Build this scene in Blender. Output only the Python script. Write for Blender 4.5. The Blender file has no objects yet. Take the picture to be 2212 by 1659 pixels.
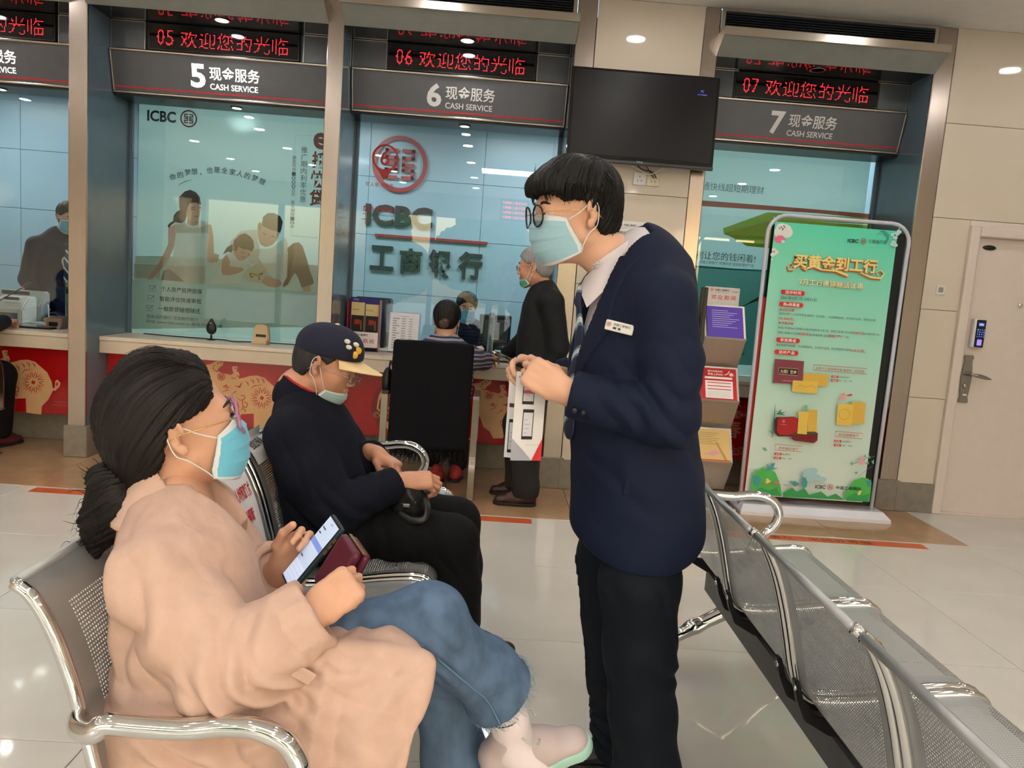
import bpy, bmesh, math, random
import numpy as np
from mathutils import Vector, Matrix
random.seed(7); np.random.seed(7)
S = bpy.context.scene
COL = S.collection
PI = math.pi
# ------------------------------------------------------------------ camera, world, exposure
cam_d = bpy.data.cameras.new('camera'); cam = bpy.data.objects.new('camera', cam_d); COL.objects.link(cam)
cam_d.sensor_width = 36.0; cam_d.lens = 27.016; cam_d.clip_start = 0.05; cam_d.clip_end = 200
_R = ((0.99712645, -0.02162067, 0.07260427), (0.06940877, -0.12325643, -0.98994458), (0.03035221, 0.9921393, -0.12140158))
cam.matrix_world = Matrix(((_R[0][0], -_R[1][0], -_R[2][0], 0), (_R[0][1], -_R[1][1], -_R[2][1], 0),
                           (_R[0][2], -_R[1][2], -_R[2][2], 1.33), (0, 0, 0, 1)))
S.camera = cam
vs = S.view_settings; vs.view_transform = 'Standard'; vs.look = 'None'; vs.gamma = 1.0; vs.use_curve_mapping = False
vs.exposure = 0.0
W = bpy.data.worlds.new('sky'); S.world = W; W.use_nodes = True
_n = W.node_tree.nodes; _bg = _n['Background']
_sk = _n.new('ShaderNodeTexSky'); _sk.sky_type = 'NISHITA'; _sk.sun_disc = False; _sk.sun_elevation = math.radians(35); _sk.sun_rotation = math.radians(150)
_sk.air_density = 1.6; _sk.dust_density = 4.0
W.node_tree.links.new(_sk.outputs[0], _bg.inputs[0]); _bg.inputs[1].default_value = 0.65
S.cycles.use_light_tree = False; S.cycles.max_bounces = 6; S.cycles.diffuse_bounces = 3; S.cycles.glossy_bounces = 3; S.cycles.transmission_bounces = 3; S.cycles.transparent_max_bounces = 10; S.cycles.caustics_reflective = False; S.cycles.caustics_refractive = False
LAMP_PANEL = 10.0     # flush panels
LAMP_STAFF = 19.0     # staff area behind the glass
LAMP_DOWN = 49.0      # round downlights

# ------------------------------------------------------------------ helpers
def lin(c):
    return tuple((v / 255.0 / 12.92 if v <= 10 else ((v / 255.0 + 0.055) / 1.055) ** 2.4) for v in c)
MATS = {}
def mat(name, rgb, rough=0.5, metal=0.0, spec=0.5, var=0.06, scale=12.0, bump=0.0, bscale=None, stretch=None, coat=0.0,
        emit=0.0, sheen=0.0, trans=0.0, alpha=1.0, sss=0.0, detail=2.0, ior=1.45):
    if name in MATS: return MATS[name]
    m = bpy.data.materials.new(name); m.use_nodes = True; MATS[name] = m
    nt = m.node_tree; b = nt.nodes['Principled BSDF']; c = lin(rgb)
    b.inputs['Roughness'].default_value = rough; b.inputs['Metallic'].default_value = metal
    b.inputs['Specular IOR Level'].default_value = spec; b.inputs['IOR'].default_value = ior
    b.inputs['Coat Weight'].default_value = coat; b.inputs['Coat Roughness'].default_value = 0.05
    b.inputs['Transmission Weight'].default_value = trans; b.inputs['Alpha'].default_value = alpha
    if sheen: b.inputs['Sheen Weight'].default_value = sheen; b.inputs['Sheen Roughness'].default_value = 0.5
    if sss:
        b.inputs['Subsurface Weight'].default_value = sss; b.inputs['Subsurface Radius'].default_value = (0.012, 0.005, 0.003); b.inputs['Subsurface Scale'].default_value = 0.4
    if emit:
        b.inputs['Emission Color'].default_value = (*c, 1); b.inputs['Emission Strength'].default_value = emit
    if emit and emit < 8: m.cycles.emission_sampling = 'NONE'
    tc = nt.nodes.new('ShaderNodeTexCoord'); src = tc.outputs['Object']
    if stretch:
        mp = nt.nodes.new('ShaderNodeMapping'); mp.inputs['Scale'].default_value = stretch
        nt.links.new(src, mp.inputs['Vector']); src = mp.outputs['Vector']
    nz = nt.nodes.new('ShaderNodeTexNoise'); nz.inputs['Scale'].default_value = scale; nz.inputs['Detail'].default_value = detail
    nt.links.new(src, nz.inputs['Vector'])
    rp = nt.nodes.new('ShaderNodeValToRGB'); k = 1 - var
    rp.color_ramp.elements[0].position = 0.3; rp.color_ramp.elements[1].position = 0.7
    rp.color_ramp.elements[0].color = (c[0] * k, c[1] * k, c[2] * k, 1); rp.color_ramp.elements[1].color = (min(1, c[0] * (1 + var)), min(1, c[1] * (1 + var)), min(1, c[2] * (1 + var)), 1)
    nt.links.new(nz.outputs['Fac'], rp.inputs['Fac']); nt.links.new(rp.outputs['Color'], b.inputs['Base Color'])
    if bump:
        n2 = nz
        if bscale:
            n2 = nt.nodes.new('ShaderNodeTexNoise'); n2.inputs['Scale'].default_value = bscale; n2.inputs['Detail'].default_value = 1
            nt.links.new(src, n2.inputs['Vector'])
        bp = nt.nodes.new('ShaderNodeBump'); bp.inputs['Strength'].default_value = bump; bp.inputs['Distance'].default_value = 0.004
        nt.links.new(n2.outputs['Fac'], bp.inputs['Height']); nt.links.new(bp.outputs['Normal'], b.inputs['Normal'])
    return m
def ink(rgb, rough=0.45, emit=0.0):
    return mat('ink_%d_%d_%d%s' % (*rgb, '_lit%g' % emit if emit else ''), rgb, rough, var=0.02, emit=emit, spec=0.35)

def tink(rgb, k=0.35):
    """ink on a translucent film: some light comes through from behind"""
    n = 'film_ink_%d_%d_%d' % rgb + ('_thin' if k > 0.5 else '')
    if n in MATS: return MATS[n]
    m = mat(n, rgb, 0.5, var=0.02, spec=0.3); nt = m.node_tree; b = nt.nodes['Principled BSDF']; t = nt.nodes.new('ShaderNodeBsdfTranslucent'); t.inputs[0].default_value = (*lin(rgb), 1); x = nt.nodes.new('ShaderNodeMixShader'); x.inputs[0].default_value = k
    o = [q for q in nt.nodes if q.type == 'OUTPUT_MATERIAL'][0]; nt.links.new(b.outputs[0], x.inputs[1]); nt.links.new(t.outputs[0], x.inputs[2]); nt.links.new(x.outputs[0], o.inputs[0]); return m

def obj(name, me, m=None, parent=None, loc=None, rot=None, smooth=False):
    if isinstance(me, bmesh.types.BMesh):
        d = bpy.data.meshes.new(name); me.to_mesh(d); me.free(); me = d
    o = bpy.data.objects.new(name, me); COL.objects.link(o)
    if m is not None:
        ms = m if isinstance(m, (list, tuple)) else [m]
        if not len(me.materials):
            for q in ms: me.materials.append(q)
    if parent is not None: o.parent = parent
    if loc is not None: o.location = loc
    if rot is not None: o.rotation_euler = rot
    if smooth:
        me.polygons.foreach_set('use_smooth', [True] * len(me.polygons))
    return o
def tag(o, label, cat=None, group=None, kind=None):
    o['label'] = label
    if cat: o['category'] = cat
    if group: o['group'] = group
    if kind: o['kind'] = kind
    return o
def thing(name, label, cat, loc=(0, 0, 0), rz=0.0, group=None, kind=None):
    o = bpy.data.objects.new(name, None); COL.objects.link(o); o.location = loc; o.rotation_euler = (0, 0, rz); o.empty_display_size = 0.1
    return tag(o, label, cat, group, kind)
def copy_tree(o, parent=None):
    c = o.copy(); COL.objects.link(c); c.parent = parent
    for ch in list(o.children): copy_tree(ch, c)
    return c
def box_bm(x0, x1, y0, y1, z0, z1, bev=0.0, seg=1, bm=None):
    nb = bmesh.new()
    r = bmesh.ops.create_cube(nb, size=1)
    for v in nb.verts:
        v.co = Vector(((x0 + x1) / 2 + v.co.x * (x1 - x0), (y0 + y1) / 2 + v.co.y * (y1 - y0), (z0 + z1) / 2 + v.co.z * (z1 - z0)))
    if bev: bmesh.ops.bevel(nb, geom=list(nb.edges), offset=bev, segments=seg, profile=0.5, affect='EDGES')
    if bm is None: return nb
    d = bpy.data.meshes.new('t'); nb.to_mesh(d); nb.free(); bm.from_mesh(d); bpy.data.meshes.remove(d); return bm
def box(name, ext, m, parent=None, bev=0.003, seg=1, loc=None, rot=None):
    return obj(name, box_bm(*ext, bev=bev, seg=seg), m, parent, loc, rot)
def mesh(name, verts, faces, m=None, parent=None, smooth=False, **k):
    d = bpy.data.meshes.new(name); d.from_pydata([tuple(map(float, v)) for v in verts], [], faces); d.validate(); d.update()
    return obj(name, d, m, parent, smooth=smooth, **k)
def prism(name, pts, d0, d1, m, parent=None, plane='xz', bev=0.0, smooth=False):
    """polygon pts (a,b) extruded along the third axis from d0 to d1"""
    f = {'xz': lambda a, b, d: (a, d, b), 'yz': lambda a, b, d: (d, a, b), 'xy': lambda a, b, d: (a, b, d)}[plane]
    n = len(pts); v = [f(a, b, d0) for a, b in pts] + [f(a, b, d1) for a, b in pts]
    fs = [tuple(range(n)), tuple(range(2 * n - 1, n - 1, -1))] + [(i, (i + 1) % n + 0, (i + 1) % n + n, i + n) for i in range(n)]
    bm = bmesh.new(); vv = [bm.verts.new(p) for p in v]
    for q in fs:
        try: bm.faces.new([vv[i] for i in q])
        except ValueError: pass
    bmesh.ops.recalc_face_normals(bm, faces=bm.faces)
    if bev: bmesh.ops.bevel(bm, geom=list(bm.edges), offset=bev, segments=2, affect='EDGES')
    return obj(name, bm, m, parent, smooth=smooth)
def frames(path):
    """rotation minimising frames along a list of points"""
    P = [Vector(p) for p in path]; n = len(P); T = []
    for i in range(n):
        t = (P[min(i + 1, n - 1)] - P[max(i - 1, 0)]); T.append(t.normalized())
    a = Vector((0, 0, 1)) if abs(T[0].z) < 0.9 else Vector((1, 0, 0))
    N = [(a - T[0] * a.dot(T[0])).normalized()]
    for i in range(1, n):
        v = N[-1] - T[i] * N[-1].dot(T[i]); N.append(v.normalized() if v.length > 1e-6 else N[-1])
    return P, T, N
def smoothpath(pts, n=8):
    """Catmull-Rom resampling"""
    P = [Vector(p) for p in pts]; P = [P[0] * 2 - P[1]] + P + [P[-1] * 2 - P[-2]]; out = []
    for i in range(1, len(P) - 2):
        for k in range(n):
            t = k / n; a, b, c, d = P[i - 1:i + 3]
            out.append(0.5 * ((2 * b) + (c - a) * t + (2 * a - 5 * b + 4 * c - d) * t * t + (3 * b - a - 3 * c + d) * t ** 3))
    out.append(P[-2]); return out
def tube_data(path, r, seg=8, flat=1.0, up=None):
    P, T, N = frames(path); V = []; F = []; n = len(P)
    for i in range(n):
        B = T[i].cross(N[i]); nn = N[i]
        if up is not None:
            nn = (Vector(up) - T[i] * T[i].dot(Vector(up))).normalized(); B = T[i].cross(nn)
        ri = r[i] if hasattr(r, '__len__') else r
        for k in range(seg):
            a = 2 * PI * k / seg; V.append(P[i] + (nn * math.cos(a) * flat + B * math.sin(a)) * ri)
    for i in range(n - 1):
        for k in range(seg):
            a, b = i * seg + k, i * seg + (k + 1) % seg; F.append((a, b, b + seg, a + seg))
    F.append(tuple(range(seg - 1, -1, -1))); F.append(tuple(range((n - 1) * seg, n * seg)))
    return V, F
def tube(name, path, r, m, parent=None, seg=8, flat=1.0, up=None, smooth=True):
    V, F = tube_data(path, r, seg, flat, up); return mesh(name, V, F, m, parent, smooth)
def lathe(name, prof, m, parent=None, seg=24, loc=None, rot=None, smooth=True, caps=True):
    V = []; F = []
    for r, z in prof:
        for k in range(seg): V.append((r * math.cos(2 * PI * k / seg), r * math.sin(2 * PI * k / seg), z))
    for i in range(len(prof) - 1):
        for k in range(seg):
            a, b = i * seg + k, i * seg + (k + 1) % seg; F.append((a, b, b + seg, a + seg))
    if caps and prof[0][0] > 1e-4: F.append(tuple(range(seg - 1, -1, -1)))
    if caps and prof[-1][0] > 1e-4: F.append(tuple(range((len(prof) - 1) * seg, len(prof) * seg)))
    return mesh(name, V, F, m, parent, smooth, loc=loc, rot=rot)
# ---- lettering: built-in font outlines turned into mesh
_fc = bpy.data.curves.new('lettering', 'FONT'); _fc.resolution_u = 3; _fo = bpy.data.objects.new('lettering_source', _fc)
_tc = {}
def text_geo(s, bold=0.0, space=1.0):
    key = (s, bold, space)
    if key not in _tc:
        _fc.body = s; _fc.offset = bold; _fc.space_character = space; _fc.size = 1.0
        me = _fo.to_mesh(); V = [tuple(v.co) for v in me.vertices]; F = [tuple(p.vertices) for p in me.polygons]; _fo.to_mesh_clear()
        _tc[key] = (V, F)
    return _tc[key]
def text_fit(s, x0, x1, z0, z1, bold=0.0, space=1.0, keep=False):
    """glyph outlines scaled into the rectangle x0..x1, z0..z1 (2-D)"""
    V, F = text_geo(s, bold, space); xs = [v[0] for v in V]; ys = [v[1] for v in V]
    a0, a1, b0, b1 = min(xs), max(xs), min(ys), max(ys); sx = (x1 - x0) / max(1e-6, a1 - a0); sz = (z1 - z0) / max(1e-6, b1 - b0)
    if keep: sx = sz = min(sx, sz)
    return [(x0 + (v[0] - a0) * sx, z0 + (v[1] - b0) * sz) for v in V], F
class Print:
    """flat print on a surface: coloured shapes and lettering as one thin mesh; xz plane facing -Y at depth y, each layer 0.3 mm in front of the last"""
    def __init__(s, y, face=-1, step=0.0003): s.y = y; s.V = []; s.F = []; s.M = []; s.mats = []; s.n = 0; s.face = face; s.step = step
    def _mi(s, m):
        if m not in s.mats: s.mats.append(m)
        return s.mats.index(m)
    def poly(s, pts, m, up=True):
        if up: s.n += 1
        y = s.y + s.face * s.step * s.n; b = len(s.V); s.V += [(p[0], y, p[1]) for p in pts]; s.F.append(tuple(range(b, b + len(pts)))); s.M.append(s._mi(m)); return s
    def geo(s, VF, m, up=True):
        if up: s.n += 1
        y = s.y + s.face * s.step * s.n; b = len(s.V); s.V += [(p[0], y, p[1]) for p in VF[0]]
        for f in VF[1]: s.F.append(tuple(i + b for i in f)); s.M.append(s._mi(m))
        return s
    def text(s, t, x0, x1, z0, z1, m, bold=0.0, space=1.0, up=False, keep=False): return s.geo(text_fit(t, x0, x1, z0, z1, bold, space, keep), m, up)
    def rect(s, x0, x1, z0, z1, m, up=True): return s.poly([(x0, z0), (x1, z0), (x1, z1), (x0, z1)], m, up)
    def ell(s, cx, cz, rx, rz, m, n=20, rot=0.0, up=True):
        c, d = math.cos(rot), math.sin(rot)
        return s.poly([(cx + rx * math.cos(2 * PI * k / n) * c - rz * math.sin(2 * PI * k / n) * d, cz + rx * math.cos(2 * PI * k / n) * d + rz * math.sin(2 * PI * k / n) * c) for k in range(n)], m, up)
    def ring(s, cx, cz, r0, r1, m, n=36, a0=0, a1=2 * PI, up=True):
        P = []; F = []
        for k in range(n + 1):
            a = a0 + (a1 - a0) * k / n; P += [(cx + r0 * math.cos(a), cz + r0 * math.sin(a)), (cx + r1 * math.cos(a), cz + r1 * math.sin(a))]
        for k in range(n): F.append((2 * k, 2 * k + 1, 2 * k + 3, 2 * k + 2))
        return s.geo((P, F), m, up)
    def line(s, pts, w, m, up=True):
        """stroke of width w (or list of widths) along pts"""
        P = []; F = []; n = len(pts)
        for i in range(n):
            a = pts[max(0, i - 1)]; b = pts[min(n - 1, i + 1)]; dx, dz = b[0] - a[0], b[1] - a[1]; L = math.hypot(dx, dz) or 1; wi = w[i] if hasattr(w, '__len__') else w
            P += [(pts[i][0] - dz / L * wi / 2, pts[i][1] + dx / L * wi / 2), (pts[i][0] + dz / L * wi / 2, pts[i][1] - dx / L * wi / 2)]
        for i in range(n - 1): F.append((2 * i, 2 * i + 1, 2 * i + 3, 2 * i + 2))
        return s.geo((P, F), m, up)
    def logo(s, cx, cz, r, m, up=True):
        """round bank emblem: ring and the squared maze character inside"""
        s.ring(cx, cz, r * 0.84, r, m, up=up); h = r * 0.54; g = r * 0.07; t = r * 0.13; b = (h - 3 * t) / 2.0; c = (h - 0.5 * t) / 2
        def R(x0, x1, z0, z1):
            for q in (1, -1): s.rect(cx + min(q * x0, q * x1), cx + max(q * x0, q * x1), cz + min(q * z0, q * z1), cz + max(q * z0, q * z1), m, up=False)
        zt, zm, zb = h, h * 0.52, h * 0.06      # a 5 over a 2 on the left, turned half round on the right
        R(-h, -g, zt - t, zt); R(-h, -h + t, zm - t, zt); R(-h, -g, zm - t, zm); R(-g - t, -g, zb - t * 0.4, zm); R(-h, -g, zb - t * 0.6, zb + t * 0.4)
        R(-h, -g, -zt, -zt + t); R(-h, -h + t, -zt, -zm + t); R(-h, -g, -zm, -zm + t); R(-g - t, -g, -zm, -zb)
        return s
    def done(s, name, parent=None, loc=None, rot=None):
        d = bpy.data.meshes.new(name); d.from_pydata(s.V, [], s.F); d.update()
        for m in s.mats: d.materials.append(m)
        d.polygons.foreach_set('material_index', s.M)
        if s.face < 0: pass
        return obj(name, d, None, parent, loc, rot)
# ------------------------------------------------------------------ materials of the place
M_floor = mat('cream_polished_tile', (216, 212, 204), 0.055, var=0.05, scale=2.5, spec=0.5, detail=3)
M_tan = mat('tan_polished_stone', (178, 142, 108), 0.12, var=0.12, scale=6, spec=0.5, detail=4)
M_joint = mat('tile_joint', (96, 88, 78), 0.8)
M_ceil = mat('ceiling_paint', (244, 241, 236), 0.7, var=0.02)
M_stone = mat('wall_stone', (220, 207, 190), 0.05, var=0.03, scale=2, spec=0.5)
M_base = mat('grey_base_stone', (132, 124, 114), 0.35, var=0.1, scale=20)
M_steel = mat('brushed_steel', (178, 166, 158), 0.24, metal=1.0, var=0.04, scale=3, stretch=(50, 50, 0.6))
M_steelh = mat('brushed_steel_trim', (190, 180, 168), 0.28, metal=1.0, var=0.06, scale=4, stretch=(1, 60, 60))
M_chrome = mat('chrome', (225, 225, 225), 0.06, metal=1.0, var=0.01)
M_side = mat('blue_grey_panel', (92, 112, 126), 0.14, var=0.05, scale=3, spec=0.5)
M_soffit = mat('dark_gloss_soffit', (30, 33, 36), 0.07, var=0.02, spec=0.7)
M_canopy = mat('canopy_underside', (150, 154, 148), 0.45, metal=0.0, var=0.05)
M_sign = mat('sign_face', (96, 97, 102), 0.4, metal=0.2, var=0.04)
M_black = mat('black_plastic', (18, 18, 20), 0.35, var=0.05)
M_blackgloss = mat('black_gloss', (10, 10, 13), 0.06, var=0.02, spec=0.6)
M_counter = mat('cream_worktop', (222, 208, 190), 0.3, var=0.03, scale=20)
M_counterf = mat('cream_apron', (210, 194, 174), 0.4, var=0.03, scale=20)
M_red = mat('red_panel', (176, 18, 24), 0.2, var=0.16, scale=3, spec=0.5, detail=2)
M_gold = mat('gold_papercut', (222, 176, 128), 0.4, var=0.06)
M_staffwall = mat('staff_wall_panel', (146, 172, 182), 0.3, var=0.03, scale=2)
M_led = mat('led_dot', (255, 40, 48), 0.4, emit=7.0, var=0.01)
M_white = mat('white_lettering', (232, 230, 226), 0.4, var=0.02)
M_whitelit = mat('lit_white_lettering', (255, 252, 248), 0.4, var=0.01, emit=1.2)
M_redline = mat('red_sign_line', (214, 38, 44), 0.35, var=0.03)
M_lamp = mat('lamp_diffuser', (255, 250, 243), 0.5, var=0.01, emit=LAMP_PANEL)
M_lamps = mat('staff_lamp_diffuser', (244, 250, 255), 0.5, var=0.01, emit=LAMP_STAFF)
M_down = mat('downlight_lens', (255, 250, 240), 0.5, var=0.01, emit=LAMP_DOWN); M_down.cycles.emission_sampling = 'NONE'
M_whiteplastic = mat('white_plastic', (228, 226, 222), 0.35, var=0.02)
def glass_mat(name, tint, gloss=0.9, ior=1.5):
    m = bpy.data.materials.new(name); m.use_nodes = True; nt = m.node_tree; nt.nodes.clear()
    o = nt.nodes.new('ShaderNodeOutputMaterial'); t = nt.nodes.new('ShaderNodeBsdfTransparent'); t.inputs[0].default_value = (*tint, 1)
    g = nt.nodes.new('ShaderNodeBsdfGlossy'); g.inputs['Roughness'].default_value = 0.0; g.inputs['Color'].default_value = (gloss, gloss, gloss, 1)
    f = nt.nodes.new('ShaderNodeFresnel'); f.inputs['IOR'].default_value = ior; mx = nt.nodes.new('ShaderNodeMixShader')
    nt.links.new(f.outputs[0], mx.inputs[0]); nt.links.new(t.outputs[0], mx.inputs[1]); nt.links.new(g.outputs[0], mx.inputs[2]); nt.links.new(mx.outputs[0], o.inputs[0])
    MATS[name] = m; return m
M_glass = glass_mat('tinted_counter_glass', (0.93, 0.985, 0.985), 1.0, 1.55)
M_clear = glass_mat('clear_acrylic', (0.95, 0.96, 0.97), 0.9, 1.45)

# ------------------------------------------------------------------ floor, ceiling, outer shell
ZC = 3.22; YF = 5.16; YG = 5.75; YB = 8.3
XJ, YJ, TP = -1.041, 2.0175, 0.8
fl = box('floor', (-6.4, 5.6, -5.2, 8.6, -0.12, -0.008), M_joint, bev=0)
tag(fl, 'polished cream tile floor of the bank hall with a tan border', 'floor', kind='structure')
def tile_mesh(name, w, d, m):
    bm = box_bm(-w / 2, w / 2, -d / 2, d / 2, -0.01, 0.0, bev=0.0012); me = bpy.data.meshes.new(name); bm.to_mesh(me); bm.free(); me.materials.append(m); return me
tm_c = tile_mesh('cream_tile', TP - 0.003, TP - 0.003, M_floor); tm_t = tile_mesh('tan_tile', TP - 0.003, TP - 0.003, M_tan)
for i in range(-6, 8):
    for j in range(-9, 5):
        cx = XJ + TP * (i + 0.5); cy = YJ + TP * (j + 0.5)
        if cx < -6.3 or cx > 5.5: continue
        tan = j >= 3 and cx < 2.9
        obj('floor_tile', tm_t if tan else tm_c, None, fl, (cx, cy, 0))
# hall shell: tall glazing behind the camera lets the daylight in
cl = box('ceiling', (-6.4, 5.6, -5.2, YF + 0.02, ZC, ZC + 0.1), M_ceil, bev=0)
tag(cl, 'plain off-white ceiling of the bank hall', 'ceiling', kind='structure')
cl2 = box('ceiling_staff', (-6.4, 5.6, YF + 0.02, 8.6, 3.0, 3.1), M_ceil, bev=0)
tag(cl2, 'white ceiling of the staff area behind the counter glass', 'ceiling', kind='structure')
for nm, ext, lb in (('wall_left', (-6.4, -6.3, -5.2, 8.6, 0, ZC), 'cream wall at the far left end of the hall'),
                    ('wall_right', (5.5, 5.6, -5.2, 8.6, 0, ZC), 'cream wall at the far right end of the hall')):
    tag(box(nm, ext, M_stone, bev=0), lb, 'wall', kind='structure')
wb = thing('wall_rear', 'glazed street front of the hall with grey mullions', 'wall', (0, 0, 0), kind='structure')
box('sill_wall', (-6.4, 5.6, -5.2, -5.0, 0, 0.25), M_stone, wb, bev=0); box('header', (-6.4, 5.6, -5.2, -5.0, 2.75, ZC), M_stone, wb, bev=0)
M_mull = mat('grey_mullion', (120, 124, 128), 0.4)
for x in (-6.2, -4.6, -3.0, -1.4, 0.2, 1.8, 3.4, 5.0): box('mullion', (x - 0.05, x + 0.05, -5.18, -5.02, 0.25, 2.75), M_mull, wb, bev=0)
gr = box('pavement', (-40, 40, -45, -5.2, -0.3, -0.15), mat('pavement', (170, 168, 160), 0.8, scale=2), bev=0)
tag(gr, 'pale pavement outside the street windows', 'pavement', kind='structure')

# ------------------------------------------------------------------ lamps in the ceilings
def lamp_light(parent, r, z, k=1.0, col=(1.0, 0.98, 0.955)):
    """the light a round lamp gives off"""
    d = bpy.data.lights.get('lamp_%g_%g' % (r, k)) or bpy.data.lights.new('lamp_%g_%g' % (r, k), 'AREA'); d.shape = 'DISK'; d.size = 2 * r; d.energy = k * LAMP_DOWN * PI * PI * r * r; d.color = col
    o = bpy.data.objects.new('lamp_light', d); COL.objects.link(o); o.parent = parent; o.location = (0, 0, z)
def panel_lamp(x, y, z, w, d, m, label, grp):
    t = thing('ceiling_light', label, 'ceiling light', (x, y, z), group=grp)
    bm = box_bm(-w / 2 - 0.03, w / 2 + 0.03, -d / 2 - 0.03, -d / 2, -0.015, 0.0)
    for e in ((-w / 2 - 0.03, w / 2 + 0.03, d / 2, d / 2 + 0.03), (-w / 2 - 0.03, -w / 2, -d / 2, d / 2), (w / 2, w / 2 + 0.03, -d / 2, d / 2)): box_bm(*e, -0.015, 0.0, bm=bm)
    obj('frame', bm, M_whiteplastic, t); mesh('diffuser', [(-w / 2, -d / 2, -0.008), (-w / 2, d / 2, -0.008), (w / 2, d / 2, -0.008), (w / 2, -d / 2, -0.008)], [(0, 1, 2, 3)], m, t)
for x in (0.25,):
    for y in (-1.3,):
        panel_lamp(x, y, ZC, 1.2, 0.6, M_lamp, 'flush rectangular ceiling light of the hall, mirrored in the counter glass', 'hall ceiling panels')
for x in (-5.1, -1.9, 0.4, 2.4):
    panel_lamp(x, 7.2, 3.0, 1.2, 0.6, M_lamps, 'flush ceiling light of the staff area behind the glass', 'staff ceiling panels')
dl0 = None
for x in (-4.7, -3.3, -1.9, -0.5, 0.9, 2.3, 3.7):
    for y in (-3.6, -2.2, -0.6, 0.8, 2.2, 3.4, 4.45):
        if dl0 is None:
            dl0 = thing('downlight', 'small round downlight of the hall ceiling, mirrored in glass and stone', 'downlight', (x, y, ZC), group='round downlights')
            lathe('rim', [(0.065, 0), (0.085, -0.001), (0.09, -0.006), (0.082, -0.01), (0.066, -0.006)], M_whiteplastic, dl0, caps=False)
            lathe('lens', [(0.066, -0.0045), (0.001, -0.0045)], M_down, dl0, seg=20, caps=False); lamp_light(dl0, 0.066, -0.012)
        else:
            c = copy_tree(dl0); c.location = (x, y, ZC)

# ------------------------------------------------------------------ columns between the counters
def column(x0, x1, label):
    t = thing('column', label, 'column', ((x0 + x1) / 2, YF, 0)); cx = (x0 + x1) / 2; h = (x1 - x0) / 2
    box('side_panels', (-h, h, 0.02, YG - YF + 0.03, 0.2, 3.1), M_side, t, bev=0.002)
    box('steel_cladding', (-h - 0.001, h + 0.001, 0, 0.022, 0.205, ZC - 0.002), M_steel, t, bev=0.004)
    box('base', (-h - 0.02, h + 0.02, -0.02, YG - YF + 0.02, 0.0, 0.213), M_base, t, bev=0.004)
    return t
column(-4.42, -4.305, 'steel-clad column left of counter window 4')
column(-2.805, -2.69, 'steel-clad column between counter windows 4 and 5')
column(-1.177, -1.075, 'steel-clad column between counter windows 5 and 6')
column(0.405, 0.53, 'steel-clad column right of counter window 6, beside the stone pillar')
column(1.228, 1.325, 'steel-clad column left of counter window 7, under the television')
column(2.755, 2.876, 'steel-clad column right of counter window 7, beside the door')

# ------------------------------------------------------------------ stone walls in panels
ROWS = (0.2, 0.80, 1.403, 2.014, 2.623, ZC)
def stone_wall(name, label, segs, y=YF):
    t = thing(name, label, 'wall', (0, y, 0), kind='structure')
    for x0, x1, rows in segs:
        box('backing', (x0 + 0.004, x1 - 0.004, 0.012, 0.12, ROWS[rows[0]], ROWS[rows[-1] + 1]), M_joint, t, bev=0)
        for r in rows: box('stone_panel', (x0 + 0.0015, x1 - 0.0015, 0.0, 0.02, ROWS[r] + 0.0015, ROWS[r + 1] - 0.0015), M_stone, t, bev=0.0015)
    return t
stone_wall('wall_pillar', 'cream stone pillar between counter windows 6 and 7', [(0.532, 1.226, (0, 1, 2, 3, 4))])
stone_wall('wall_front', 'cream stone wall around the white door', [(2.878, 3.137, (0, 1, 2)), (2.878, 3.66, (3, 4)), (3.66, 4.46, (3, 4)), (4.46, 5.5, (3, 4)), (4.18, 5.5, (0, 1, 2))])
stone_wall('wall_front_left', 'cream stone wall left of counter window 4', [(-5.3, -4.42, (0, 1, 2, 3, 4)), (-6.3, -5.3, (0, 1, 2, 3, 4))])
for nm, x0, x1, lb in (('baseboard_pillar', 0.52, 1.24, 'grey stone plinth of the cream pillar'), ('baseboard_right', 2.87, 3.137, 'grey stone plinth left of the white door'), ('baseboard_far_right', 4.18, 5.5, 'grey stone plinth right of the white door'), ('baseboard_left', -6.3, -4.43, 'grey stone plinth at the far left')):
    tag(box(nm, (x0, x1, YF - 0.022, YF + 0.1, 0, 0.2), M_base, bev=0.004), lb, 'baseboard', kind='structure')
# staff area back wall in panels
sw = thing('wall_staff', 'pale blue panelled back wall of the staff area', 'wall', (0, YB, 0), kind='structure')
box('backing', (-6.3, 5.5, 0.012, 0.1, 0, 3.0), mat('staff_joint', (120, 135, 142), 0.7), sw, bev=0)
pm = None
for i in range(8):
    for j in range(5):
        if pm is None:
            o = box('wall_panel', (-0.598, 0.598, 0, 0.02, -0.298, 0.298), M_staffwall, sw, bev=0.002); pm = o.data
        else: o = obj('wall_panel', pm, None, sw)
        o.location = (-5.6 + 1.2 * i, 0, 0.3 + 0.6 * j)
for x in (-6.3, 3.2):
    tag(box('wall_staff_side', (x - 0.05, x + 0.05, YG + 0.06, YB, 0, 3.0), M_staffwall, bev=0), 'pale end wall of the staff area at the %s' % ('left' if x < 0 else 'right'), 'wall', kind='structure')

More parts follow.
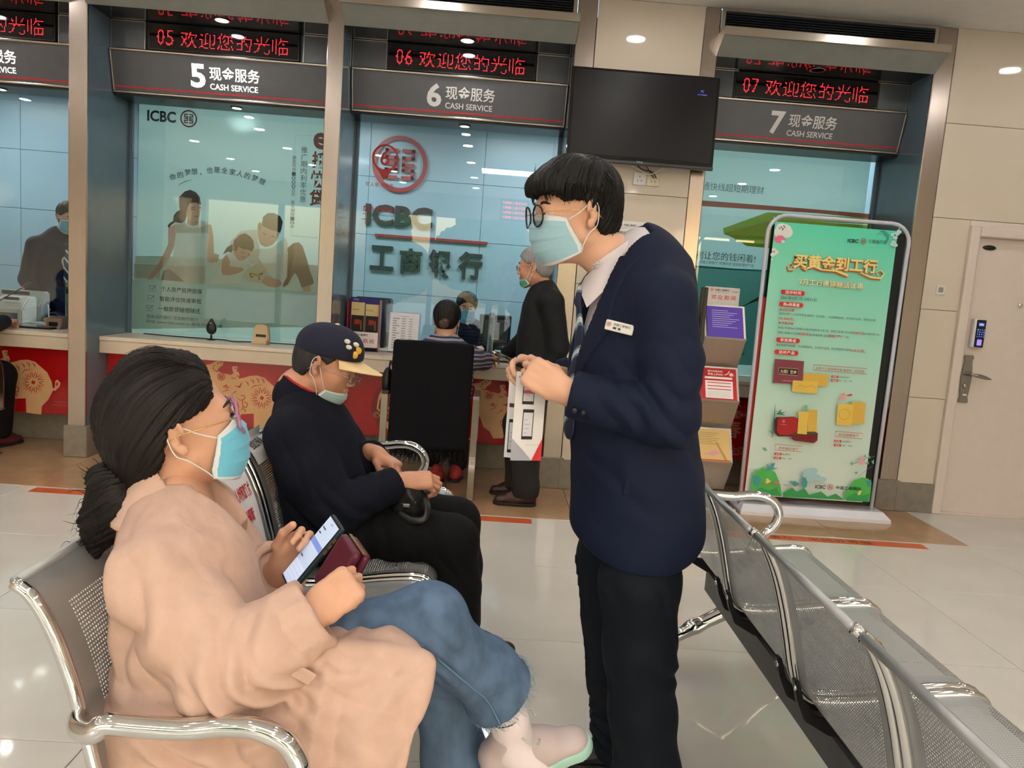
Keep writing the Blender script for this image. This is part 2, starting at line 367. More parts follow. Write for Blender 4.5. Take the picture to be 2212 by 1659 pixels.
# ------------------------------------------------------------------ LED lettering rasterised from glyph outlines into dots
def glyph_dots(s, cols, rows, thr=0.53, bold=0.0):
    V, F = text_geo(s, bold); ss = 4; W_, H_ = cols * ss, rows * ss
    if s in '0123456789': x0, x1, y0, y1 = min(v[0] for v in V) - .02, max(v[0] for v in V) + .02, -0.02, 0.72
    else: x0, x1, y0, y1 = 0.0, 1.0, -0.1, 0.86
    gx = x0 + (np.arange(W_) + 0.5) / W_ * (x1 - x0); gy = y0 + (np.arange(H_) + 0.5) / H_ * (y1 - y0); X, Y = np.meshgrid(gx, gy); A = np.zeros(X.shape)
    for f in F:
        for k in range(1, len(f) - 1):
            a, b, c = V[f[0]], V[f[k]], V[f[k + 1]]
            d0 = (b[0] - a[0]) * (Y - a[1]) - (b[1] - a[1]) * (X - a[0]); d1 = (c[0] - b[0]) * (Y - b[1]) - (c[1] - b[1]) * (X - b[0]); d2 = (a[0] - c[0]) * (Y - c[1]) - (a[1] - c[1]) * (X - c[0])
            A[((d0 >= 0) & (d1 >= 0) & (d2 >= 0)) | ((d0 <= 0) & (d1 <= 0) & (d2 <= 0))] = 1
    A = A.reshape(rows, ss, cols, ss).mean((1, 3)); return A > thr
def led_mesh(num):
    V = []; F = []; p = 0.0076; r = 0.0021; x = 0
    for ch, w in [(num[0], 7), (num[1], 7), (' ', 3)] + [(c, 16) for c in '欢迎您的光临']:
        if ch != ' ':
            G = glyph_dots(ch, w, 15 if w == 16 else 14)
            for j in range(G.shape[0]):
                for i in range(G.shape[1]):
                    if G[j, i]:
                        cx, cz = (x + i) * p, (j + (0 if w == 16 else 1)) * p; b = len(V)
                        V += [(cx + r * math.cos(a * PI / 3), 0, cz + r * math.sin(a * PI / 3)) for a in range(6)] + [(cx, -0.0012, cz)]
                        F += [(b + k, b + (k + 1) % 6, b + 6) for k in range(6)]
        x += w + (1 if w != 16 else 0)
    return V, F, x * p
def dia(p0, p1): return (p0, p1)

PLACE = {'4': 'at the left edge, over the standing clerk', '5': 'over the family poster', '6': 'left of the television', '7': 'right of the television'}
WIN = [(-4.305, -2.805, '4'), (-2.69, -1.177, '5'), (-1.075, 0.405, '6'), (1.325, 2.755, '7')]
COUNTERS = {}
for x0, x1, no in WIN:
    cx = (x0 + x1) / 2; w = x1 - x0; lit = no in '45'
    # canopy with sloped underside, vent above it
    t = thing('canopy', 'steel-edged canopy %s' % PLACE[no], 'canopy', (cx, YF, 2.92)); h = w / 2 + 0.004
    prism('underside', [(-0.15, 0.088), (0.0, 0.0), (0.0, 0.03), (-0.15, 0.118)], -h, h, M_canopy, t, plane='yz')
    box('fascia', (-h - 0.002, h + 0.002, -0.166, -0.15, 0.086, 0.138), M_steelh, t, bev=0.003)
    box('top_sheet', (-h, h, -0.15, 0.0, 0.128, 0.136), M_canopy, t, bev=0)
    for s in (-1, 1): prism('end_cap', [(-0.15, 0.088), (0.0, 0.0), (0.0, 0.136), (-0.15, 0.136)], s * h - 0.002, s * h + 0.002, M_steelh, t, plane='yz')
    t = thing('air_vent', 'dark slatted air vent under the ceiling %s' % PLACE[no], 'vent', (cx, YF + 0.005, 3.06)); hv = w / 2 - 0.005
    bm = box_bm(-hv, hv, -0.012, 0.0, 0.14, 0.158)
    for e in ((-hv, -hv + 0.025, 0, 0.14), (hv - 0.025, hv, 0, 0.14)): box_bm(e[0], e[1], -0.012, 0, e[2], e[3], bm=bm)
    obj('frame', bm, M_steelh, t); box('backing', (-hv, hv, 0.03, 0.04, 0, 0.158), M_black, t, bev=0)
    bm = bmesh.new()
    for k in range(9): box_bm(-hv + 0.025, hv - 0.025, -0.004, 0.02, 0.006 + k * 0.0152, 0.0095 + k * 0.0152, bm=bm)
    o = obj('slats', bm, mat('vent_slat', (52, 56, 66), 0.4, metal=0.5), t); o['kind'] = 'stuff'
    # head of the recess: glossy soffit, filler panels, dark band over the glass
    t = thing('trim_%s' % no, 'dark glossy head of the recess of window %s' % no, 'trim', (cx, YF, 0), kind='structure'); hw = w / 2
    box('soffit', (-hw, hw, 0.0, 0.42, 2.93, 2.95), M_soffit, t, bev=0)
    box('upper_back', (-hw, hw, 0.32, 0.34, 2.74, 2.935), M_side, t, bev=0)
    for a, b in ((-hw + 0.004, -hw + 0.235), (hw - 0.225, hw - 0.004)):
        box('filler_panel', (a, b, 0.292, 0.32, 2.748, 2.926), mat('filler_grey', (92, 96, 100), 0.3, metal=0.3), t, bev=0.002)
        bm = box_bm(a, b, 0.288, 0.296, 2.922, 2.927); box_bm(a, a + 0.004, 0.288, 0.296, 2.748, 2.925, bm=bm); box_bm(b - 0.004, b, 0.288, 0.296, 2.748, 2.925, bm=bm); obj('edge_trim', bm, M_steelh, t)
    box('head_band', (-hw, hw, 0.34, 0.60, 2.452, 2.50), M_black, t, bev=0.002); box('upper_wall', (-hw, hw, 0.44, 0.62, 2.48, 3.1), M_side, t, bev=0)
    if no in '456':   # recessed lamp shining down the recess
        t = thing('recess_lamp', 'small lit lamp in the dark recess head %s' % PLACE[no], 'lamp', (cx + 0.04, YF + 0.13, 2.93)); lathe('rim', [(0.04, 0), (0.052, -0.001), (0.055, -0.006), (0.042, -0.006)], M_steelh, t, seg=16, caps=False); lathe('lens', [(0.041, -0.004), (0.001, -0.004)], M_down, t, seg=16, caps=False); lamp_light(t, 0.041, -0.008, 1.5)
        t = thing('recess_lamp', 'small lit lamp over the counter glass %s' % PLACE[no], 'lamp', (cx + 0.04, YF + 0.46, 2.452)); lathe('rim', [(0.03, 0), (0.04, -0.001), (0.042, -0.006), (0.031, -0.006)], M_steelh, t, seg=16, caps=False); lathe('lens', [(0.031, -0.004), (0.001, -0.004)], M_down, t, seg=16, caps=False); lamp_light(t, 0.031, -0.008, 1.5)
    else:
        t = thing('recess_lamp', 'unlit lamp in the recess head %s' % PLACE[no], 'lamp', (cx, YF + 0.13, 2.93)); lathe('rim', [(0.04, 0), (0.052, -0.001), (0.055, -0.006), (0.042, -0.006)], M_steelh, t, seg=16, caps=False); lathe('lens', [(0.041, -0.004), (0.0, -0.004)], M_whiteplastic, t, seg=16)
    # LED display
    t = thing('led_display', 'black LED display with red characters %s' % PLACE[no], 'display', (cx, YF + 0.3, 2.745))
    box('housing', (-0.508, 0.508, -0.012, 0.02, 0.004, 0.182), M_black, t, bev=0.004)
    box('screen', (-0.495, 0.495, -0.014, -0.010, 0.016, 0.172), M_blackgloss, t, bev=0.001)
    V, F, L = led_mesh('0' + no)
    o = mesh('led_characters', [(v[0] - L / 2 + 0.0, v[1] - 0.0145, v[2] + 0.036) for v in V], F, M_led, t); o['kind'] = 'stuff'
    # service sign, leaning back
    t = thing('service_sign', 'grey counter sign reading %s CASH SERVICE, %s' % (no, PLACE[no]), 'sign', (cx, YF + 0.34, 2.468)); t.rotation_euler = (math.atan2(0.07, 0.275) * 1, 0, 0)
    hs = w / 2 - 0.006
    box('board', (-hs, hs, 0.0, 0.03, 0.0, 0.283), M_sign, t, bev=0.002)
    for z0, z1 in ((0.0, 0.016), (0.268, 0.284)): box('rail', (-hs, hs, -0.012, 0.0, z0, z1), M_steelh, t, bev=0.004)
    for s in (-1, 1): box('end_rail', (s * hs - (0.01 if s > 0 else 0), s * hs + (0.01 if s < 0 else 0), -0.011, 0.0, 0.016, 0.268), M_steelh, t, bev=0.003)
    box('red_line', (-hs + 0.011, hs - 0.011, -0.002, 0.0, 0.036, 0.045), M_redline, t, bev=0)
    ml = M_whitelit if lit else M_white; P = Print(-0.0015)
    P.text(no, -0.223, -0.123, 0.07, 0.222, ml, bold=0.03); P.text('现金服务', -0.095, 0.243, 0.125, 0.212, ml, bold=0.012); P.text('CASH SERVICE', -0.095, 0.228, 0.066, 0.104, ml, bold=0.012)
    P.done('lettering', t)
    # glass
    t = thing('window_%s' % no, 'tinted security glass of counter window %s' % no, 'window', (cx, YG, 0.81), kind='structure')
    box('pane', (-hw + 0.02, hw - 0.02, 0.0, 0.012, 0.0, 1.66), M_glass, t, bev=0)
    for s in (-1, 1): box('frame_strip', (s * (hw - 0.0) - (0.022 if s > 0 else 0), s * hw + (0.022 if s < 0 else 0), -0.008, 0.02, 0.0, 1.65), M_side, t, bev=0.002)
    # service counter
    t = thing('service_counter', {'4': 'cream counter with red front at the left edge, a person in black seated before it', '5': 'cream counter with red ox front below the family poster', '6': 'cream counter with red front where the striped-sweater customer sits', '7': 'cream counter with red front behind the brochure stand and green banner'}[no], 'counter', (cx, YF, 0)); COUNTERS[no] = t
    box('worktop', (-hw + 0.001, hw - 0.001, 0.172, 1.05, 0.782, 0.81), M_counter, t, bev=0.003)
    box('apron', (-hw + 0.001, hw - 0.001, 0.176, 0.30, 0.695, 0.781), M_counterf, t, bev=0.003)
    box('red_front', (-hw + 0.001, hw - 0.001, 0.29, 0.31, 0.22, 0.70), M_red, t, bev=0.002)
    box('toe_kick', (-hw + 0.022, hw - 0.022, 0.46, 0.50, 0.0, 0.26), M_base, t, bev=0.002)
    box('carcass', (-hw + 0.001, hw - 0.001, 0.31, 0.98, 0.225, 0.78), M_side, t, bev=0)
# ------------------------------------------------------------------ white security door
t = thing('door_1', 'pinkish white security door with keypad lock and lever handle', 'door', (3.2, YF, 0), kind='structure')
M_door = mat('door_paint', (226, 211, 202), 0.35, var=0.02); M_lever = mat('satin_nickel', (150, 146, 142), 0.25, metal=1.0)
box('leaf', (0.004, 0.90, 0.012, 0.06, 0.012, 1.905), M_door, t, bev=0.002)
for nm, e in (('jamb', (-0.065, 0.0, -0.03, 0.08, 0.0, 1.975)), ('jamb', (0.905, 0.975, -0.03, 0.08, 0.0, 1.975)), ('head', (0.0, 0.905, -0.03, 0.08, 1.908, 1.975)), ('head_filler', (-0.064, 0.98, 0.0, 0.08, 1.97, 2.014))): box(nm, e, M_door, t, bev=0.008, seg=3)
for e in ((-0.022, 0.0, -0.018, 0.02, 0.0, 1.92), (0.0, 0.905, -0.018, 0.02, 1.905, 1.925)): box('frame_bead', e, M_door, t, bev=0.004)
box('threshold', (0.0, 0.905, -0.02, 0.08, 0.0, 0.014), M_door, t, bev=0.002)
k = box('keypad_lock', (0.045, 0.125, -0.028, 0.012, 1.165, 1.365), M_whiteplastic, t, bev=0.012, seg=3)
box('keypad_face', (0.060, 0.124, -0.031, -0.026, 1.172, 1.358), M_blackgloss, k, bev=0.002)
P = Print(-0.0312); blue = ink((90, 130, 255), emit=1.6); P.rect(0.073, 0.111, 1.316, 1.338, ink((60, 90, 190), emit=0.8)); P.text('10:24', 0.079, 0.105, 1.321, 1.334, ink((190, 210, 255), emit=1.5), up=True)
for r in range(4):
    for c in range(4): P.text('123A456B789C*0#D'[r * 4 + c], 0.069 + c * 0.0145, 0.0755 + c * 0.0145, 1.287 - r * 0.0155, 1.296 - r * 0.0155, blue, up=False)
P.rect(0.076, 0.108, 1.186, 1.226, ink((150, 130, 235), emit=0.8)); P.done('keys', k)
pl = prism('lock_plate', [(0.03, 0.785), (0.092, 0.785), (0.096, 0.80), (0.088, 0.825), (0.094, 0.87), (0.099, 0.95), (0.094, 1.03), (0.088, 1.075), (0.096, 1.10), (0.09, 1.115), (0.032, 1.115), (0.026, 1.10), (0.034, 1.075), (0.028, 1.03), (0.023, 0.95), (0.028, 0.87), (0.034, 0.825), (0.026, 0.80)], 0.0, 0.013, M_lever, t, bev=0.002)
tube('lever', smoothpath([(0.062, 0.0, 0.985), (0.064, -0.045, 0.985), (0.085, -0.052, 0.984), (0.14, -0.05, 0.975), (0.205, -0.046, 0.962)], 5), [0.011] * 6 + [0.010] * 5 + [0.014] * 5 + [0.0135, 0.012, 0.009, 0.006, 0.003], M_lever, pl, seg=10)
lathe('cylinder', [(0.019, 0), (0.019, 0.006), (0.015, 0.008), (0.0, 0.008)], M_lever, pl, loc=(0.062, 0.0, 0.905), rot=(PI / 2, 0, 0))
box('key_label', (0.052, 0.078, -0.002, 0.001, 0.835, 0.848), M_whiteplastic, pl, bev=0)
ov = lathe('name_badge', [(0.0, 0.004), (0.044, 0.004), (0.047, 0.0)][::-1], M_black, t, loc=(0.094, 0.010, 1.842), rot=(PI / 2, 0, 0)); ov.scale = (1, 0.36, 1)
lathe('peephole', [(0.016, 0), (0.014, 0.007), (0.006, 0.008), (0.0, 0.006)], M_chrome, t, loc=(0.365, 0.011, 1.475), rot=(PI / 2, 0, 0))
qr = box('wall_plate', (2.965, 3.025, YF - 0.006, YF, 1.508, 1.57), M_whiteplastic, bev=0.002); tag(qr, 'small square white plate on the stone wall left of the door', 'plate')
qp = Print(-0.0003 + YF - 0.006); qp.rect(2.978, 3.012, 1.522, 1.556, ink((150, 150, 148))); qp.done('grey_square', qr)

# ------------------------------------------------------------------ queue-line tapes on the floor
M_tape = mat('orange_floor_tape', (206, 92, 48), 0.35, var=0.1, scale=8)
for x0, x1, lb in ((-2.56, -1.35, 'orange floor tape behind the seated woman in beige'), (-0.98, 0.305, 'orange floor tape beside the black counter chair'), (1.45, 2.645, 'orange waiting-line tape before the green banner')):
    tp = box('floor_tape', (x0, x1, 4.30, 4.39, 0.0002, 0.0012), M_tape, bev=0); tag(tp, lb, 'tape')
    P = Print(0, step=0); tx, F = text_fit('请在一米线外等候', 0, 0.62, 0, 0.055, 0.01, 1.15)
    off = (x0 + x1) / 2 - 0.31 + (0.0 if x0 < 1 else -0.03)
    mesh('tape_lettering', [(off + a, 4.318 + b, 0.0015) for a, b in tx], F, ink((120, 52, 30)), tp)
# ------------------------------------------------------------------ smooth solid modelling for figures and cloth: rounded primitives blended on a grid, then meshed
def A3(v): return np.array(v, dtype=np.float32)
def p_cone(a, b, ra, rb, flat=None):
    a, b = A3(a), A3(b)
    if flat is not None: fd = A3(flat[0]); fd = fd / np.linalg.norm(fd); ff = flat[1]
    mx = max(ra, rb) * (max(1, flat[1]) if flat is not None else 1)
    def fn(P):
        if flat is not None:
            q = P - a; q = q + fd * ((q @ fd) * (1 / ff - 1))[..., None]; ab = b - a; ab = ab + fd * ((ab @ fd) * (1 / ff - 1))
        else: q = P - a; ab = b - a
        t = np.clip((q @ ab) / max(1e-9, float(ab @ ab)), 0, 1); d = np.linalg.norm(q - t[..., None] * ab, axis=-1) - (ra + (rb - ra) * t)
        return d * (min(1, ff) if flat is not None else 1)
    return fn, np.minimum(a, b) - mx, np.maximum(a, b) + mx
def p_ell(c, r, R=None):
    c, r = A3(c), A3(r); Rm = np.eye(3, dtype=np.float32) if R is None else np.array(R, dtype=np.float32)   # columns = axes
    def fn(P):
        q = (P - c) @ Rm; k0 = np.linalg.norm(q / r, axis=-1); k1 = np.linalg.norm(q / (r * r), axis=-1); return k0 * (k0 - 1) / np.maximum(k1, 1e-6)
    e = np.sqrt(((Rm * r) ** 2).sum(1)); return fn, c - e, c + e
def p_box(c, hs, R=None, rad=0.005):
    c, hs = A3(c), A3(hs); Rm = np.eye(3, dtype=np.float32) if R is None else np.array(R, dtype=np.float32)
    def fn(P):
        q = np.abs((P - c) @ Rm) - (hs - rad); return np.linalg.norm(np.maximum(q, 0), axis=-1) + np.minimum(q.max(-1), 0) - rad
    e = (np.abs(Rm) * hs).sum(1); return fn, c - e, c + e
def p_half(pt, n):
    """half space: inside where (p-pt).n < 0"""
    pt, n = A3(pt), A3(n); n = n / np.linalg.norm(n)
    return (lambda P: (P - pt) @ n), A3((-9, -9, -9)), A3((9, 9, 9))
def p_path(pts, rs, flat=None):
    return [p_cone(pts[i], pts[i + 1], rs[i], rs[i + 1], flat) for i in range(len(pts) - 1)]
def p_torso(rings, fwd, n=0):
    """chain of elliptical sections (centre, half depth along fwd, half width) as blended flattened cones"""
    f = A3(fwd); out = []
    for (c0, d0, w0), (c1, d1, w1) in zip(rings[:-1], rings[1:]):
        out.append(p_cone(c0, c1, w0, w1, (f, ((d0 / w0) + (d1 / w1)) / 2)))
    return out
class Solid:
    def __init__(s): s.ops = []
    def add(s, ps, k=0.02):
        for p in (ps if isinstance(ps, list) else [ps]): s.ops.append(('a', p, k))
        return s
    def sub(s, ps, k=0.004):
        for p in (ps if isinstance(ps, list) else [ps]): s.ops.append(('s', p, k))
        return s
    def inter(s, fn, k=0.003): s.ops.append(('i', (fn, A3((-9, -9, -9)), A3((9, 9, 9))), k)); return s
    def cut(s, pt, n, k=0.003): s.ops.append(('i', p_half(pt, n), k)); return s
    def mesh(s, h=0.006, clip=None):
        lo = np.min([o[1][1] for o in s.ops if o[0] == 'a'], 0) - 4 * h; hi = np.max([o[1][2] for o in s.ops if o[0] == 'a'], 0) + 4 * h
        if clip is not None: lo = np.maximum(lo, A3(clip[0])); hi = np.minimum(hi, A3(clip[1]))
        n = np.ceil((hi - lo) / h).astype(int) + 1; F = np.full(n, 0.5, np.float32)
        ax = [lo[i] + h * np.arange(n[i], dtype=np.float32) for i in range(3)]
        for op, (fn, a, b), k in s.ops:
            m = k * 1.5 + 4 * h
            i0 = np.clip(np.floor((a - m - lo) / h).astype(int), 0, n); i1 = np.clip(np.ceil((b + m - lo) / h).astype(int) + 1, 0, n)
            if np.any(i1 <= i0): continue
            sl = tuple(slice(i0[i], i1[i]) for i in range(3))
            P = np.stack(np.meshgrid(*[ax[i][sl[i]] for i in range(3)], indexing='ij'), -1); d = fn(P); f = F[sl]
            if op == 'a': q = np.maximum(k - np.abs(f - d), 0) / k; F[sl] = np.minimum(f, d) - q * q * k * 0.25
            else:
                e = -d if op == 's' else d; q = np.maximum(k - np.abs(f - e), 0) / k; F[sl] = np.maximum(f, e) + q * q * k * 0.25
        return nets(F, lo, h)
def nets(F, lo, h):
    F[0], F[-1], F[:, 0], F[:, -1], F[:, :, 0], F[:, :, -1] = [np.maximum(x, 1e-4) for x in (F[0], F[-1], F[:, 0], F[:, -1], F[:, :, 0], F[:, :, -1])]
    I = F < 0; n = F.shape; c = [slice(0, -1), slice(1, None)]
    cnt = np.zeros(tuple(q - 1 for q in n), np.int8)
    for i in (0, 1):
        for j in (0, 1):
            for k in (0, 1): cnt += I[c[i], c[j], c[k]]
    act = (cnt > 0) & (cnt < 8); idx = np.full(act.shape, -1, np.int32); cells = np.argwhere(act); idx[act] = np.arange(len(cells))
    acc = np.zeros((len(cells), 3), np.float32); num = np.zeros(len(cells), np.float32); cs = [(i, j, k) for i in (0, 1) for j in (0, 1) for k in (0, 1)]
    for a in cs:
        for d in range(3):
            if a[d] == 0:
                b = list(a); b[d] = 1; va = F[tuple((cells + a).T)]; vb = F[tuple((cells + b).T)]; x = (va < 0) != (vb < 0); t = np.where(x, va / np.where(x, va - vb, 1), 0)
                p = np.tile(A3(a), (len(cells), 1)); p[:, d] += t; acc += p * x[:, None]; num += x
    V = lo + h * (cells + acc / np.maximum(num, 1)[:, None]); Q = []
    for d in range(3):
        u, w = [(1, 2), (2, 0), (0, 1)][d]; sa = [slice(None)] * 3; sb = [slice(None)] * 3; sa[d] = slice(0, -1); sb[d] = slice(1, None)
        A, B = I[tuple(sa)], I[tuple(sb)]; e = np.argwhere(A != B); e = e[(e[:, u] > 0) & (e[:, w] > 0) & (e[:, u] < n[u] - 1) & (e[:, w] < n[w] - 1)]
        fl = A[tuple(e.T)]; o = []
        for du, dw in ((-1, -1), (0, -1), (0, 0), (-1, 0)):
            q = e.copy(); q[:, u] += du; q[:, w] += dw; o.append(idx[tuple(q.T)])
        q = np.stack(o, 1); q[~fl] = q[~fl][:, ::-1]; Q.append(q)
    return V.astype(np.float32), np.concatenate(Q)
def vnormals(V, Q):
    a = V[Q[:, 2]] - V[Q[:, 0]]; b = V[Q[:, 3]] - V[Q[:, 1]]; f = np.cross(a, b); N = np.zeros_like(V)
    for i in range(4): np.add.at(N, Q[:, i], f)
    return N / np.maximum(np.linalg.norm(N, axis=1, keepdims=True), 1e-9)
def relax(V, Q, it=2, lam=0.5):
    for _ in range(it):
        S_ = np.zeros_like(V); c = np.zeros(len(V), np.float32)
        for i in range(4):
            np.add.at(S_, Q[:, i], V[Q[:, (i + 1) % 4]]); np.add.at(S_, Q[:, i], V[Q[:, (i + 3) % 4]]); np.add.at(c, Q[:, i], 2)
        V = V + lam * (S_ / np.maximum(c, 1)[:, None] - V)
    return V
_perm = np.random.RandomState(3).permutation(256); _grad = np.random.RandomState(4).normal(size=(256, 3)); _grad /= np.linalg.norm(_grad, axis=1, keepdims=True)
def perlin(P):
    i = np.floor(P).astype(int); f = P - i; u = f * f * f * (f * (f * 6 - 15) + 10); r = 0
    for a in (0, 1):
        for b in (0, 1):
            for c in (0, 1):
                g = _grad[_perm[(_perm[(_perm[(i[:, 0] + a) & 255] + i[:, 1] + b) & 255] + i[:, 2] + c) & 255]]
                d = (g * (f - [a, b, c])).sum(1); r = r + d * np.where(a, u[:, 0], 1 - u[:, 0]) * np.where(b, u[:, 1], 1 - u[:, 1]) * np.where(c, u[:, 2], 1 - u[:, 2])
    return r
def wrinkle(V, Q, noises=(), folds=()):
    """cloth creases pushed along the normals: noises (amp, (sx,sy,sz), seed); folds (centre, across, wavelength, amp, radius, bend)"""
    N = vnormals(V, Q); d = np.zeros(len(V))
    for amp, sc, sd in noises: n = perlin(V * np.array(sc) + sd); d += amp * (1 - 2.2 * np.abs(n)) if amp > 0 else -amp * n
    for c, ac, wl, amp, rad, bend in folds:
        q = V - A3(c); ac = A3(ac) / np.linalg.norm(ac); r2 = (q * q).sum(1); w = np.exp(-r2 / (rad * rad)); ph = (q @ ac) / wl + bend * perlin(V * 9 + 5.5) + 0.8 * perlin(V * 4 + 1.2)
        d += amp * w * (1 - 2 * np.abs((ph % 1.0) * 2 - 1) ** 1.3)
    return (V + N * d[:, None]).astype(np.float32)
def solid_obj(name, VQ, m, parent, base=(0, 0, 0), attr=None):
    V, Q = VQ; me = bpy.data.meshes.new(name); me.vertices.add(len(V)); me.vertices.foreach_set('co', (V - A3(base)).astype(np.float32).ravel())
    me.loops.add(Q.size); me.loops.foreach_set('vertex_index', Q.ravel().astype(np.int32)); me.polygons.add(len(Q)); me.polygons.foreach_set('loop_start', np.arange(0, Q.size, 4, dtype=np.int32)); me.polygons.foreach_set('loop_total', np.full(len(Q), 4, np.int32))
    me.update(calc_edges=True); me.polygons.foreach_set('use_smooth', np.ones(len(Q), bool))
    if attr is not None:
        a = me.attributes.new('strand', 'FLOAT_VECTOR', 'POINT'); a.data.foreach_set('vector', attr.astype(np.float32).ravel())
    return obj(name, me, m, parent)
def join(*vq):
    V = []; Q = []; b = 0
    for v, q in vq: V.append(v); Q.append(q + b); b += len(v)
    return np.concatenate(V), np.concatenate(Q)
def basis(fwd, up=(0, 0, 1)):
    f = A3(fwd); f = f / np.linalg.norm(f); u = A3(up); u = u - f * (u @ f); u /= np.linalg.norm(u); l = np.cross(u, f); return f, l, u
def yaw_pitch(yaw, pitch, roll=0.0):
    """head axes: yaw about z from +X, pitch up positive, roll to own left"""
    cy, sy, cp, sp = math.cos(yaw), math.sin(yaw), math.cos(pitch), math.sin(pitch); f = A3((cy * cp, sy * cp, sp)); f, l, u = basis(f)
    if roll: u, l = u * math.cos(roll) + l * math.sin(roll), l * math.cos(roll) - u * math.sin(roll)
    return f, l, u

# ------------------------------------------------------------------ figure parts
def head_solid(C, ax, s=1.0, jaw=1.0, neck=None, k=0.014):
    f, l, u = ax; C = A3(C); T = lambda a, b, c: C + s * (a * f + b * l + c * u); R = np.stack([f, l, u], 1); S_ = Solid()
    S_.add(p_ell(T(-0.012, 0, 0.037), (0.095 * s, 0.076 * s, 0.084 * s), R), 0.01); S_.add(p_ell(T(0.028, 0, -0.03), (0.063 * s, 0.062 * s, 0.085 * s), R), 0.03 * s)
    for q in (-1, 1): S_.add(p_cone(T(0.0, q * 0.05, -0.058), T(0.064, q * 0.012, -0.1), 0.019 * s * jaw, 0.017 * s), 0.02 * s); S_.add(p_ell(T(0.054, q * 0.037, -0.024), (0.026 * s, 0.024 * s, 0.03 * s), R), 0.02 * s)
    S_.add(p_ell(T(0.074, 0, -0.1), (0.018 * s, 0.02 * s, 0.017 * s), R), 0.016 * s); S_.add(p_cone(T(0.079, -0.028, 0.022), T(0.079, 0.028, 0.022), 0.011 * s, 0.011 * s), 0.02 * s)
    S_.add(p_cone(T(0.086, 0, 0.008), T(0.101, 0, -0.032), 0.0075 * s, 0.011 * s), 0.012 * s)
    for q in (-1, 1): S_.add(p_ell(T(0.093, q * 0.012, -0.037), (0.011 * s, 0.008 * s, 0.007 * s), R), 0.006 * s)
    for q in (-1, 1): S_.sub(p_ell(T(0.099, q * 0.033, 0.002), (0.017 * s, 0.019 * s, 0.0095 * s), R), 0.012 * s)
    for q in (-1, 1):   # eyelids
        S_.add(p_ell(T(0.0775, q * 0.032, 0.001), (0.0135 * s, 0.0145 * s, 0.0125 * s), R), 0.006 * s); S_.sub(p_ell(T(0.095, q * 0.0325, 0.0005), (0.0115 * s, 0.0135 * s, 0.0038 * s), R), 0.003 * s)
    S_.add(p_cone(T(0.089, -0.015, -0.0605), T(0.089, 0.015, -0.0605), 0.0055 * s, 0.0055 * s), 0.007 * s); S_.add(p_cone(T(0.0885, -0.012, -0.072), T(0.0885, 0.012, -0.072), 0.006 * s, 0.006 * s), 0.007 * s); S_.sub(p_cone(T(0.097, -0.02, -0.0662), T(0.097, 0.02, -0.0662), 0.0022 * s, 0.0022 * s), 0.003 * s)
    for q in (-1, 1):   # ears
        ef, eu = f * 0.94 + q * l * 0.34 - 0.1 * u, u * 0.97 - f * 0.22; ef = ef / np.linalg.norm(ef); en = np.cross(eu, ef); en /= np.linalg.norm(en); eu = np.cross(ef, en); Re = np.stack([ef, en, eu], 1); E = lambda a, b, c: T(-0.008, q * 0.078, 0.0) + s * (a * (-ef) + q * b * en * np.sign(float(en @ l)) + c * eu)
        S_.add(p_ell(E(0.004, 0.004, 0.004), (0.018 * s, 0.0075 * s, 0.031 * s), Re), 0.008 * s); S_.add(p_ell(E(-0.004, 0.002, -0.026), (0.009 * s, 0.006 * s, 0.01 * s), Re), 0.008 * s)
        S_.sub(p_ell(E(0.002, 0.011, 0.009), (0.0115 * s, 0.0065 * s, 0.019 * s), Re), 0.005 * s); S_.sub(p_ell(E(-0.006, 0.008, -0.006), (0.009 * s, 0.009 * s, 0.012 * s), Re), 0.005 * s)
        S_.add(p_cone(E(0.0, 0.0055, -0.01), E(0.009, 0.0065, 0.012), 0.0028 * s, 0.0022 * s), 0.005 * s)
    if neck is not None: S_.add(p_cone(T(-0.022, 0, -0.055), neck[0], 0.056 * s, neck[1]), 0.025 * s)
    return S_, T
def face_parts(T, s, ax, parent, base, iris=(40, 26, 20), brow=(30, 24, 22), brow_w=1.0, eyes=True):
    """eyeballs with iris, eyebrows"""
    f, l, u = ax; b = A3(base)
    for q in (-1, 1):
        if eyes:
            c = T(0.0765, q * 0.0325, 0.001); V, Q = Solid().add(p_ell(c, (0.0128 * s,) * 3)).mesh(0.0022); e = solid_obj('eye', (V, Q), mat('eye_white', (226, 220, 214), 0.15, var=0.02), parent, base)
            V, Q = Solid().add(p_ell(c + 0.0085 * s * f, (0.0052 * s, 0.0058 * s, 0.0058 * s), np.stack(ax, 1)), 0.002).mesh(0.0012); solid_obj('iris', (V, Q), mat('iris_dark', iris, 0.1, var=0.05), e, base)
        P = [T(0.0905, q * 0.014, 0.024), T(0.0905, q * 0.03, 0.029), T(0.079, q * 0.047, 0.024)]
        tube('eyebrow', [Vector(v) - Vector(b) for v in smoothpath(P, 4)], [0.002, 0.0032, 0.0038, 0.0038, 0.0036, 0.0034, 0.003, 0.0024, 0.001], mat('eyebrow', brow, 0.7), parent, seg=6)
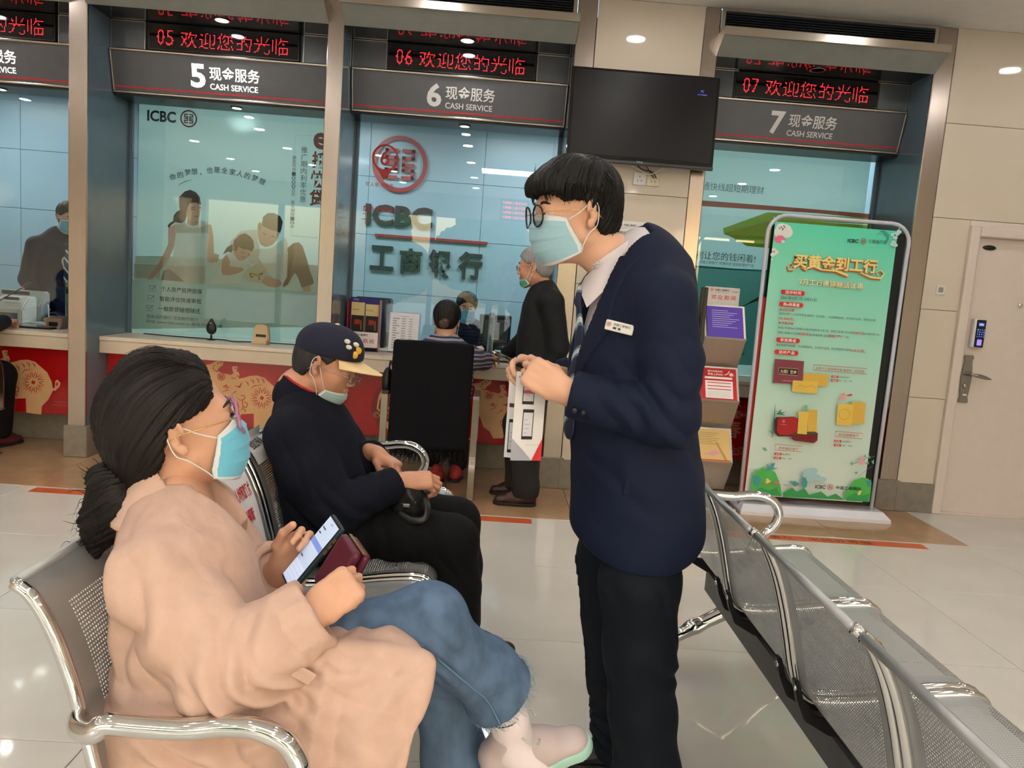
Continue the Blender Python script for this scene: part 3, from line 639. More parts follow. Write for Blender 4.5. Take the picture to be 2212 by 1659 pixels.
def hand_prims(W_, d, n, side, s=1.0, curl=((20, 30, 20),) * 4, thumb=((0.02, 0.032, 0.012), (0.05, 0.045, 0.02), (0.075, 0.045, 0.02)), spread=0.0, wid=1.0):
    """W_ wrist, d toward the fingers, n out of the palm, side +1/-1 chooses the thumb side; curl per finger: index..little in degrees (knuckle, middle, end); thumb: points (along, toward thumb side, palmwards)"""
    d = A3(d) / np.linalg.norm(d); n = A3(n); n = n - d * (n @ d); n /= np.linalg.norm(n); t = np.cross(d, n) * side; W_ = A3(W_); L = lambda a, b, c: W_ + s * (a * d + b * t * wid + c * n); out = []
    R = np.stack([d, t, n], 1)
    out.append((p_cone(W_ - 0.03 * s * d, L(0.02, 0, 0), 0.026 * s, 0.027 * s, (n, 0.72)), 0.012)); out.append((p_box(L(0.05, -0.001, 0.0), (0.044 * s, 0.039 * s * wid, 0.0135 * s), R, 0.0125 * s), 0.014)); out.append((p_ell(L(0.035, 0.026, 0.008), (0.03 * s, 0.016 * s, 0.014 * s), R), 0.012))
    for k, (off, base, ph, r) in enumerate(((0.029, 0.09, (0.042, 0.026, 0.021), 0.0092), (0.0095, 0.094, (0.046, 0.029, 0.022), 0.0094), (-0.010, 0.09, (0.042, 0.027, 0.021), 0.009), (-0.029, 0.082, (0.033, 0.02, 0.018), 0.0079))):
        p = L(base - 0.012, off, 0.0); a = 0; sp = spread * (1.5 - k) * 0.12
        out.append((p_cone(L(base - 0.03, off, -0.002), p, 0.0095 * s, 0.0098 * s), 0.008))
        for j in range(3):
            a += math.radians(curl[k][j]); v = math.cos(a) * d + math.sin(a) * n + sp * t; v = v / np.linalg.norm(v); q = p + ph[j] * s * v
            out.append((p_cone(p, q, r * s * (1 - 0.08 * j), r * s * (0.92 - 0.1 * j)), 0.0035)); p = q
    q = L(0.02, 0.022, 0.004)
    for j, pt in enumerate(thumb): e = L(*pt); out.append((p_cone(q, e, (0.0135 - 0.0018 * j) * s, (0.0118 - 0.0014 * j) * s), 0.006)); q = e
    return out
def add_hand(S_, prims):
    for p, k in prims: S_.add(p, k)
    return S_
M_hair = {}
def hair_mat(name, rgb, spec=0.3):
    if name in MATS: return MATS[name]
    m = mat(name, rgb, 0.46, var=0.3, spec=spec); nt = m.node_tree; at = nt.nodes.new('ShaderNodeAttribute'); at.attribute_name = 'strand'; nz = [n for n in nt.nodes if n.type == 'TEX_NOISE'][0]
    nt.links.new(at.outputs['Vector'], nz.inputs['Vector']); nz.inputs['Scale'].default_value = 1.0; nz.inputs['Detail'].default_value = 3
    b = nt.nodes['Principled BSDF']; bp = nt.nodes.new('ShaderNodeBump'); bp.inputs['Strength'].default_value = 0.55; bp.inputs['Distance'].default_value = 0.004
    nt.links.new(nz.outputs['Fac'], bp.inputs['Height']); nt.links.new(bp.outputs['Normal'], b.inputs['Normal']); return m
def strand_attr(V, crown, axis, fwd, dens=26.0):
    """hair flow coordinates: direction around the whorl fine, along the strand coarse"""
    q = V - A3(crown); a = A3(axis); f = A3(fwd); f = f - a * (f @ a); f /= np.linalg.norm(f); l = np.cross(a, f); az = np.arctan2(q @ l, q @ f); r = np.linalg.norm(q, axis=1)
    return np.stack([np.cos(az) * dens, np.sin(az) * dens, r * 14], 1), az, r
def groom(V, Q, crown, axis, fwd, amp=0.0025, dens=26.0):
    A_, az, r = strand_attr(V, crown, axis, fwd, dens); N = vnormals(V, Q); d = amp * (1 - 2 * np.abs(perlin(A_ * np.array([0.45, 0.45, 0.35]))) * 2) + amp * 0.5 * perlin(A_ * np.array([1.0, 1.0, 0.5]) + 9)
    return V + N * d[:, None], A_
def wisps(name, roots, m, parent, base, r=0.0011, seg=4):
    """thin tapering hair wisps; roots: list of point lists"""
    V = []; F = []
    for P in roots:
        P = smoothpath(P, 4); n = len(P); v, f = tube_data(P, [r * (1 - 0.85 * i / (n - 1)) for i in range(n)], 3); b = len(V); V += v; F += [tuple(i + b for i in q) for q in f]
    o = mesh(name, [Vector(v) - Vector(base) for v in V], F, m, parent, True); o['kind'] = 'stuff'; return o
SKIN = dict(rough=0.45, var=0.06, scale=18, bump=0.08, bscale=220, spec=0.4)

def mask_sheet(T, name, rgb, parent, base, fc=((0.0, 0.098, 0.002), (0.25, 0.1155, -0.03), (0.5, 0.1125, -0.062), (0.78, 0.103, -0.095), (1.0, 0.08, -0.121)), side=(0.046, 0.006, 0.0755, -0.012, -0.086), drop=0.0, band=True):
    """pleated medical mask as a thin curved sheet with a white nose band and piped edges"""
    na, nb = 33, 37; b_ = A3(base); G = np.zeros((nb, na, 3), np.float32); fs0, fs1, ls, u0, u1 = side; A_ = np.array(fc)
    for j in range(nb):
        b = j / (nb - 1); f0 = np.interp(b, A_[:, 0], A_[:, 1]); uc = np.interp(b, A_[:, 0], A_[:, 2]); us = u0 + (u1 - u0) * b; fs = fs0 + (fs1 - fs0) * min(1, b * 1.3)
        for i in range(na):
            a = -1 + 2 * i / (na - 1); th = a * math.radians(86); c = max(0.0, math.cos(th)) ** 0.85; pl = 0.0036 * ((b * 4.0) % 1.0 - 0.5) * (0.25 + 0.75 * c) if 0.12 < b < 0.92 else 0
            G[j, i] = T(fs + (f0 - fs) * c + pl, ls * math.sin(th), us + (uc - us) * c + drop)
    n = na * nb; V = G.reshape(-1, 3); F = [(j * na + i, j * na + i + 1, (j + 1) * na + i + 1, (j + 1) * na + i) for j in range(nb - 1) for i in range(na - 1)]
    cen = T(0.0, 0, -0.05); V2 = V + 0.0018 * (cen - V) / np.linalg.norm(cen - V, axis=1, keepdims=True); Fb = [tuple(q + n for q in f[::-1]) for f in F]
    rim = [j * na for j in range(nb)] + [(nb - 1) * na + i for i in range(1, na)] + [j * na + na - 1 for j in range(nb - 2, -1, -1)] + [i for i in range(na - 2, 0, -1)]
    Fr = [(rim[k], rim[(k + 1) % len(rim)], rim[(k + 1) % len(rim)] + n, rim[k] + n) for k in range(len(rim))]
    m1 = mat('mask_cloth_%d_%d_%d' % rgb, rgb, 0.8, var=0.04, scale=300, bump=0.05, sheen=0.2)
    o = mesh(name, np.concatenate([V, V2]) - b_, F + Fb + Fr, m1, parent, True)
    if band:
        me = o.data; me.materials.append(mat('mask_white_band', (222, 228, 232), 0.8, var=0.03)); mi = np.zeros(len(me.polygons), np.int32); nf = len(F)
        for k in range(nf):
            j, i = divmod(k, na - 1)
            if j < 4 or j > nb - 4 or i < 1 or i > na - 3: mi[k] = 1; mi[k + nf] = 1
        me.polygons.foreach_set('material_index', mi)
    return o, G
def ear_loop(G, T, q, parent, base, r=0.0013, ear=(-0.026, 0.084, 0.012), low=(-0.022, 0.084, -0.028)):
    i = -1 if q > 0 else 0; P = [G[2, i], (G[2, i] + T(ear[0] + 0.02, q * ear[1], ear[2] + 0.004)) / 2 + 0.002 * (T(0, q, 0) - T(0, 0, 0)), T(ear[0] + 0.014, q * ear[1], ear[2] + 0.012), T(ear[0], q * (ear[1] + 0.001), ear[2]), T(low[0], q * low[1], low[2]), T(low[0] + 0.018, q * (low[1] - 0.004), low[2] - 0.018), (G[-3, i] + T(low[0] + 0.03, q * 0.078, low[2] - 0.03)) / 2, G[-3, i]]
    tube('ear_loop', [Vector(v) - Vector(base) for v in smoothpath([tuple(map(float, p)) for p in P], 6)], r, mat('ear_loop_white', (238, 238, 238), 0.7), parent, seg=6)
def glasses(T, parent, base, rim_mat, arm_mat, r=0.024, rr=0.0018, shape='round', fz=0.106, u=-0.002, lens=True):
    b = Vector(base); g = None
    for q in (-1, 1):
        P = []
        for k in range(33):
            a = 2 * PI * k / 32; cx, cz = math.cos(a), math.sin(a)
            if shape == 'flower': k_ = r * (1 + 0.13 * math.cos(7 * a)); ca, cb = k_ * cx, k_ * cz
            elif shape == 'rect': ca, cb = r * 1.1 * abs(cx) ** 0.55 * (1 if cx > 0 else -1), r * 0.62 * abs(cz) ** 0.55 * (1 if cz > 0 else -1)
            else: ca, cb = r * cx, r * cz
            P.append(Vector(T(fz - 0.006 * ((ca / r) * q > 0) * abs(ca / r), q * 0.034 + ca, u + cb)) - b)
        o = tube('lens_rim', P, rr, rim_mat, parent, seg=7)
        if lens: mesh('lens', [tuple(p) for p in P[:-1]], [tuple(range(32))], M_clear, o)
        A_ = [T(fz - 0.004, q * 0.058, u + 0.006), T(fz - 0.02, q * 0.072, u + 0.008), T(0.03, q * 0.081, u + 0.008), T(-0.015, q * 0.083, u + 0.006), T(-0.035, q * 0.083, u - 0.012)]
        tube('temple', [Vector(v) - b for v in smoothpath([tuple(map(float, p)) for p in A_], 5)], 0.0012, arm_mat, parent, seg=6)
    tube('bridge', [Vector(v) - b for v in smoothpath([tuple(map(float, T(fz, -0.012, u + 0.006))), tuple(map(float, T(fz + 0.004, 0, u + 0.01))), tuple(map(float, T(fz, 0.012, u + 0.006)))], 4)], 0.0012, arm_mat, parent, seg=6)
# ------------------------------------------------------------------ perforated steel waiting benches
M_perf = mat('perforated_steel_grey', (176, 179, 181), 0.38, metal=0.6, var=0.04, scale=5)
M_beam = mat('bench_beam_black', (34, 34, 36), 0.4, metal=0.3, var=0.06)
# side profile (x forward, z up) of the bent sheet from the rolled top of the back to the rolled front of the seat
PROF = [(-0.030, 0.800), (-0.004, 0.782), (0.020, 0.745), (0.045, 0.690), (0.068, 0.620), (0.088, 0.545), (0.104, 0.480), (0.120, 0.432), (0.150, 0.402), (0.195, 0.396), (0.27, 0.402), (0.36, 0.415), (0.46, 0.430), (0.53, 0.436), (0.565, 0.430), (0.585, 0.412), (0.592, 0.39)]
def prof_curve():
    P = smoothpath([(a, 0, b) for a, b in PROF], 10); L = [0.0]
    for a, b in zip(P[:-1], P[1:]): L.append(L[-1] + (b - a).length)
    return P, np.array(L)
_PC, _PL = prof_curve()
def prof_at(s):
    x = np.interp(s, _PL, [p.x for p in _PC]); z = np.interp(s, _PL, [p.z for p in _PC]); return x, z
def perf_sheet():
    """sheet with real punched holes in the back and in the seat"""
    p = 0.0073; w = 0.49; tot = _PL[-1]; nu = int(w / p); nv = int(tot / p); V = []; F = []
    def pt(a, b): x, z = prof_at(min(max(b, 0), tot)); return (float(x), a, float(z))
    grid = {}
    def gv(i, j):
        if (i, j) not in grid: grid[(i, j)] = len(V); V.append(pt(-w / 2 + i * w / nu, j * tot / nv))
        return grid[(i, j)]
    sb = [q for q in range(nv) if 0.07 < q * p < 0.40]; ss = [q for q in range(nv) if 0.52 < q * p < 0.86]; dv = tot / nv; du = w / nu
    for j in range(nv):
        for i in range(nu):
            a, b, c, d = gv(i, j), gv(i + 1, j), gv(i + 1, j + 1), gv(i, j + 1)
            inb = j in sb or j in ss; t = (j - sb[0]) / len(sb) if j in sb else 0.0
            marg = 7 + (3 * abs(t - 0.5) ** 2 if j in sb else 0)
            if inb and marg <= i < nu - marg:
                cu, cv = -w / 2 + (i + 0.5) * du, (j + 0.5) * dv; r = 0.0021; h0 = len(V)
                for q in range(8): ang = PI / 4 * q + PI / 8 + PI; V.append(pt(cu + r * math.cos(ang), cv + r * math.sin(ang)))
                h = [h0 + q for q in range(8)]   # starts lower-left, runs counter-clockwise
                F += [(a, h[1], h[0]), (a, b, h[2], h[1]), (b, h[3], h[2]), (b, c, h[4], h[3]), (c, h[5], h[4]), (c, d, h[6], h[5]), (d, h[7], h[6]), (d, a, h[0], h[7])]
            else: F.append((a, b, c, d))
    me = bpy.data.meshes.new('perforated_sheet'); me.from_pydata(V, [], F); me.update(); me.polygons.foreach_set('use_smooth', [True] * len(me.polygons)); me.materials.append(M_perf); return me
_sheet = perf_sheet()
def rail_mesh():
    """bent chrome side rail following the sheet"""
    P = [(x - 0.004, 0, z) for x, z in [prof_at(s) for s in np.linspace(-0.0, _PL[-1], 60)]]
    V, F = tube_data(P, 0.0115, 8, 1.0, up=(0, 1, 0)); me = bpy.data.meshes.new('side_rail'); me.from_pydata([tuple(v) for v in V], [], F); me.update(); me.polygons.foreach_set('use_smooth', [True] * len(me.polygons)); me.materials.append(M_chrome); return me
_rail = rail_mesh()
def top_rail_mesh():
    V, F = tube_data([(-0.034, -0.245, 0.800), (-0.034, 0.245, 0.800)], 0.009, 10); me = bpy.data.meshes.new('top_roll'); me.from_pydata([tuple(v) for v in V], [], F); me.update(); me.polygons.foreach_set('use_smooth', [True] * len(me.polygons)); me.materials.append(M_perf); return me
_top = top_rail_mesh()
def cast_bracket():
    pts = [(0.092, 0.47), (0.108, 0.42), (0.14, 0.385), (0.2, 0.378), (0.36, 0.40), (0.36, 0.385), (0.31, 0.355), (0.31, 0.335), (0.18, 0.335), (0.115, 0.37), (0.092, 0.42), (0.08, 0.47)]
    return pts
def bench(name, label, x, y0, n, pitch, arms):
    """row of n seats running in +Y from y0, facing +X; x is the line of the back"""
    t = thing(name, label, 'bench', (x, y0, 0))
    L = n * pitch
    box('beam', (0.19, 0.29, 0.02, L - 0.02, 0.245, 0.335), mat('bench_beam_grey', (84, 84, 84), 0.4, metal=0.4), t, bev=0.006)
    for k in range(n):
        yc = (k + 0.5) * pitch
        s = obj('seat', _sheet, None, t, (0, yc, 0))
        for q in (-1, 1): obj('side_rail', _rail, None, s, (0, q * 0.249, 0))
        obj('top_roll', _top, None, s)
        br = prism('bracket', cast_bracket(), -0.012, 0.012, M_beam, t, plane='xz', bev=0.003); br.location = (0, yc - 0.21, 0)
        br = obj('bracket', br.data, None, t, (0, yc + 0.21, 0))
        for q in (-0.21, 0.21): lathe('bolt', [(0.0, 0.006), (0.007, 0.005), (0.009, 0.0)][::-1], M_chrome, br, seg=8, loc=(0.083, -0.012 if q < 0 else -0.43, 0.455), rot=(0, -PI / 2 - 0.3, 0))
    for yy in (0.18, L - 0.18):   # cast legs: short stem, splayed feet
        S_ = Solid(); S_.add(p_cone((0.25, yy, 0.30), (0.25, yy, 0.235), 0.034, 0.03), 0.02)
        S_.add(p_path([(0.25, yy, 0.245), (0.12, yy, 0.17), (-0.02, yy, 0.075), (-0.10, yy, 0.022)], [0.034, 0.028, 0.022, 0.016], ((0, 0, 1), 0.75)), 0.02)
        S_.add(p_path([(0.25, yy, 0.245), (0.34, yy, 0.17), (0.44, yy, 0.075), (0.52, yy, 0.022)], [0.034, 0.028, 0.022, 0.016], ((0, 0, 1), 0.75)), 0.02)
        lg = solid_obj('leg', S_.mesh(0.008), M_chrome, t)
        for xx in (-0.10, 0.52): lathe('foot_pad', [(0.022, 0.0), (0.024, 0.008), (0.012, 0.016), (0.0, 0.016)], M_black, lg, seg=12, loc=(xx, yy, 0))
    for yy in arms:   # tubular armrest: from the back rail forward, round the nose, down and back to the seat frame
        q_ = 0.072 if yy < 0 else -0.072
        P = smoothpath([(0.075, yy + q_, 0.575), (0.10, yy + q_ * 0.35, 0.585), (0.135, yy, 0.596), (0.155, yy, 0.612), (0.21, yy, 0.611), (0.28, yy, 0.611), (0.34, yy, 0.62), (0.39, yy, 0.618), (0.435, yy, 0.597), (0.458, yy, 0.555), (0.45, yy, 0.512), (0.42, yy, 0.478), (0.37, yy + q_ * 0.3, 0.448), (0.34, yy + q_, 0.422)], 6)
        tube('armrest', P, 0.0175, M_chrome, t, seg=14)
    return t
bench('waiting_bench', 'perforated grey steel bench with chrome arms carrying the woman and the capped man', -0.714, 1.2, 4, 0.533, (-0.06, 2.14))
bench('waiting_bench', 'empty perforated grey steel bench seen from behind, right of the standing man', 0.685, 0.69, 4, 0.533, (-0.06, 2.15))
# ------------------------------------------------------------------ standing man in the navy suit
M_skin1 = mat('skin_light', (226, 176, 148), **SKIN); M_skin2 = mat('skin_warm', (216, 166, 138), **SKIN); M_skin3 = mat('skin_old', (206, 150, 122), **SKIN)
M_navy = mat('navy_wool', (19, 27, 52), 0.75, var=0.1, scale=400, bump=0.06, spec=0.25); M_trou = mat('dark_wool', (15, 21, 30), 0.75, var=0.1, scale=400, bump=0.05, spec=0.25)
M_shirt = mat('white_shirt', (226, 218, 222), 0.7, var=0.02, bump=0.04, bscale=60); M_blackleather = mat('black_leather', (20, 20, 21), 0.38, var=0.1, scale=60, bump=0.05)
M_bhair = hair_mat('black_hair', (14, 12, 13)); M_gold_wire = mat('gold_wire', (200, 160, 100), 0.2, metal=1.0)
def shoe_solid(heel, toe, h=0.075, w=0.045, up=(0, 0, 1)):
    """low shoe from heel point to toe point on the ground"""
    a, b, u = A3(heel), A3(toe), A3(up); d = (b - a) / np.linalg.norm(b - a); L = np.linalg.norm(b - a); s_ = np.cross(u, d); S_ = Solid()
    P = lambda f, l, z: a + d * f * L + s_ * l + u * z
    S_.add(p_cone(P(0.13, 0, 0.045), P(0.5, 0, 0.042), w * 0.82, w * 0.9), 0.02); S_.add(p_cone(P(0.5, 0, 0.036), P(0.84, 0.004, 0.03), w * 0.92, w * 0.8, (u, 0.72)), 0.03); S_.add(p_cone(P(0.16, 0, 0.06), P(0.3, 0, h + 0.02), w * 0.75, w * 0.72), 0.02); S_.add(p_cone(P(0.3, 0, h + 0.01), P(0.62, 0, 0.05), w * 0.6, w * 0.6), 0.03)
    S_.cut(a + u * 0.012, -u, 0.003); return S_, P, d, s_
def sole_solid(P, w, u, L=1.0, th=0.02):
    S_ = Solid(); S_.add(p_cone(P(0.13, 0, 0.01), P(0.5, 0, 0.01), w * 0.86, w * 0.84), 0.02); S_.add(p_cone(P(0.5, 0, 0.01), P(0.85, 0.004, 0.01), w * 0.95, w * 0.86), 0.03); S_.cut(P(0, 0, th), u, 0.002); S_.cut(P(0, 0, 0.0005), -A3(u), 0.002); return S_
MB = (0.41, 1.95, 0.0)
man = thing('person', 'young man in a navy suit, round glasses and blue mask, standing with a leaflet', 'person', MB)
axh = yaw_pitch(math.radians(180 + 17), math.radians(-7), 0.0); fb, lb, ub = basis((-0.985, -0.17, 0))
HC = A3((0.184, 1.95, 1.526)); HS = 1.03
hs, TM = head_solid(HC, axh, HS, neck=((0.315, 1.95, 1.40), 0.06)); hs.add(p_cone((0.31, 1.95, 1.42), (0.35, 1.95, 1.33), 0.062, 0.09), 0.03)
vh = hs.mesh(0.0034)
# near (left) hand gripping the leaflet, far (right) hand behind it with the pen
lw = A3((0.168, 1.785, 1.108)); ld = A3((-0.80, 0.20, 0.40)); ln = A3((0.15, 0.93, -0.2))
hl = Solid(); add_hand(hl, hand_prims(lw, ld, ln, -1, 0.98, curl=((52, 48, 30), (58, 52, 30), (62, 55, 32), (66, 58, 32)), thumb=((0.035, 0.036, 0.018), (0.062, 0.034, 0.03), (0.086, 0.022, 0.036)))); hl.add(p_cone(lw, (0.29, 1.765, 1.085), 0.026, 0.036), 0.02)
rw = A3((0.14, 1.99, 1.12)); rd = A3((-0.86, -0.36, 0.22)); rn = A3((0.1, -0.72, -0.6))
hr = Solid(); add_hand(hr, hand_prims(rw, rd, rn, 1, 0.98, curl=((35, 45, 25), (48, 50, 30), (56, 55, 30), (60, 58, 30)), thumb=((0.035, 0.036, 0.02), (0.06, 0.036, 0.034), (0.08, 0.024, 0.042)))); hr.add(p_cone(rw, (0.28, 2.08, 1.09), 0.026, 0.036), 0.02)
bd = Solid(); bd.add(p_torso([((0.36, 1.95, 1.30), .07, .13), ((0.365, 1.95, 1.1), .09, .13), ((0.41, 1.95, 0.85), .1, .14)], fb), 0.03)
for q, hx, kx, ax_ in ((-1, 1.865, 1.855, 1.845), (1, 2.04, 2.05, 2.055)): bd.add(p_path([(0.41, hx, 0.82), (0.425 if q < 0 else 0.40, kx, 0.46), (0.485 if q < 0 else 0.45, ax_, 0.08)], [0.08, 0.055, 0.04]), 0.03)
solid_obj('body', join(vh, hl.mesh(0.0026), hr.mesh(0.0026), bd.mesh(0.012)), M_skin1, man, MB)
face_parts(TM, HS, axh, man, MB)
RINGS = [((0.345, 1.95, 1.395), .07, .115), ((0.372, 1.95, 1.335), .112, .175), ((0.366, 1.95, 1.25), .128, .186), ((0.354, 1.95, 1.15), .138, .184), ((0.36, 1.95, 1.05), .138, .174), ((0.385, 1.95, 0.95), .150, .178), ((0.402, 1.95, 0.85), .160, .186), ((0.412, 1.95, 0.74), .165, .19), ((0.418, 1.95, 0.55), .168, .192)]
c0 = A3((0.372, 1.95, 0.0))
def loc_l(P): return (P - c0) @ lb
def loc_f(P): return (P - c0) @ fb
SHN, ELN, WRN = (0.392, 1.78, 1.328), (0.418, 1.73, 1.06), (0.196, 1.785, 1.098); SHF, ELF, WRF = (0.355, 2.12, 1.325), (0.40, 2.17, 1.07), (0.19, 2.04, 1.105)
def jacket_solid(off=0.0, arms=True):
    S_ = Solid(); S_.add(p_torso([(c, d + off, w + off) for c, d, w in RINGS], fb), 0.03)
    if arms:
        for sh, el, wr in ((SHN, ELN, WRN), (SHF, ELF, WRF)):
            S_.add(p_cone((0.36, 1.95, 1.37), sh, 0.062, 0.066), 0.05); S_.add(p_path([sh, ((sh[0] + el[0]) / 2 + 0.012, (sh[1] + el[1]) / 2, (sh[2] + el[2]) / 2), el], [0.07, 0.069, 0.064]), 0.018); S_.add(p_path([el, wr], [0.063, 0.055]), 0.015)
            d = A3(wr) - A3(el); S_.ops.append(('s', (lambda P, w_=A3(wr), n_=d / np.linalg.norm(d): -np.minimum((P - w_) @ n_ + 0.0, 0.16 - np.linalg.norm(P - w_ - 0.08 * n_, axis=-1)), A3(wr) - 0.2, A3(wr) + 0.2), 0.004))
    return S_
vw = lambda z: np.interp(z, [1.0, 1.06, 1.30, 1.42, 1.6], [0.0, 0.004, 0.058, 0.078, 0.10])
J = jacket_solid(); J.ops.append(('s', (lambda P: np.maximum(np.abs(loc_l(P)) - vw(P[..., 2]), 0.02 - loc_f(P)), A3((0.1, 1.8, 0.98)), A3((0.42, 2.1, 1.6))), 0.004))
J.sub(p_cone((0.335, 1.95, 1.36), (0.29, 1.95, 1.48), 0.07, 0.08), 0.006); J.cut((0.42, 1.95, 0.672), (0.0, 0, -1), 0.006); J.cut((0.55, 1.95, 0.70), (0.45, 0, -1), 0.03); J.cut((0.27, 1.95, 0.70), (-0.5, 0, -1), 0.03)
V, Q = J.mesh(0.0058); V = wrinkle(V, Q, noises=((0.002, (7, 7, 4), 3.3),), folds=(((0.43, 1.70, 1.07), (0.5, 0.1, 0.8), 0.055, 0.007, 0.10, 1.2), ((0.32, 1.73, 1.08), (0.8, 0, 0.5), 0.06, 0.006, 0.09, 1.0), ((0.44, 1.74, 1.2), (0.3, 0.0, 1.0), 0.06, 0.0035, 0.08, 1.0), ((0.50, 1.86, 1.02), (0.2, 0, 1), 0.08, 0.004, 0.12, 1.2), ((0.34, 1.78, 0.92), (0.4, 0, 1), 0.11, 0.003, 0.15, 1.5)))
jk = solid_obj('suit_jacket', (relax(V, Q, 1, 0.4), Q), M_navy, man, MB)
# lapels, collar
for q in (-1, 1):
    def lap(P, q=q):
        l = loc_l(P) * q; z = P[..., 2]; w = vw(z); wide = np.interp(z, [1.03, 1.12, 1.27, 1.285, 1.31, 1.43], [0.004, 0.03, 0.082, 0.06, 0.052, 0.05]); return np.maximum(np.maximum(w - 0.001 - l, l - w - wide), np.maximum(0.02 - loc_f(P), np.maximum(1.03 - z, z - 1.43)))
    L_ = jacket_solid(0.0065, False); L_.add(p_cone((0.36, 1.95, 1.375), SHN if q > 0 else SHF, 0.066, 0.07), 0.05); L_.inter(lap, 0.002); solid_obj('lapel', L_.mesh(0.004, clip=((0.1, 1.7, 1.0), (0.45, 2.2, 1.45))), M_navy, jk, MB)
Cc = Solid().add(p_cone((0.345, 1.95, 1.36), (0.305, 1.95, 1.455), 0.088, 0.076), 0.01).sub(p_cone((0.34, 1.95, 1.33), (0.29, 1.95, 1.475), 0.08, 0.069), 0.002).cut((0.30, 1.95, 1.435), (-0.45, 0, 0.9)).cut((0.30, 1.95, 1.40), (-1, 0, 0.05), 0.003); solid_obj('jacket_collar', Cc.mesh(0.0035), M_navy, jk, MB)
Sh = Solid().add(p_torso([(c, d - 0.012, w - 0.012) for c, d, w in RINGS[:6]], fb), 0.03); Sh.inter(lambda P: np.maximum(np.abs(loc_l(P)) - vw(P[..., 2]) - 0.03, -0.0 - loc_f(P))); shirt = solid_obj('shirt', Sh.mesh(0.005), M_shirt, man, MB)
Sc = Solid().add(p_cone((0.325, 1.95, 1.375), (0.268, 1.95, 1.475), 0.079, 0.071), 0.01).sub(p_cone((0.33, 1.95, 1.34), (0.262, 1.95, 1.49), 0.072, 0.0655), 0.002).cut((0.29, 1.95, 1.452), (-0.62, 0, 0.8)).cut((0.29, 1.95, 1.36), (0.35, 0, -0.9)); solid_obj('shirt_collar', Sc.mesh(0.003), M_shirt, shirt, MB)
for q in (-1, 1):   # pointed collar leaves folded over
    A_ = lambda *p: tuple(A3(p) - A3(MB)); yy = lambda d: 1.95 - q * d
    mesh('collar_leaf', [A_(0.325, yy(0.074), 1.455), A_(0.262, yy(0.076), 1.40), A_(0.214, yy(0.044), 1.33), A_(0.222, yy(0.014), 1.375), A_(0.262, yy(0.056), 1.425), A_(0.33, yy(0.082), 1.405), A_(0.27, yy(0.083), 1.352), A_(0.226, yy(0.07), 1.300), A_(0.212, yy(0.02), 1.352)], [(0, 1, 6, 5), (1, 2, 7, 6), (1, 4, 3, 2), (2, 3, 8, 7), (0, 4, 1)], M_shirt, shirt, True)
# striped tie
M_tie = mat('striped_tie', (24, 36, 66), 0.5, var=0.0); _nt = M_tie.node_tree; _w = _nt.nodes.new('ShaderNodeTexWave'); _w.inputs['Scale'].default_value = 7.5; _w.bands_direction = 'DIAGONAL'; _cr = _nt.nodes.new('ShaderNodeValToRGB')
_cr.color_ramp.interpolation = 'CONSTANT'; _cr.color_ramp.elements[0].color = (*lin((24, 36, 66)), 1); _cr.color_ramp.elements[1].position = 0.72; _cr.color_ramp.elements[1].color = (*lin((92, 130, 150)), 1); e_ = _cr.color_ramp.elements.new(0.93); e_.color = (*lin((214, 220, 224)), 1)
_tcn = [n for n in _nt.nodes if n.type == 'TEX_COORD'][0]; _nt.links.new(_tcn.outputs['Object'], _w.inputs['Vector']); _nt.links.new(_w.outputs['Fac'], _cr.inputs['Fac']); _nt.links.new(_cr.outputs['Color'], _nt.nodes['Principled BSDF'].inputs['Base Color'])
Ti = Solid().add(p_cone((0.225, 1.945, 1.345), (0.214, 1.94, 1.312), 0.02, 0.014), 0.01).add(p_path([(0.212, 1.94, 1.31), (0.222, 1.938, 1.22), (0.214, 1.937, 1.12), (0.214, 1.937, 1.0)], [0.017, 0.026, 0.036, 0.04], (fb, 0.3)), 0.006); solid_obj('necktie', Ti.mesh(0.003), M_tie, man, MB)
# buttons, badge, pocket flap
for k in range(4): lathe('cuff_button', [(0.0, 0.004), (0.006, 0.004), (0.0075, 0.0)][::-1], M_black, jk, seg=10, loc=(0.2 + 0.02 * k - MB[0], 1.7275 - MB[1], 1.068 - 0.004 * k), rot=(PI / 2, 0, 0))
lathe('button', [(0.003, 0.002), (0.009, 0.005), (0.011, 0.0)][::-1], M_black, jk, seg=12, loc=(0.243 - MB[0], 1.90 - MB[1], 0.945), rot=(PI / 2, 0, -1.2))
bg = box('name_badge', (-0.033, 0.033, -0.003, 0.003, -0.012, 0.012), M_whiteplastic, man, bev=0.002, loc=(0.292 - MB[0], 1.772 - MB[1], 1.262), rot=(-0.1, math.radians(9), math.radians(-14)))
P = Print(-0.0032); P.logo(-0.025, 0.002, 0.0055, ink((180, 40, 50))); P.text('中国工商银行', -0.014, 0.026, 0.001, 0.007, ink((60, 60, 66)), bold=0.01); P.rect(-0.014, -0.006, -0.007, -0.002, ink((60, 60, 66)), up=False); P.rect(-0.002, 0.004, -0.007, -0.002, ink((60, 60, 66)), up=False); P.done('badge_print', bg)
fp = Solid().add(p_box((0.40, 1.772, 0.885), (0.065, 0.006, 0.022), np.stack([A3((1, 0.05, -0.05)), A3((0, 1, 0)), A3((0.05, 0, 1))], 1), 0.004), 0.004); solid_obj('pocket_flap', fp.mesh(0.0035), M_navy, jk, MB)
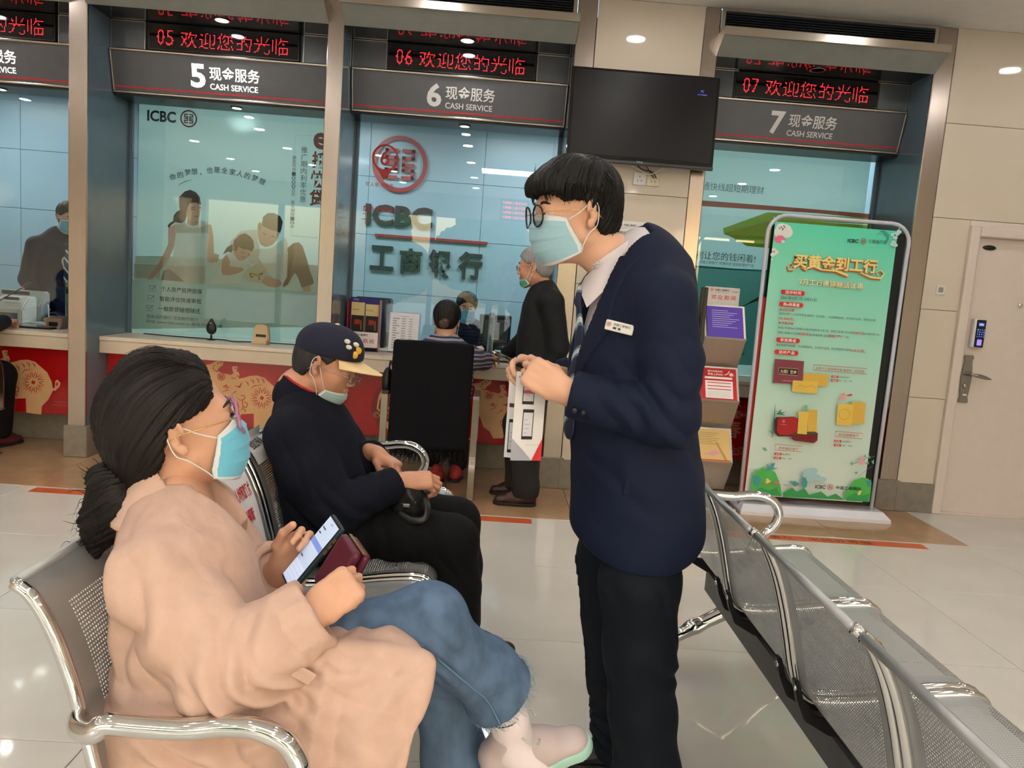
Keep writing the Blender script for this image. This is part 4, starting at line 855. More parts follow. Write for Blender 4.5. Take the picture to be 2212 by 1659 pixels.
# trousers and shoes
Tr = Solid(); Tr.add(p_torso([((0.41, 1.95, 0.9), .11, .14), ((0.415, 1.95, 0.78), .12, .145)], fb), 0.03)
NL = [(0.415, 1.865, 0.80), (0.415, 1.855, 0.62), (0.43, 1.85, 0.45), (0.452, 1.846, 0.28), (0.478, 1.843, 0.12), (0.482, 1.843, 0.04)]; FL = [(0.395, 2.04, 0.80), (0.375, 2.05, 0.62), (0.392, 2.055, 0.45), (0.416, 2.058, 0.28), (0.447, 2.06, 0.13), (0.45, 2.06, 0.05)]
Tr.add(p_path(NL, [0.09, 0.097, 0.088, 0.082, 0.082, 0.082]), 0.03); Tr.add(p_path(FL, [0.09, 0.095, 0.086, 0.08, 0.08, 0.082]), 0.02)
for L_ in (NL, FL): Tr.add(p_path([(p[0] - r - 0.004, p[1] - 0.02, p[2]) for p, r in zip(L_[1:], (0.1, 0.082, 0.077, 0.077, 0.077))], [0.004] * 5), 0.012)
Tr.cut((0.4, 1.95, 0.03), (0, 0, -1))
V, Q = Tr.mesh(0.0065); V = wrinkle(V, Q, noises=((0.0016, (6, 6, 3), 1.7),), folds=(((0.40, 2.0, 0.12), (0.1, 0, 1), 0.055, 0.009, 0.12, 1.2), ((0.5, 1.84, 0.42), (0.5, 0, 1), 0.07, 0.005, 0.1, 1.1), ((0.43, 1.80, 0.6), (0.8, 0, 0.6), 0.08, 0.003, 0.12, 1.0)))
solid_obj('trousers', (V, Q), M_trou, man, MB)
for hx, tx, y0, y1 in ((0.56, 0.29, 2.065, 2.045), (0.60, 0.335, 1.845, 1.82)):
    S_, P_, d_, s_ = shoe_solid((hx, y0, 0), (tx, y1, 0), 0.08, 0.046); sh = solid_obj('shoe', S_.mesh(0.004), M_blackleather, man, MB); solid_obj('sole', sole_solid(P_, 0.046, (0, 0, 1)).mesh(0.004), mat('black_rubber', (26, 26, 27), 0.6), sh, MB)
    for k in range(5):
        c = P_(0.42 + 0.055 * k, 0, 0.094 - 0.0105 * k); tube('lace', [Vector(A3(v) - A3(MB)) for v in smoothpath([tuple(c - s_ * 0.026 + A3((0, 0, -0.012))), tuple(c - s_ * 0.012), tuple(c + A3((0, 0, 0.003))), tuple(c + s_ * 0.012), tuple(c + s_ * 0.026 + A3((0, 0, -0.012)))], 3)], 0.0024, mat('black_lace', (30, 30, 32), 0.8), sh, seg=6)
    c = P_(0.42, 0, 0.1)
    for q in (-1, 1): tube('lace', [Vector(A3(v) - A3(MB)) for v in smoothpath([tuple(c), tuple(c + s_ * q * 0.02 + A3((-0.015, 0, 0.022))), tuple(c + s_ * q * 0.035 + A3((-0.03, 0, 0.012))), tuple(c + s_ * q * 0.02 + A3((-0.02, 0, 0.0)))], 4)], 0.0024, mat('black_lace', (30, 30, 32), 0.8), sh, seg=6)
# hair: full cap with a heavy fringe, short over the ears and at the nape
f_, l_, u_ = axh; Rh = np.stack(axh, 1); Hh = Solid()
Hh.add(p_ell(TM(-0.014, 0, 0.05), (0.108 * HS, 0.09 * HS, 0.09 * HS), Rh), 0.01); Hh.add(p_ell(TM(-0.05, 0, 0.0), (0.066 * HS, 0.078 * HS, 0.078 * HS), Rh), 0.02); Hh.add(p_cone(TM(0.066, -0.05, 0.068), TM(0.066, 0.05, 0.068), 0.038, 0.038), 0.03); Hh.add(p_cone(TM(0.02, 0.05, 0.1), TM(0.03, -0.05, 0.1), 0.03, 0.03), 0.03)
Hh.inter(lambda P: -(((P - TM(0, 0, 0)) @ u_) - np.interp((P - TM(0, 0, 0)) @ f_, [-0.12, -0.055, -0.035, 0.0, 0.03, 0.05, 0.075, 0.12], [-0.062, -0.066, -0.036, 0.026, 0.034, 0.03, 0.05, 0.052])), 0.004)
Hh.sub(p_ell(TM(0.02, 0, -0.02), (0.082 * HS, 0.074 * HS, 0.088 * HS), Rh), 0.004)
V, Q = Hh.mesh(0.0032); V, at_ = groom(V, Q, TM(-0.055, 0.01, 0.13), u_ - 0.3 * f_, f_, 0.004, 30); solid_obj('hair', (V, Q), M_bhair, man, MB, at_)
ws = []; rs = np.random.RandomState(5)
for k in range(150):
    b_ = rs.uniform(-0.075, 0.075); e_ = rs.uniform(0.004, 0.034) + 6 * max(0, abs(b_) - 0.06); ws.append([tuple(map(float, TM(*p))) for p in ((0.06 - abs(b_) * 0.25, b_ * 0.85, 0.12), (0.098 - 5.5 * b_ * b_, b_, 0.09), (0.105 - 6 * b_ * b_, b_ * 1.05, 0.062), (0.099 - 6 * b_ * b_, b_ * 1.08 + rs.uniform(-.006, .006), 0.022 + e_))])
for k in range(120):
    q = 1 if k % 2 else -1; a = rs.uniform(-0.075, 0.06); ws.append([tuple(map(float, TM(*p))) for p in ((a * 0.8, q * 0.075, 0.09), (a, q * 0.092, 0.055), (a + rs.uniform(-.008, .008), q * 0.088, 0.028 + max(0, -a - 0.02) * -1.3 + rs.uniform(-.012, .004)))])
for k in range(80): b_ = rs.uniform(-0.065, 0.065); ws.append([tuple(map(float, TM(*p))) for p in ((-0.113 + 7 * b_ * b_, b_, 0.03), (-0.110 + 7 * b_ * b_, b_, -0.02), (-0.092 + 7 * b_ * b_, b_, -0.066 + rs.uniform(-.014, .006)))])
wisps('hair_wisps', ws, M_bhair, man, MB, 0.0021)
mk, G = mask_sheet(TM, 'face_mask', (158, 200, 214), man, MB); [ear_loop(G, TM, q, man, MB) for q in (-1, 1)]
glasses(TM, man, MB, M_blackgloss, M_gold_wire, 0.0245, 0.0024, 'round', 0.109, -0.002)
# ------------------------------------------------------------------ seated woman in the beige coat, legs crossed
M_coat = mat('beige_cotton', (204, 172, 156), 0.8, var=0.05, scale=30, bump=0.12, bscale=140, spec=0.2); M_jean = mat('blue_denim', (86, 108, 136), 0.8, var=0.22, scale=26, bump=0.12, bscale=500, spec=0.2, stretch=(1, 1, 0.5)); M_dhair = hair_mat('dark_brown_hair', (22, 16, 15))
WB = (-0.5, 1.46, 0.0); woman = thing('person', 'woman in a beige coat and jeans seated with crossed legs, looking up, holding a phone', 'person', WB)
axw = yaw_pitch(math.radians(26), math.radians(16), 0.0); fw, lw_, uw = axw; WS = 1.04; WC = A3((-0.589, 1.4765, 1.02)); Rw = np.stack(axw, 1)
hs, TW = head_solid(WC, axw, WS, jaw=0.92, neck=((-0.61, 1.465, 0.88), 0.05)); hs.add(p_cone((-0.605, 1.465, 0.90), (-0.585, 1.46, 0.82), 0.052, 0.08), 0.03)
# right hand: fist round the wallet; left hand: holding the phone from below
rwp, rdp, rnp = A3((-0.272, 1.285, 0.752)), A3((0.72, 0.34, 0.60)), A3((0.1, 0.85, -0.45)); H1 = Solid(); add_hand(H1, hand_prims(rwp, rdp, rnp, 1, 0.9, curl=((62, 72, 40), (68, 76, 42), (72, 78, 44), (76, 80, 44)), thumb=((0.035, 0.034, 0.02), (0.062, 0.034, 0.036), (0.083, 0.02, 0.042)))); H1.add(p_cone(rwp, (-0.37, 1.22, 0.66), 0.025, 0.036), 0.02)
lwp, ldp, lnp = A3((-0.408, 1.575, 0.715)), A3((0.60, -0.18, 0.72)), A3((0.30, -0.72, 0.30)); H2 = Solid(); add_hand(H2, hand_prims(lwp, ldp, lnp, -1, 0.92, curl=((24, 60, 40), (26, 64, 42), (28, 66, 42), (30, 66, 42)), thumb=((0.045, 0.044, 0.014), (0.085, 0.054, 0.022), (0.118, 0.052, 0.026)))); H2.add(p_cone(lwp, (-0.48, 1.63, 0.62), 0.025, 0.036), 0.02)
fbw, lbw, _ = basis((0.97, 0.2, 0)); bd = Solid(); bd.add(p_torso([((-0.58, 1.46, 0.84), .06, .11), ((-0.55, 1.455, 0.65), .08, .12), ((-0.5, 1.45, 0.5), .09, .13)], fbw), 0.03); bd.add(p_path([(-0.46, 1.38, 0.52), (-0.085, 1.455, 0.665), (0.07, 1.56, 0.46), (0.11, 1.60, 0.36)], [0.06, 0.045, 0.033, 0.03]), 0.02); bd.add(p_path([(-0.46, 1.54, 0.5), (-0.08, 1.65, 0.51), (-0.045, 1.70, 0.36), (-0.02, 1.71, 0.1)], [0.06, 0.045, 0.035, 0.03]), 0.02)
solid_obj('body', join(hs.mesh(0.0032), H1.mesh(0.0025), H2.mesh(0.0025), bd.mesh(0.012)), M_skin2, woman, WB); face_parts(TW, WS, axw, woman, WB)
for q in (-1, 1):   # lashes
    ws_ = [[tuple(map(float, TW(*p))) for p in ((0.0895 - 0.3 * abs(d), q * 0.0325 + d, 0.0045), (0.0965 - 0.3 * abs(d), q * 0.033 + d * 1.1, 0.005), (0.1015 - 0.3 * abs(d), q * 0.0335 + d * 1.25, 0.009))] for d in np.linspace(-0.012, 0.012, 9)]; wisps('eyelashes', ws_, M_dhair, woman, WB, 0.0007)
# hair drawn back over the ears into a low knot
Hw = Solid(); Hw.add(p_ell(TW(-0.024, 0, 0.045), (0.108 * WS, 0.09 * WS, 0.094 * WS), Rw), 0.01); Hw.add(p_ell(TW(-0.06, 0, 0.0), (0.08, 0.086, 0.085), Rw), 0.03); Hw.add(p_cone(TW(-0.04, 0, -0.03), TW(-0.085, -0.01, -0.085), 0.074, 0.04), 0.04); Hw.add(p_cone(TW(0.03, 0, 0.105), TW(-0.03, 0, 0.118), 0.03, 0.034), 0.04)
def hl_w(P):
    q = P - TW(0, 0, 0); f = q @ fw; u = q @ uw; l = np.abs(q @ lw_); edge = np.interp(u, [-0.12, -0.06, -0.035, 0.0, 0.02, 0.034, 0.05, 0.075, 0.12], [-0.075, -0.06, -0.042, -0.032, -0.02, 0.045, 0.07, 0.075, 0.08]); edge = edge - 0.5 * np.maximum(0, 0.03 - l) * (u < 0.06); return (f - edge) * 0.8
Hw.inter(hl_w, 0.006); Hw.sub(p_ell(TW(0.03, 0, -0.025), (0.062, 0.0795 * WS, 0.075), Rw), 0.004)
V, Q = Hw.mesh(0.0034); knot = TW(-0.098, -0.012, -0.085); V, at_ = groom(V, Q, knot, -fw * 0.75 - uw * 0.65, uw, 0.003, 34); solid_obj('hair', (V, Q), M_dhair, woman, WB, at_)
B = Solid(); kb = A3(knot); B.add(p_ell(kb + (-0.035, -0.01, -0.012), (0.046, 0.042, 0.05)), 0.02); B.add(p_ell(kb + (-0.055, -0.015, -0.062), (0.036, 0.034, 0.045)), 0.025); B.add(p_ell(kb + (-0.022, -0.025, -0.04), (0.036, 0.03, 0.04)), 0.02); B.add(p_cone(kb + (-0.06, -0.01, -0.07), kb + (-0.068, -0.02, -0.125), 0.03, 0.008), 0.02); B.add(p_ell(kb + (-0.06, -0.012, 0.022), (0.022, 0.02, 0.02)), 0.02)
V, Q = B.mesh(0.0034); V, at_ = groom(V, Q, kb, (-0.8, 0, -0.6), (0, 0, 1), 0.007, 20); solid_obj('hair_knot', (V, Q), M_dhair, woman, WB, at_)
ws = []; rs = np.random.RandomState(11)
for k in range(130):
    a = rs.uniform(0, 2 * PI); r_ = rs.uniform(0.03, 0.055); c = kb + (-0.045, -0.012, -0.04 + rs.uniform(-0.05, 0.05)); v = A3((math.cos(a), rs.uniform(-0.6, 0.6), math.sin(a))); ws.append([tuple(map(float, c + v * r_ * 0.5)), tuple(map(float, c + v * r_)), tuple(map(float, c + v * r_ * 1.12 + A3((rs.uniform(-.01, .005), 0, rs.uniform(-.012, .008))))), tuple(map(float, c + v * r_ * 1.2 + A3((rs.uniform(-.02, .005), rs.uniform(-.01, .01), rs.uniform(-.03, .01)))))])
for k in range(60):
    a = rs.uniform(-0.07, 0.07); ws.append([tuple(map(float, TW(*p))) for p in ((0.06 - abs(a) * 0.4, a, 0.118), (-0.0, a * 1.1, 0.142 + rs.uniform(-0.004, 0.012)), (-0.05, a * 1.1, 0.137 + rs.uniform(-0.004, 0.012)), (-0.1, a, 0.10 + rs.uniform(0, 0.012)))])
wisps('hair_wisps', ws, M_dhair, woman, WB, 0.0011)
mk, G = mask_sheet(TW, 'face_mask', (112, 196, 226), woman, WB, side=(0.05, 0.022, 0.073, -0.02, -0.09)); [ear_loop(G, TW, q, woman, WB) for q in (-1, 1)]
M_pink = mat('pink_clear_frame', (226, 150, 200), 0.12, var=0.1, trans=0.4, spec=0.6); glasses(TW, woman, WB, M_pink, M_gold_wire, 0.027, 0.0034, 'flower', 0.104, -0.004)
# coat
WR = [((-0.608, 1.462, 0.868), .05, .058), ((-0.59, 1.46, 0.80), .085, .125), ((-0.568, 1.455, 0.74), .108, .18), ((-0.55, 1.45, 0.70), .122, .2), ((-0.525, 1.45, 0.60), .135, .205), ((-0.50, 1.45, 0.50), .145, .205), ((-0.475, 1.45, 0.46), .15, .2)]
SR, ER, WRr = (-0.545, 1.29, 0.80), (-0.40, 1.228, 0.658), (-0.285, 1.278, 0.742); SL, EL, WL = (-0.605, 1.625, 0.80), (-0.50, 1.66, 0.62), (-0.425, 1.592, 0.695)
def coat(arms=True):
    S_ = Solid(); S_.add(p_torso(WR, fbw), 0.03)
    for sh, el, wr in ((SR, ER, WRr), (SL, EL, WL)):
        S_.add(p_cone((-0.60, 1.46, 0.855), sh, 0.05, 0.068), 0.05); S_.add(p_path([sh, tuple((A3(sh) + A3(el)) / 2 + (0.0, 0, -0.005)), el], [0.078, 0.08, 0.076]), 0.012); S_.add(p_path([el, tuple((A3(el) * 0.5 + A3(wr) * 0.5)), wr], [0.078, 0.072, 0.06]), 0.012)
        d = A3(wr) - A3(el); S_.ops.append(('s', (lambda P, w_=A3(wr), n_=d / np.linalg.norm(d): -np.minimum((P - w_) @ n_, 0.13 - np.linalg.norm(P - w_ - 0.065 * n_, axis=-1)), A3(wr) - 0.16, A3(wr) + 0.16), 0.004))
    return S_
Cw = coat(); Cw.add(p_cone((-0.47, 1.36, 0.53), (-0.16, 1.345, 0.605), 0.135, 0.085), 0.04); Cw.add(p_path([(-0.50, 1.30, 0.47), (-0.30, 1.275, 0.49), (-0.10, 1.29, 0.555)], [0.15, 0.145, 0.125], ((0, 1, 0), 0.34)), 0.04); Cw.add(p_path([(-0.46, 1.27, 0.40), (-0.28, 1.25, 0.40), (-0.12, 1.27, 0.45)], [0.12, 0.12, 0.11], ((0, 1, 0), 0.2)), 0.04)
Cw.add(p_cone((-0.48, 1.5, 0.53), (-0.25, 1.5, 0.56), 0.12, 0.09), 0.04); Cw.cut((-0.058, 1.3, 0.69), (0.95, 0.1, -0.24), 0.004); Cw.cut((0, 0, 0.30), (0, 0, -1))
Cw.sub(p_cone((-0.595, 1.465, 0.85), (-0.58, 1.47, 0.97), 0.056, 0.075), 0.006); Cw.ops.append(('s', (lambda P: np.maximum(np.abs((P - A3((-0.56, 1.46, 0))) @ lbw) - np.interp(P[..., 2], [0.6, 0.72, 0.9], [0.0, 0.03, 0.06]), 0.01 - (P - A3((-0.56, 1.46, 0))) @ fbw), A3((-0.6, 1.35, 0.6)), A3((-0.35, 1.6, 1.0))), 0.006))
V, Q = Cw.mesh(0.0052)
V = wrinkle(V, Q, noises=((0.005, (9, 9, 5), 0.4), (-0.004, (18, 18, 7), 2.0), (0.0014, (34, 34, 22), 5.0)), folds=(((-0.36, 1.19, 0.66), (0.75, 0.1, 0.65), 0.05, 0.015, 0.085, 1.3), ((-0.30, 1.22, 0.70), (0.6, 0, 0.75), 0.04, 0.013, 0.07, 1.2), ((-0.56, 1.24, 0.74), (0.9, 0, 0.15), 0.085, 0.013, 0.12, 1.0), ((-0.45, 1.2, 0.58), (0.5, 0, 0.85), 0.07, 0.012, 0.10, 1.2), ((-0.22, 1.24, 0.52), (0.9, 0, -0.42), 0.075, 0.013, 0.16, 1.4), ((-0.40, 1.25, 0.47), (0.5, 0, 0.8), 0.08, 0.011, 0.14, 1.4), ((-0.20, 1.28, 0.63), (0.6, 0.2, 0.8), 0.05, 0.007, 0.07, 1.2), ((-0.64, 1.36, 0.62), (0.3, 0.4, 0.8), 0.09, 0.005, 0.15, 1.2)))
ct = solid_obj('coat', (relax(V, Q, 1, 0.35), Q), M_coat, woman, WB)
# turned-down collar, rolled cuffs, tab
Ck = Solid().add(p_cone((-0.603, 1.463, 0.852), (-0.606, 1.468, 0.936), 0.122, 0.078, (fbw, 0.86)), 0.01).sub(p_cone((-0.598, 1.463, 0.83), (-0.606, 1.468, 0.955), 0.119, 0.064, (fbw, 0.86)), 0.003); Ck.cut((-0.55, 1.46, 0.885), tuple(fbw * 0.75 + A3((0, 0, 0.66))), 0.004); Ck.cut((0, 0, 0.845), (0, 0, -1), 0.004)
V, Q = Ck.mesh(0.0038); solid_obj('collar', (wrinkle(V, Q, noises=((-0.002, (18, 18, 18), 4),)), Q), M_coat, ct, WB)
for wr, el in ((WRr, ER), (WL, EL)):
    d = A3(wr) - A3(el); d /= np.linalg.norm(d); S_ = Solid().add(p_cone(A3(wr) - 0.035 * d, A3(wr) + 0.012 * d, 0.067, 0.064), 0.01).sub(p_cone(A3(wr) - 0.06 * d, A3(wr) + 0.05 * d, 0.052, 0.048), 0.003).cut(A3(wr) + 0.016 * d, d, 0.004).cut(A3(wr) - 0.04 * d, -d, 0.004); V, Q = S_.mesh(0.004); solid_obj('rolled_cuff', (wrinkle(V, Q, noises=((0.005, (22, 22, 22), 7),)), Q), M_coat, ct, WB)
box('cuff_tab', (-0.022, 0.022, -0.003, 0.003, -0.012, 0.012), M_coat, ct, bev=0.002, loc=tuple(A3((-0.275, 1.21, 0.675)) - A3(WB)), rot=(0.2, 0.6, 0.3))
# jeans: right leg crossed over the left, flared frayed hems
Jn = Solid(); Jn.add(p_torso([((-0.49, 1.45, 0.56), .12, .17), ((-0.47, 1.45, 0.5), .12, .17)], fbw), 0.03)
Jn.add(p_path([(-0.46, 1.385, 0.53), (-0.24, 1.42, 0.615), (-0.085, 1.455, 0.668)], [0.095, 0.083, 0.074]), 0.03); Jn.add(p_path([(-0.085, 1.455, 0.668), (-0.02, 1.49, 0.58), (0.032, 1.525, 0.535), (0.066, 1.55, 0.483)], [0.074, 0.062, 0.068, 0.082]), 0.025)
Jn.add(p_path([(-0.46, 1.55, 0.5), (-0.08, 1.66, 0.52)], [0.1, 0.078]), 0.03); Jn.add(p_path([(-0.07, 1.66, 0.52), (-0.05, 1.70, 0.36), (-0.02, 1.71, 0.22), (-0.01, 1.71, 0.17)], [0.078, 0.068, 0.076, 0.088]), 0.025)
HC_ = A3((0.07, 1.553, 0.478)); hd = A3((0.62, 0.42, -0.66)); hd /= np.linalg.norm(hd); Jn.sub(p_cone(HC_ - 0.025 * hd, HC_ + 0.01 * hd, 0.068, 0.074), 0.003)
Jn.ops.append(('s', (lambda P: -np.minimum((P - HC_) @ hd, 0.12 - np.linalg.norm(P - HC_ - 0.07 * hd, axis=-1)), A3((-0.1, 1.4, 0.1)), A3((0.4, 1.9, 0.6))), 0.003)); Jn.cut((0, 0, 0.135), (0, 0, -1))
V, Q = Jn.mesh(0.0052); V = wrinkle(V, Q, noises=((-0.002, (12, 12, 12), 6),), folds=(((-0.06, 1.40, 0.62), (0.7, 0, 0.7), 0.04, 0.007, 0.07, 1.2), ((-0.3, 1.36, 0.62), (0.9, 0, 0.3), 0.06, 0.004, 0.12, 1.0), ((0.03, 1.5, 0.5), (0.4, 0, -0.9), 0.06, 0.003, 0.1, 1.0), ((-0.04, 1.64, 0.46), (0.2, 0, 1), 0.04, 0.006, 0.07, 1.1)))
jn = solid_obj('jeans', (V, Q), M_jean, woman, WB)
def on_leg(c0_, c1_, t, r, a, ref=(0, -1, 0)):
    d = A3(c1_) - A3(c0_); d /= np.linalg.norm(d); n = A3(ref); n = n - d * (n @ d); n /= np.linalg.norm(n); b = np.cross(d, n); return A3(c0_) * (1 - t) + A3(c1_) * t + r * (n * math.cos(a) + b * math.sin(a))
seam = [on_leg((-0.3, 1.41, 0.59), (-0.085, 1.455, 0.668), t, 0.085 - 0.006 * t, 0.12) for t in (0, .35, .7, 0.92)] + [on_leg((-0.085, 1.455, 0.668), (0.032, 1.525, 0.535), t, 0.0765 - 0.002 * t, 0.15) for t in (.18, .45, .72, 1.0)] + [on_leg((0.032, 1.525, 0.535), (0.066, 1.55, 0.483), 1.0, 0.087, 0.15)]
tube('side_seam', [Vector(A3(v) - A3(WB)) for v in smoothpath([tuple(map(float, p)) for p in seam], 5)], 0.0028, mat('denim_seam', (92, 122, 152), 0.8), jn, seg=6)
ws = []; hc = HC_; n1 = np.cross(hd, A3((0, 0, 1))); n1 /= np.linalg.norm(n1); n2 = np.cross(hd, n1)
for k in range(170):
    a = 2 * PI * k / 170; v = n1 * math.cos(a) + n2 * math.sin(a); p0 = hc + v * 0.082 - hd * 0.006; ws.append([tuple(map(float, p0)), tuple(map(float, p0 + hd * rs.uniform(.006, .014) + v * rs.uniform(-.004, .005))), tuple(map(float, p0 + hd * rs.uniform(.012, .03) + v * rs.uniform(-.008, .01)))])
wisps('frayed_hem', ws, mat('frayed_thread', (150, 168, 184), 0.9), jn, WB, 0.0011)
# socks and trainers
M_sock = mat('white_sock', (236, 224, 228), 0.85, var=0.03, bump=0.1, bscale=300); M_tr = mat('grey_pink_trainer', (196, 180, 180), 0.6, var=0.06, bump=0.1, bscale=200); M_lace = mat('grey_lace', (200, 196, 194), 0.8)
an = A3((0.095, 1.585, 0.395)); sk = Solid().add(p_path([(0.06, 1.55, 0.49), tuple(an), (0.115, 1.61, 0.32)], [0.043, 0.04, 0.046]), 0.02).add(p_cone((0.115, 1.612, 0.32), (0.155, 1.6, 0.29), 0.044, 0.042), 0.03); so = solid_obj('sock', sk.mesh(0.004), M_sock, woman, WB)
pts_ = [tuple(map(float, on_leg((0.06, 1.55, 0.49), (0.115, 1.61, 0.32), 0.42, 0.042, a, (0.2, -0.9, 0.3)))) for a in np.linspace(-0.9, 0.9, 9)]; tube('sock_ring', [Vector(A3(v) - A3(WB)) for v in pts_], 0.0016, M_black, so, seg=5)
up_s = A3((-0.30, -0.36, 0.88)); up_s /= np.linalg.norm(up_s); toe_d = A3((0.92, 0.0, 0.31)); toe_d = toe_d - up_s * (toe_d @ up_s); toe_d /= np.linalg.norm(toe_d); heel = A3((0.055, 1.63, 0.236))
S_, P_, d_, s_ = shoe_solid(heel, heel + toe_d * 0.25, 0.085, 0.045, up_s); sh = solid_obj('trainer', S_.mesh(0.004), M_tr, woman, WB); solid_obj('sole', sole_solid(P_, 0.048, up_s, th=0.028).mesh(0.004), mat('mint_sole', (170, 214, 200), 0.6), sh, WB)
for k in range(5):
    c = P_(0.44 + 0.06 * k, 0, 0.098 - 0.010 * k); tube('lace', [Vector(A3(v) - A3(WB)) for v in smoothpath([tuple(c - s_ * 0.028 - up_s * 0.012), tuple(c - s_ * 0.012), tuple(c + up_s * 0.004), tuple(c + s_ * 0.012), tuple(c + s_ * 0.028 - up_s * 0.012)], 3)], 0.003, M_lace, sh, seg=6)
c = P_(0.42, 0, 0.105)
for q in (-1, 1): tube('lace', [Vector(A3(v) - A3(WB)) for v in smoothpath([tuple(c), tuple(c + s_ * q * 0.025 + up_s * 0.02), tuple(c + s_ * q * 0.05 + up_s * 0.006 + d_ * 0.03), tuple(c + s_ * q * 0.03 + d_ * 0.04)], 4)], 0.003, M_lace, sh, seg=6)
tube('pull_tab', [Vector(A3(v) - A3(WB)) for v in smoothpath([tuple(P_(0.36, 0, 0.1)), tuple(P_(0.33, 0, 0.125)), tuple(P_(0.37, 0, 0.135)), tuple(P_(0.40, 0, 0.11))], 4)], 0.006, mat('grey_webbing', (150, 142, 140), 0.8), sh, seg=6, flat=0.4)
S_, P_, d_, s_ = shoe_solid((-0.06, 1.72, 0), (0.18, 1.70, 0), 0.085, 0.045); sh = solid_obj('trainer', S_.mesh(0.005), M_tr, woman, WB); solid_obj('sole', sole_solid(P_, 0.048, (0, 0, 1), th=0.028).mesh(0.005), mat('mint_sole', (170, 214, 200), 0.6), sh, WB); solid_obj('sock', Solid().add(p_cone((-0.01, 1.71, 0.22), (0.0, 1.712, 0.08), 0.04, 0.04), 0.01).mesh(0.006), M_sock, woman, WB)
# phone in her left hand, wallet in her right
def frame_obj(o, origin, X, Z):
    X = Vector(X).normalized(); Z = Vector(Z); Z = (Z - X * X.dot(Z)).normalized(); Y = Z.cross(X); o.matrix_world = Matrix(((X.x, Y.x, Z.x, origin[0]), (X.y, Y.y, Z.y, origin[1]), (X.z, Y.z, Z.z, origin[2]), (0, 0, 0, 1)))
ph = thing('smartphone', 'smartphone in a dark green case with a lit screen, held by the seated woman', 'phone', (0, 0, 0)); bm = box_bm(-0.0385, 0.0385, -0.0055, 0.0055, -0.0795, 0.0795, bev=0.005, seg=3); obj('case', bm, mat('dark_green_case', (28, 52, 50), 0.5), ph, smooth=False)
box('glass', (-0.0355, 0.0355, -0.0062, -0.005, -0.0765, 0.0765), M_blackgloss, ph, bev=0.0005); P = Print(-0.0064); bl = ink((190, 208, 236), emit=0.42); P.rect(-0.033, 0.033, -0.073, 0.073, bl); P.rect(-0.033, 0.033, 0.012, 0.024, ink((120, 146, 220), emit=0.4)); P.text('10:25', -0.005, 0.006, 0.064, 0.068, ink((50, 56, 70)), up=True)
for k, (z, w_) in enumerate(((0.048, .02), (0.036, .012), (-0.02, .015))): P.rect(-0.028, -0.028 + w_, z, z + 0.003, ink((90, 100, 125)), up=False)
for r_ in range(5):
    for c_ in range(10): P.rect(-0.031 + c_ * 0.0062, -0.0266 + c_ * 0.0062, -0.070 + r_ * 0.0085, -0.0635 + r_ * 0.0085, ink((222, 230, 244), emit=0.4), up=False)
P.done('screen', ph)
for z in (0.022, 0.036, 0.05): box('side_button', (0.0385, 0.0395, -0.002, 0.002, z - 0.005, z + 0.005), mat('case_button', (150, 84, 50), 0.5), ph, bev=0.0004)
frame_obj(ph, (-0.325, 1.485, 0.782), (0.43, -0.86, -0.10), (0.53, 0.18, 0.73))
wl = thing('wallet', 'maroon leather wallet in the fist of the seated woman', 'wallet', (0, 0, 0)); M_mar = mat('maroon_leather', (84, 22, 44), 0.3, var=0.08, scale=40, bump=0.04)
for a in (-0.011, 0.011):
    S_ = Solid().add(p_box((0, a, 0), (0.038, 0.0095, 0.055), None, 0.009), 0.003); solid_obj('flap', S_.mesh(0.0035), M_mar, wl)
box('zip', (-0.036, 0.036, -0.004, 0.004, 0.0545, 0.0565), M_gold_wire, wl, bev=0.001)
frame_obj(wl, (-0.252, 1.405, 0.785), (0.50, -0.75, -0.25), (0.42, 0.05, 0.82))
# ------------------------------------------------------------------ seated elderly man with the cap
M_dark = mat('black_navy_fleece', (20, 22, 34), 0.9, var=0.12, scale=200, bump=0.1, spec=0.2); M_btrou = mat('black_trousers', (17, 18, 21), 0.85, var=0.1, scale=200, bump=0.05, spec=0.2); M_ghair = hair_mat('grey_black_hair', (52, 50, 52))
OB = (-0.5, 2.55, 0.0); old = thing('person', 'elderly man in a navy cap and dark jacket, seated looking down at his bag', 'person', OB)
axo = yaw_pitch(math.radians(-6), math.radians(-17)); fo, lo_, uo = axo; OC = A3((-0.538, 2.55, 1.041)); OS = 0.99; Ro = np.stack(axo, 1)
hs, TO = head_solid(OC, axo, OS, jaw=1.05, neck=((-0.64, 2.55, 0.945), 0.058)); hs.add(p_cone((-0.63, 2.55, 0.96), (-0.62, 2.55, 0.88), 0.06, 0.09), 0.03)
r1, d1, n1_ = A3((-0.252, 2.435, 0.692)), A3((0.92, 0.18, 0.06)), A3((0.1, 0.45, -0.88)); H1 = Solid(); add_hand(H1, hand_prims(r1, d1, n1_, 1, 1.0, curl=((30, 62, 38), (36, 66, 40), (40, 68, 40), (44, 68, 40)), thumb=((0.03, 0.038, 0.022), (0.055, 0.04, 0.04), (0.075, 0.034, 0.056)))); H1.add(p_cone(r1, (-0.38, 2.36, 0.64), 0.027, 0.04), 0.02)
r2, d2, n2_ = A3((-0.375, 2.66, 0.725)), A3((0.80, -0.38, -0.32)), A3((-0.2, -0.1, -0.95)); H2 = Solid(); add_hand(H2, hand_prims(r2, d2, n2_, -1, 1.0, curl=((24, 40, 25), (28, 44, 28), (34, 48, 30), (38, 50, 30)), thumb=((0.03, 0.038, 0.016), (0.055, 0.046, 0.03), (0.078, 0.046, 0.042)))); H2.add(p_cone(r2, (-0.46, 2.72, 0.70), 0.027, 0.04), 0.02)
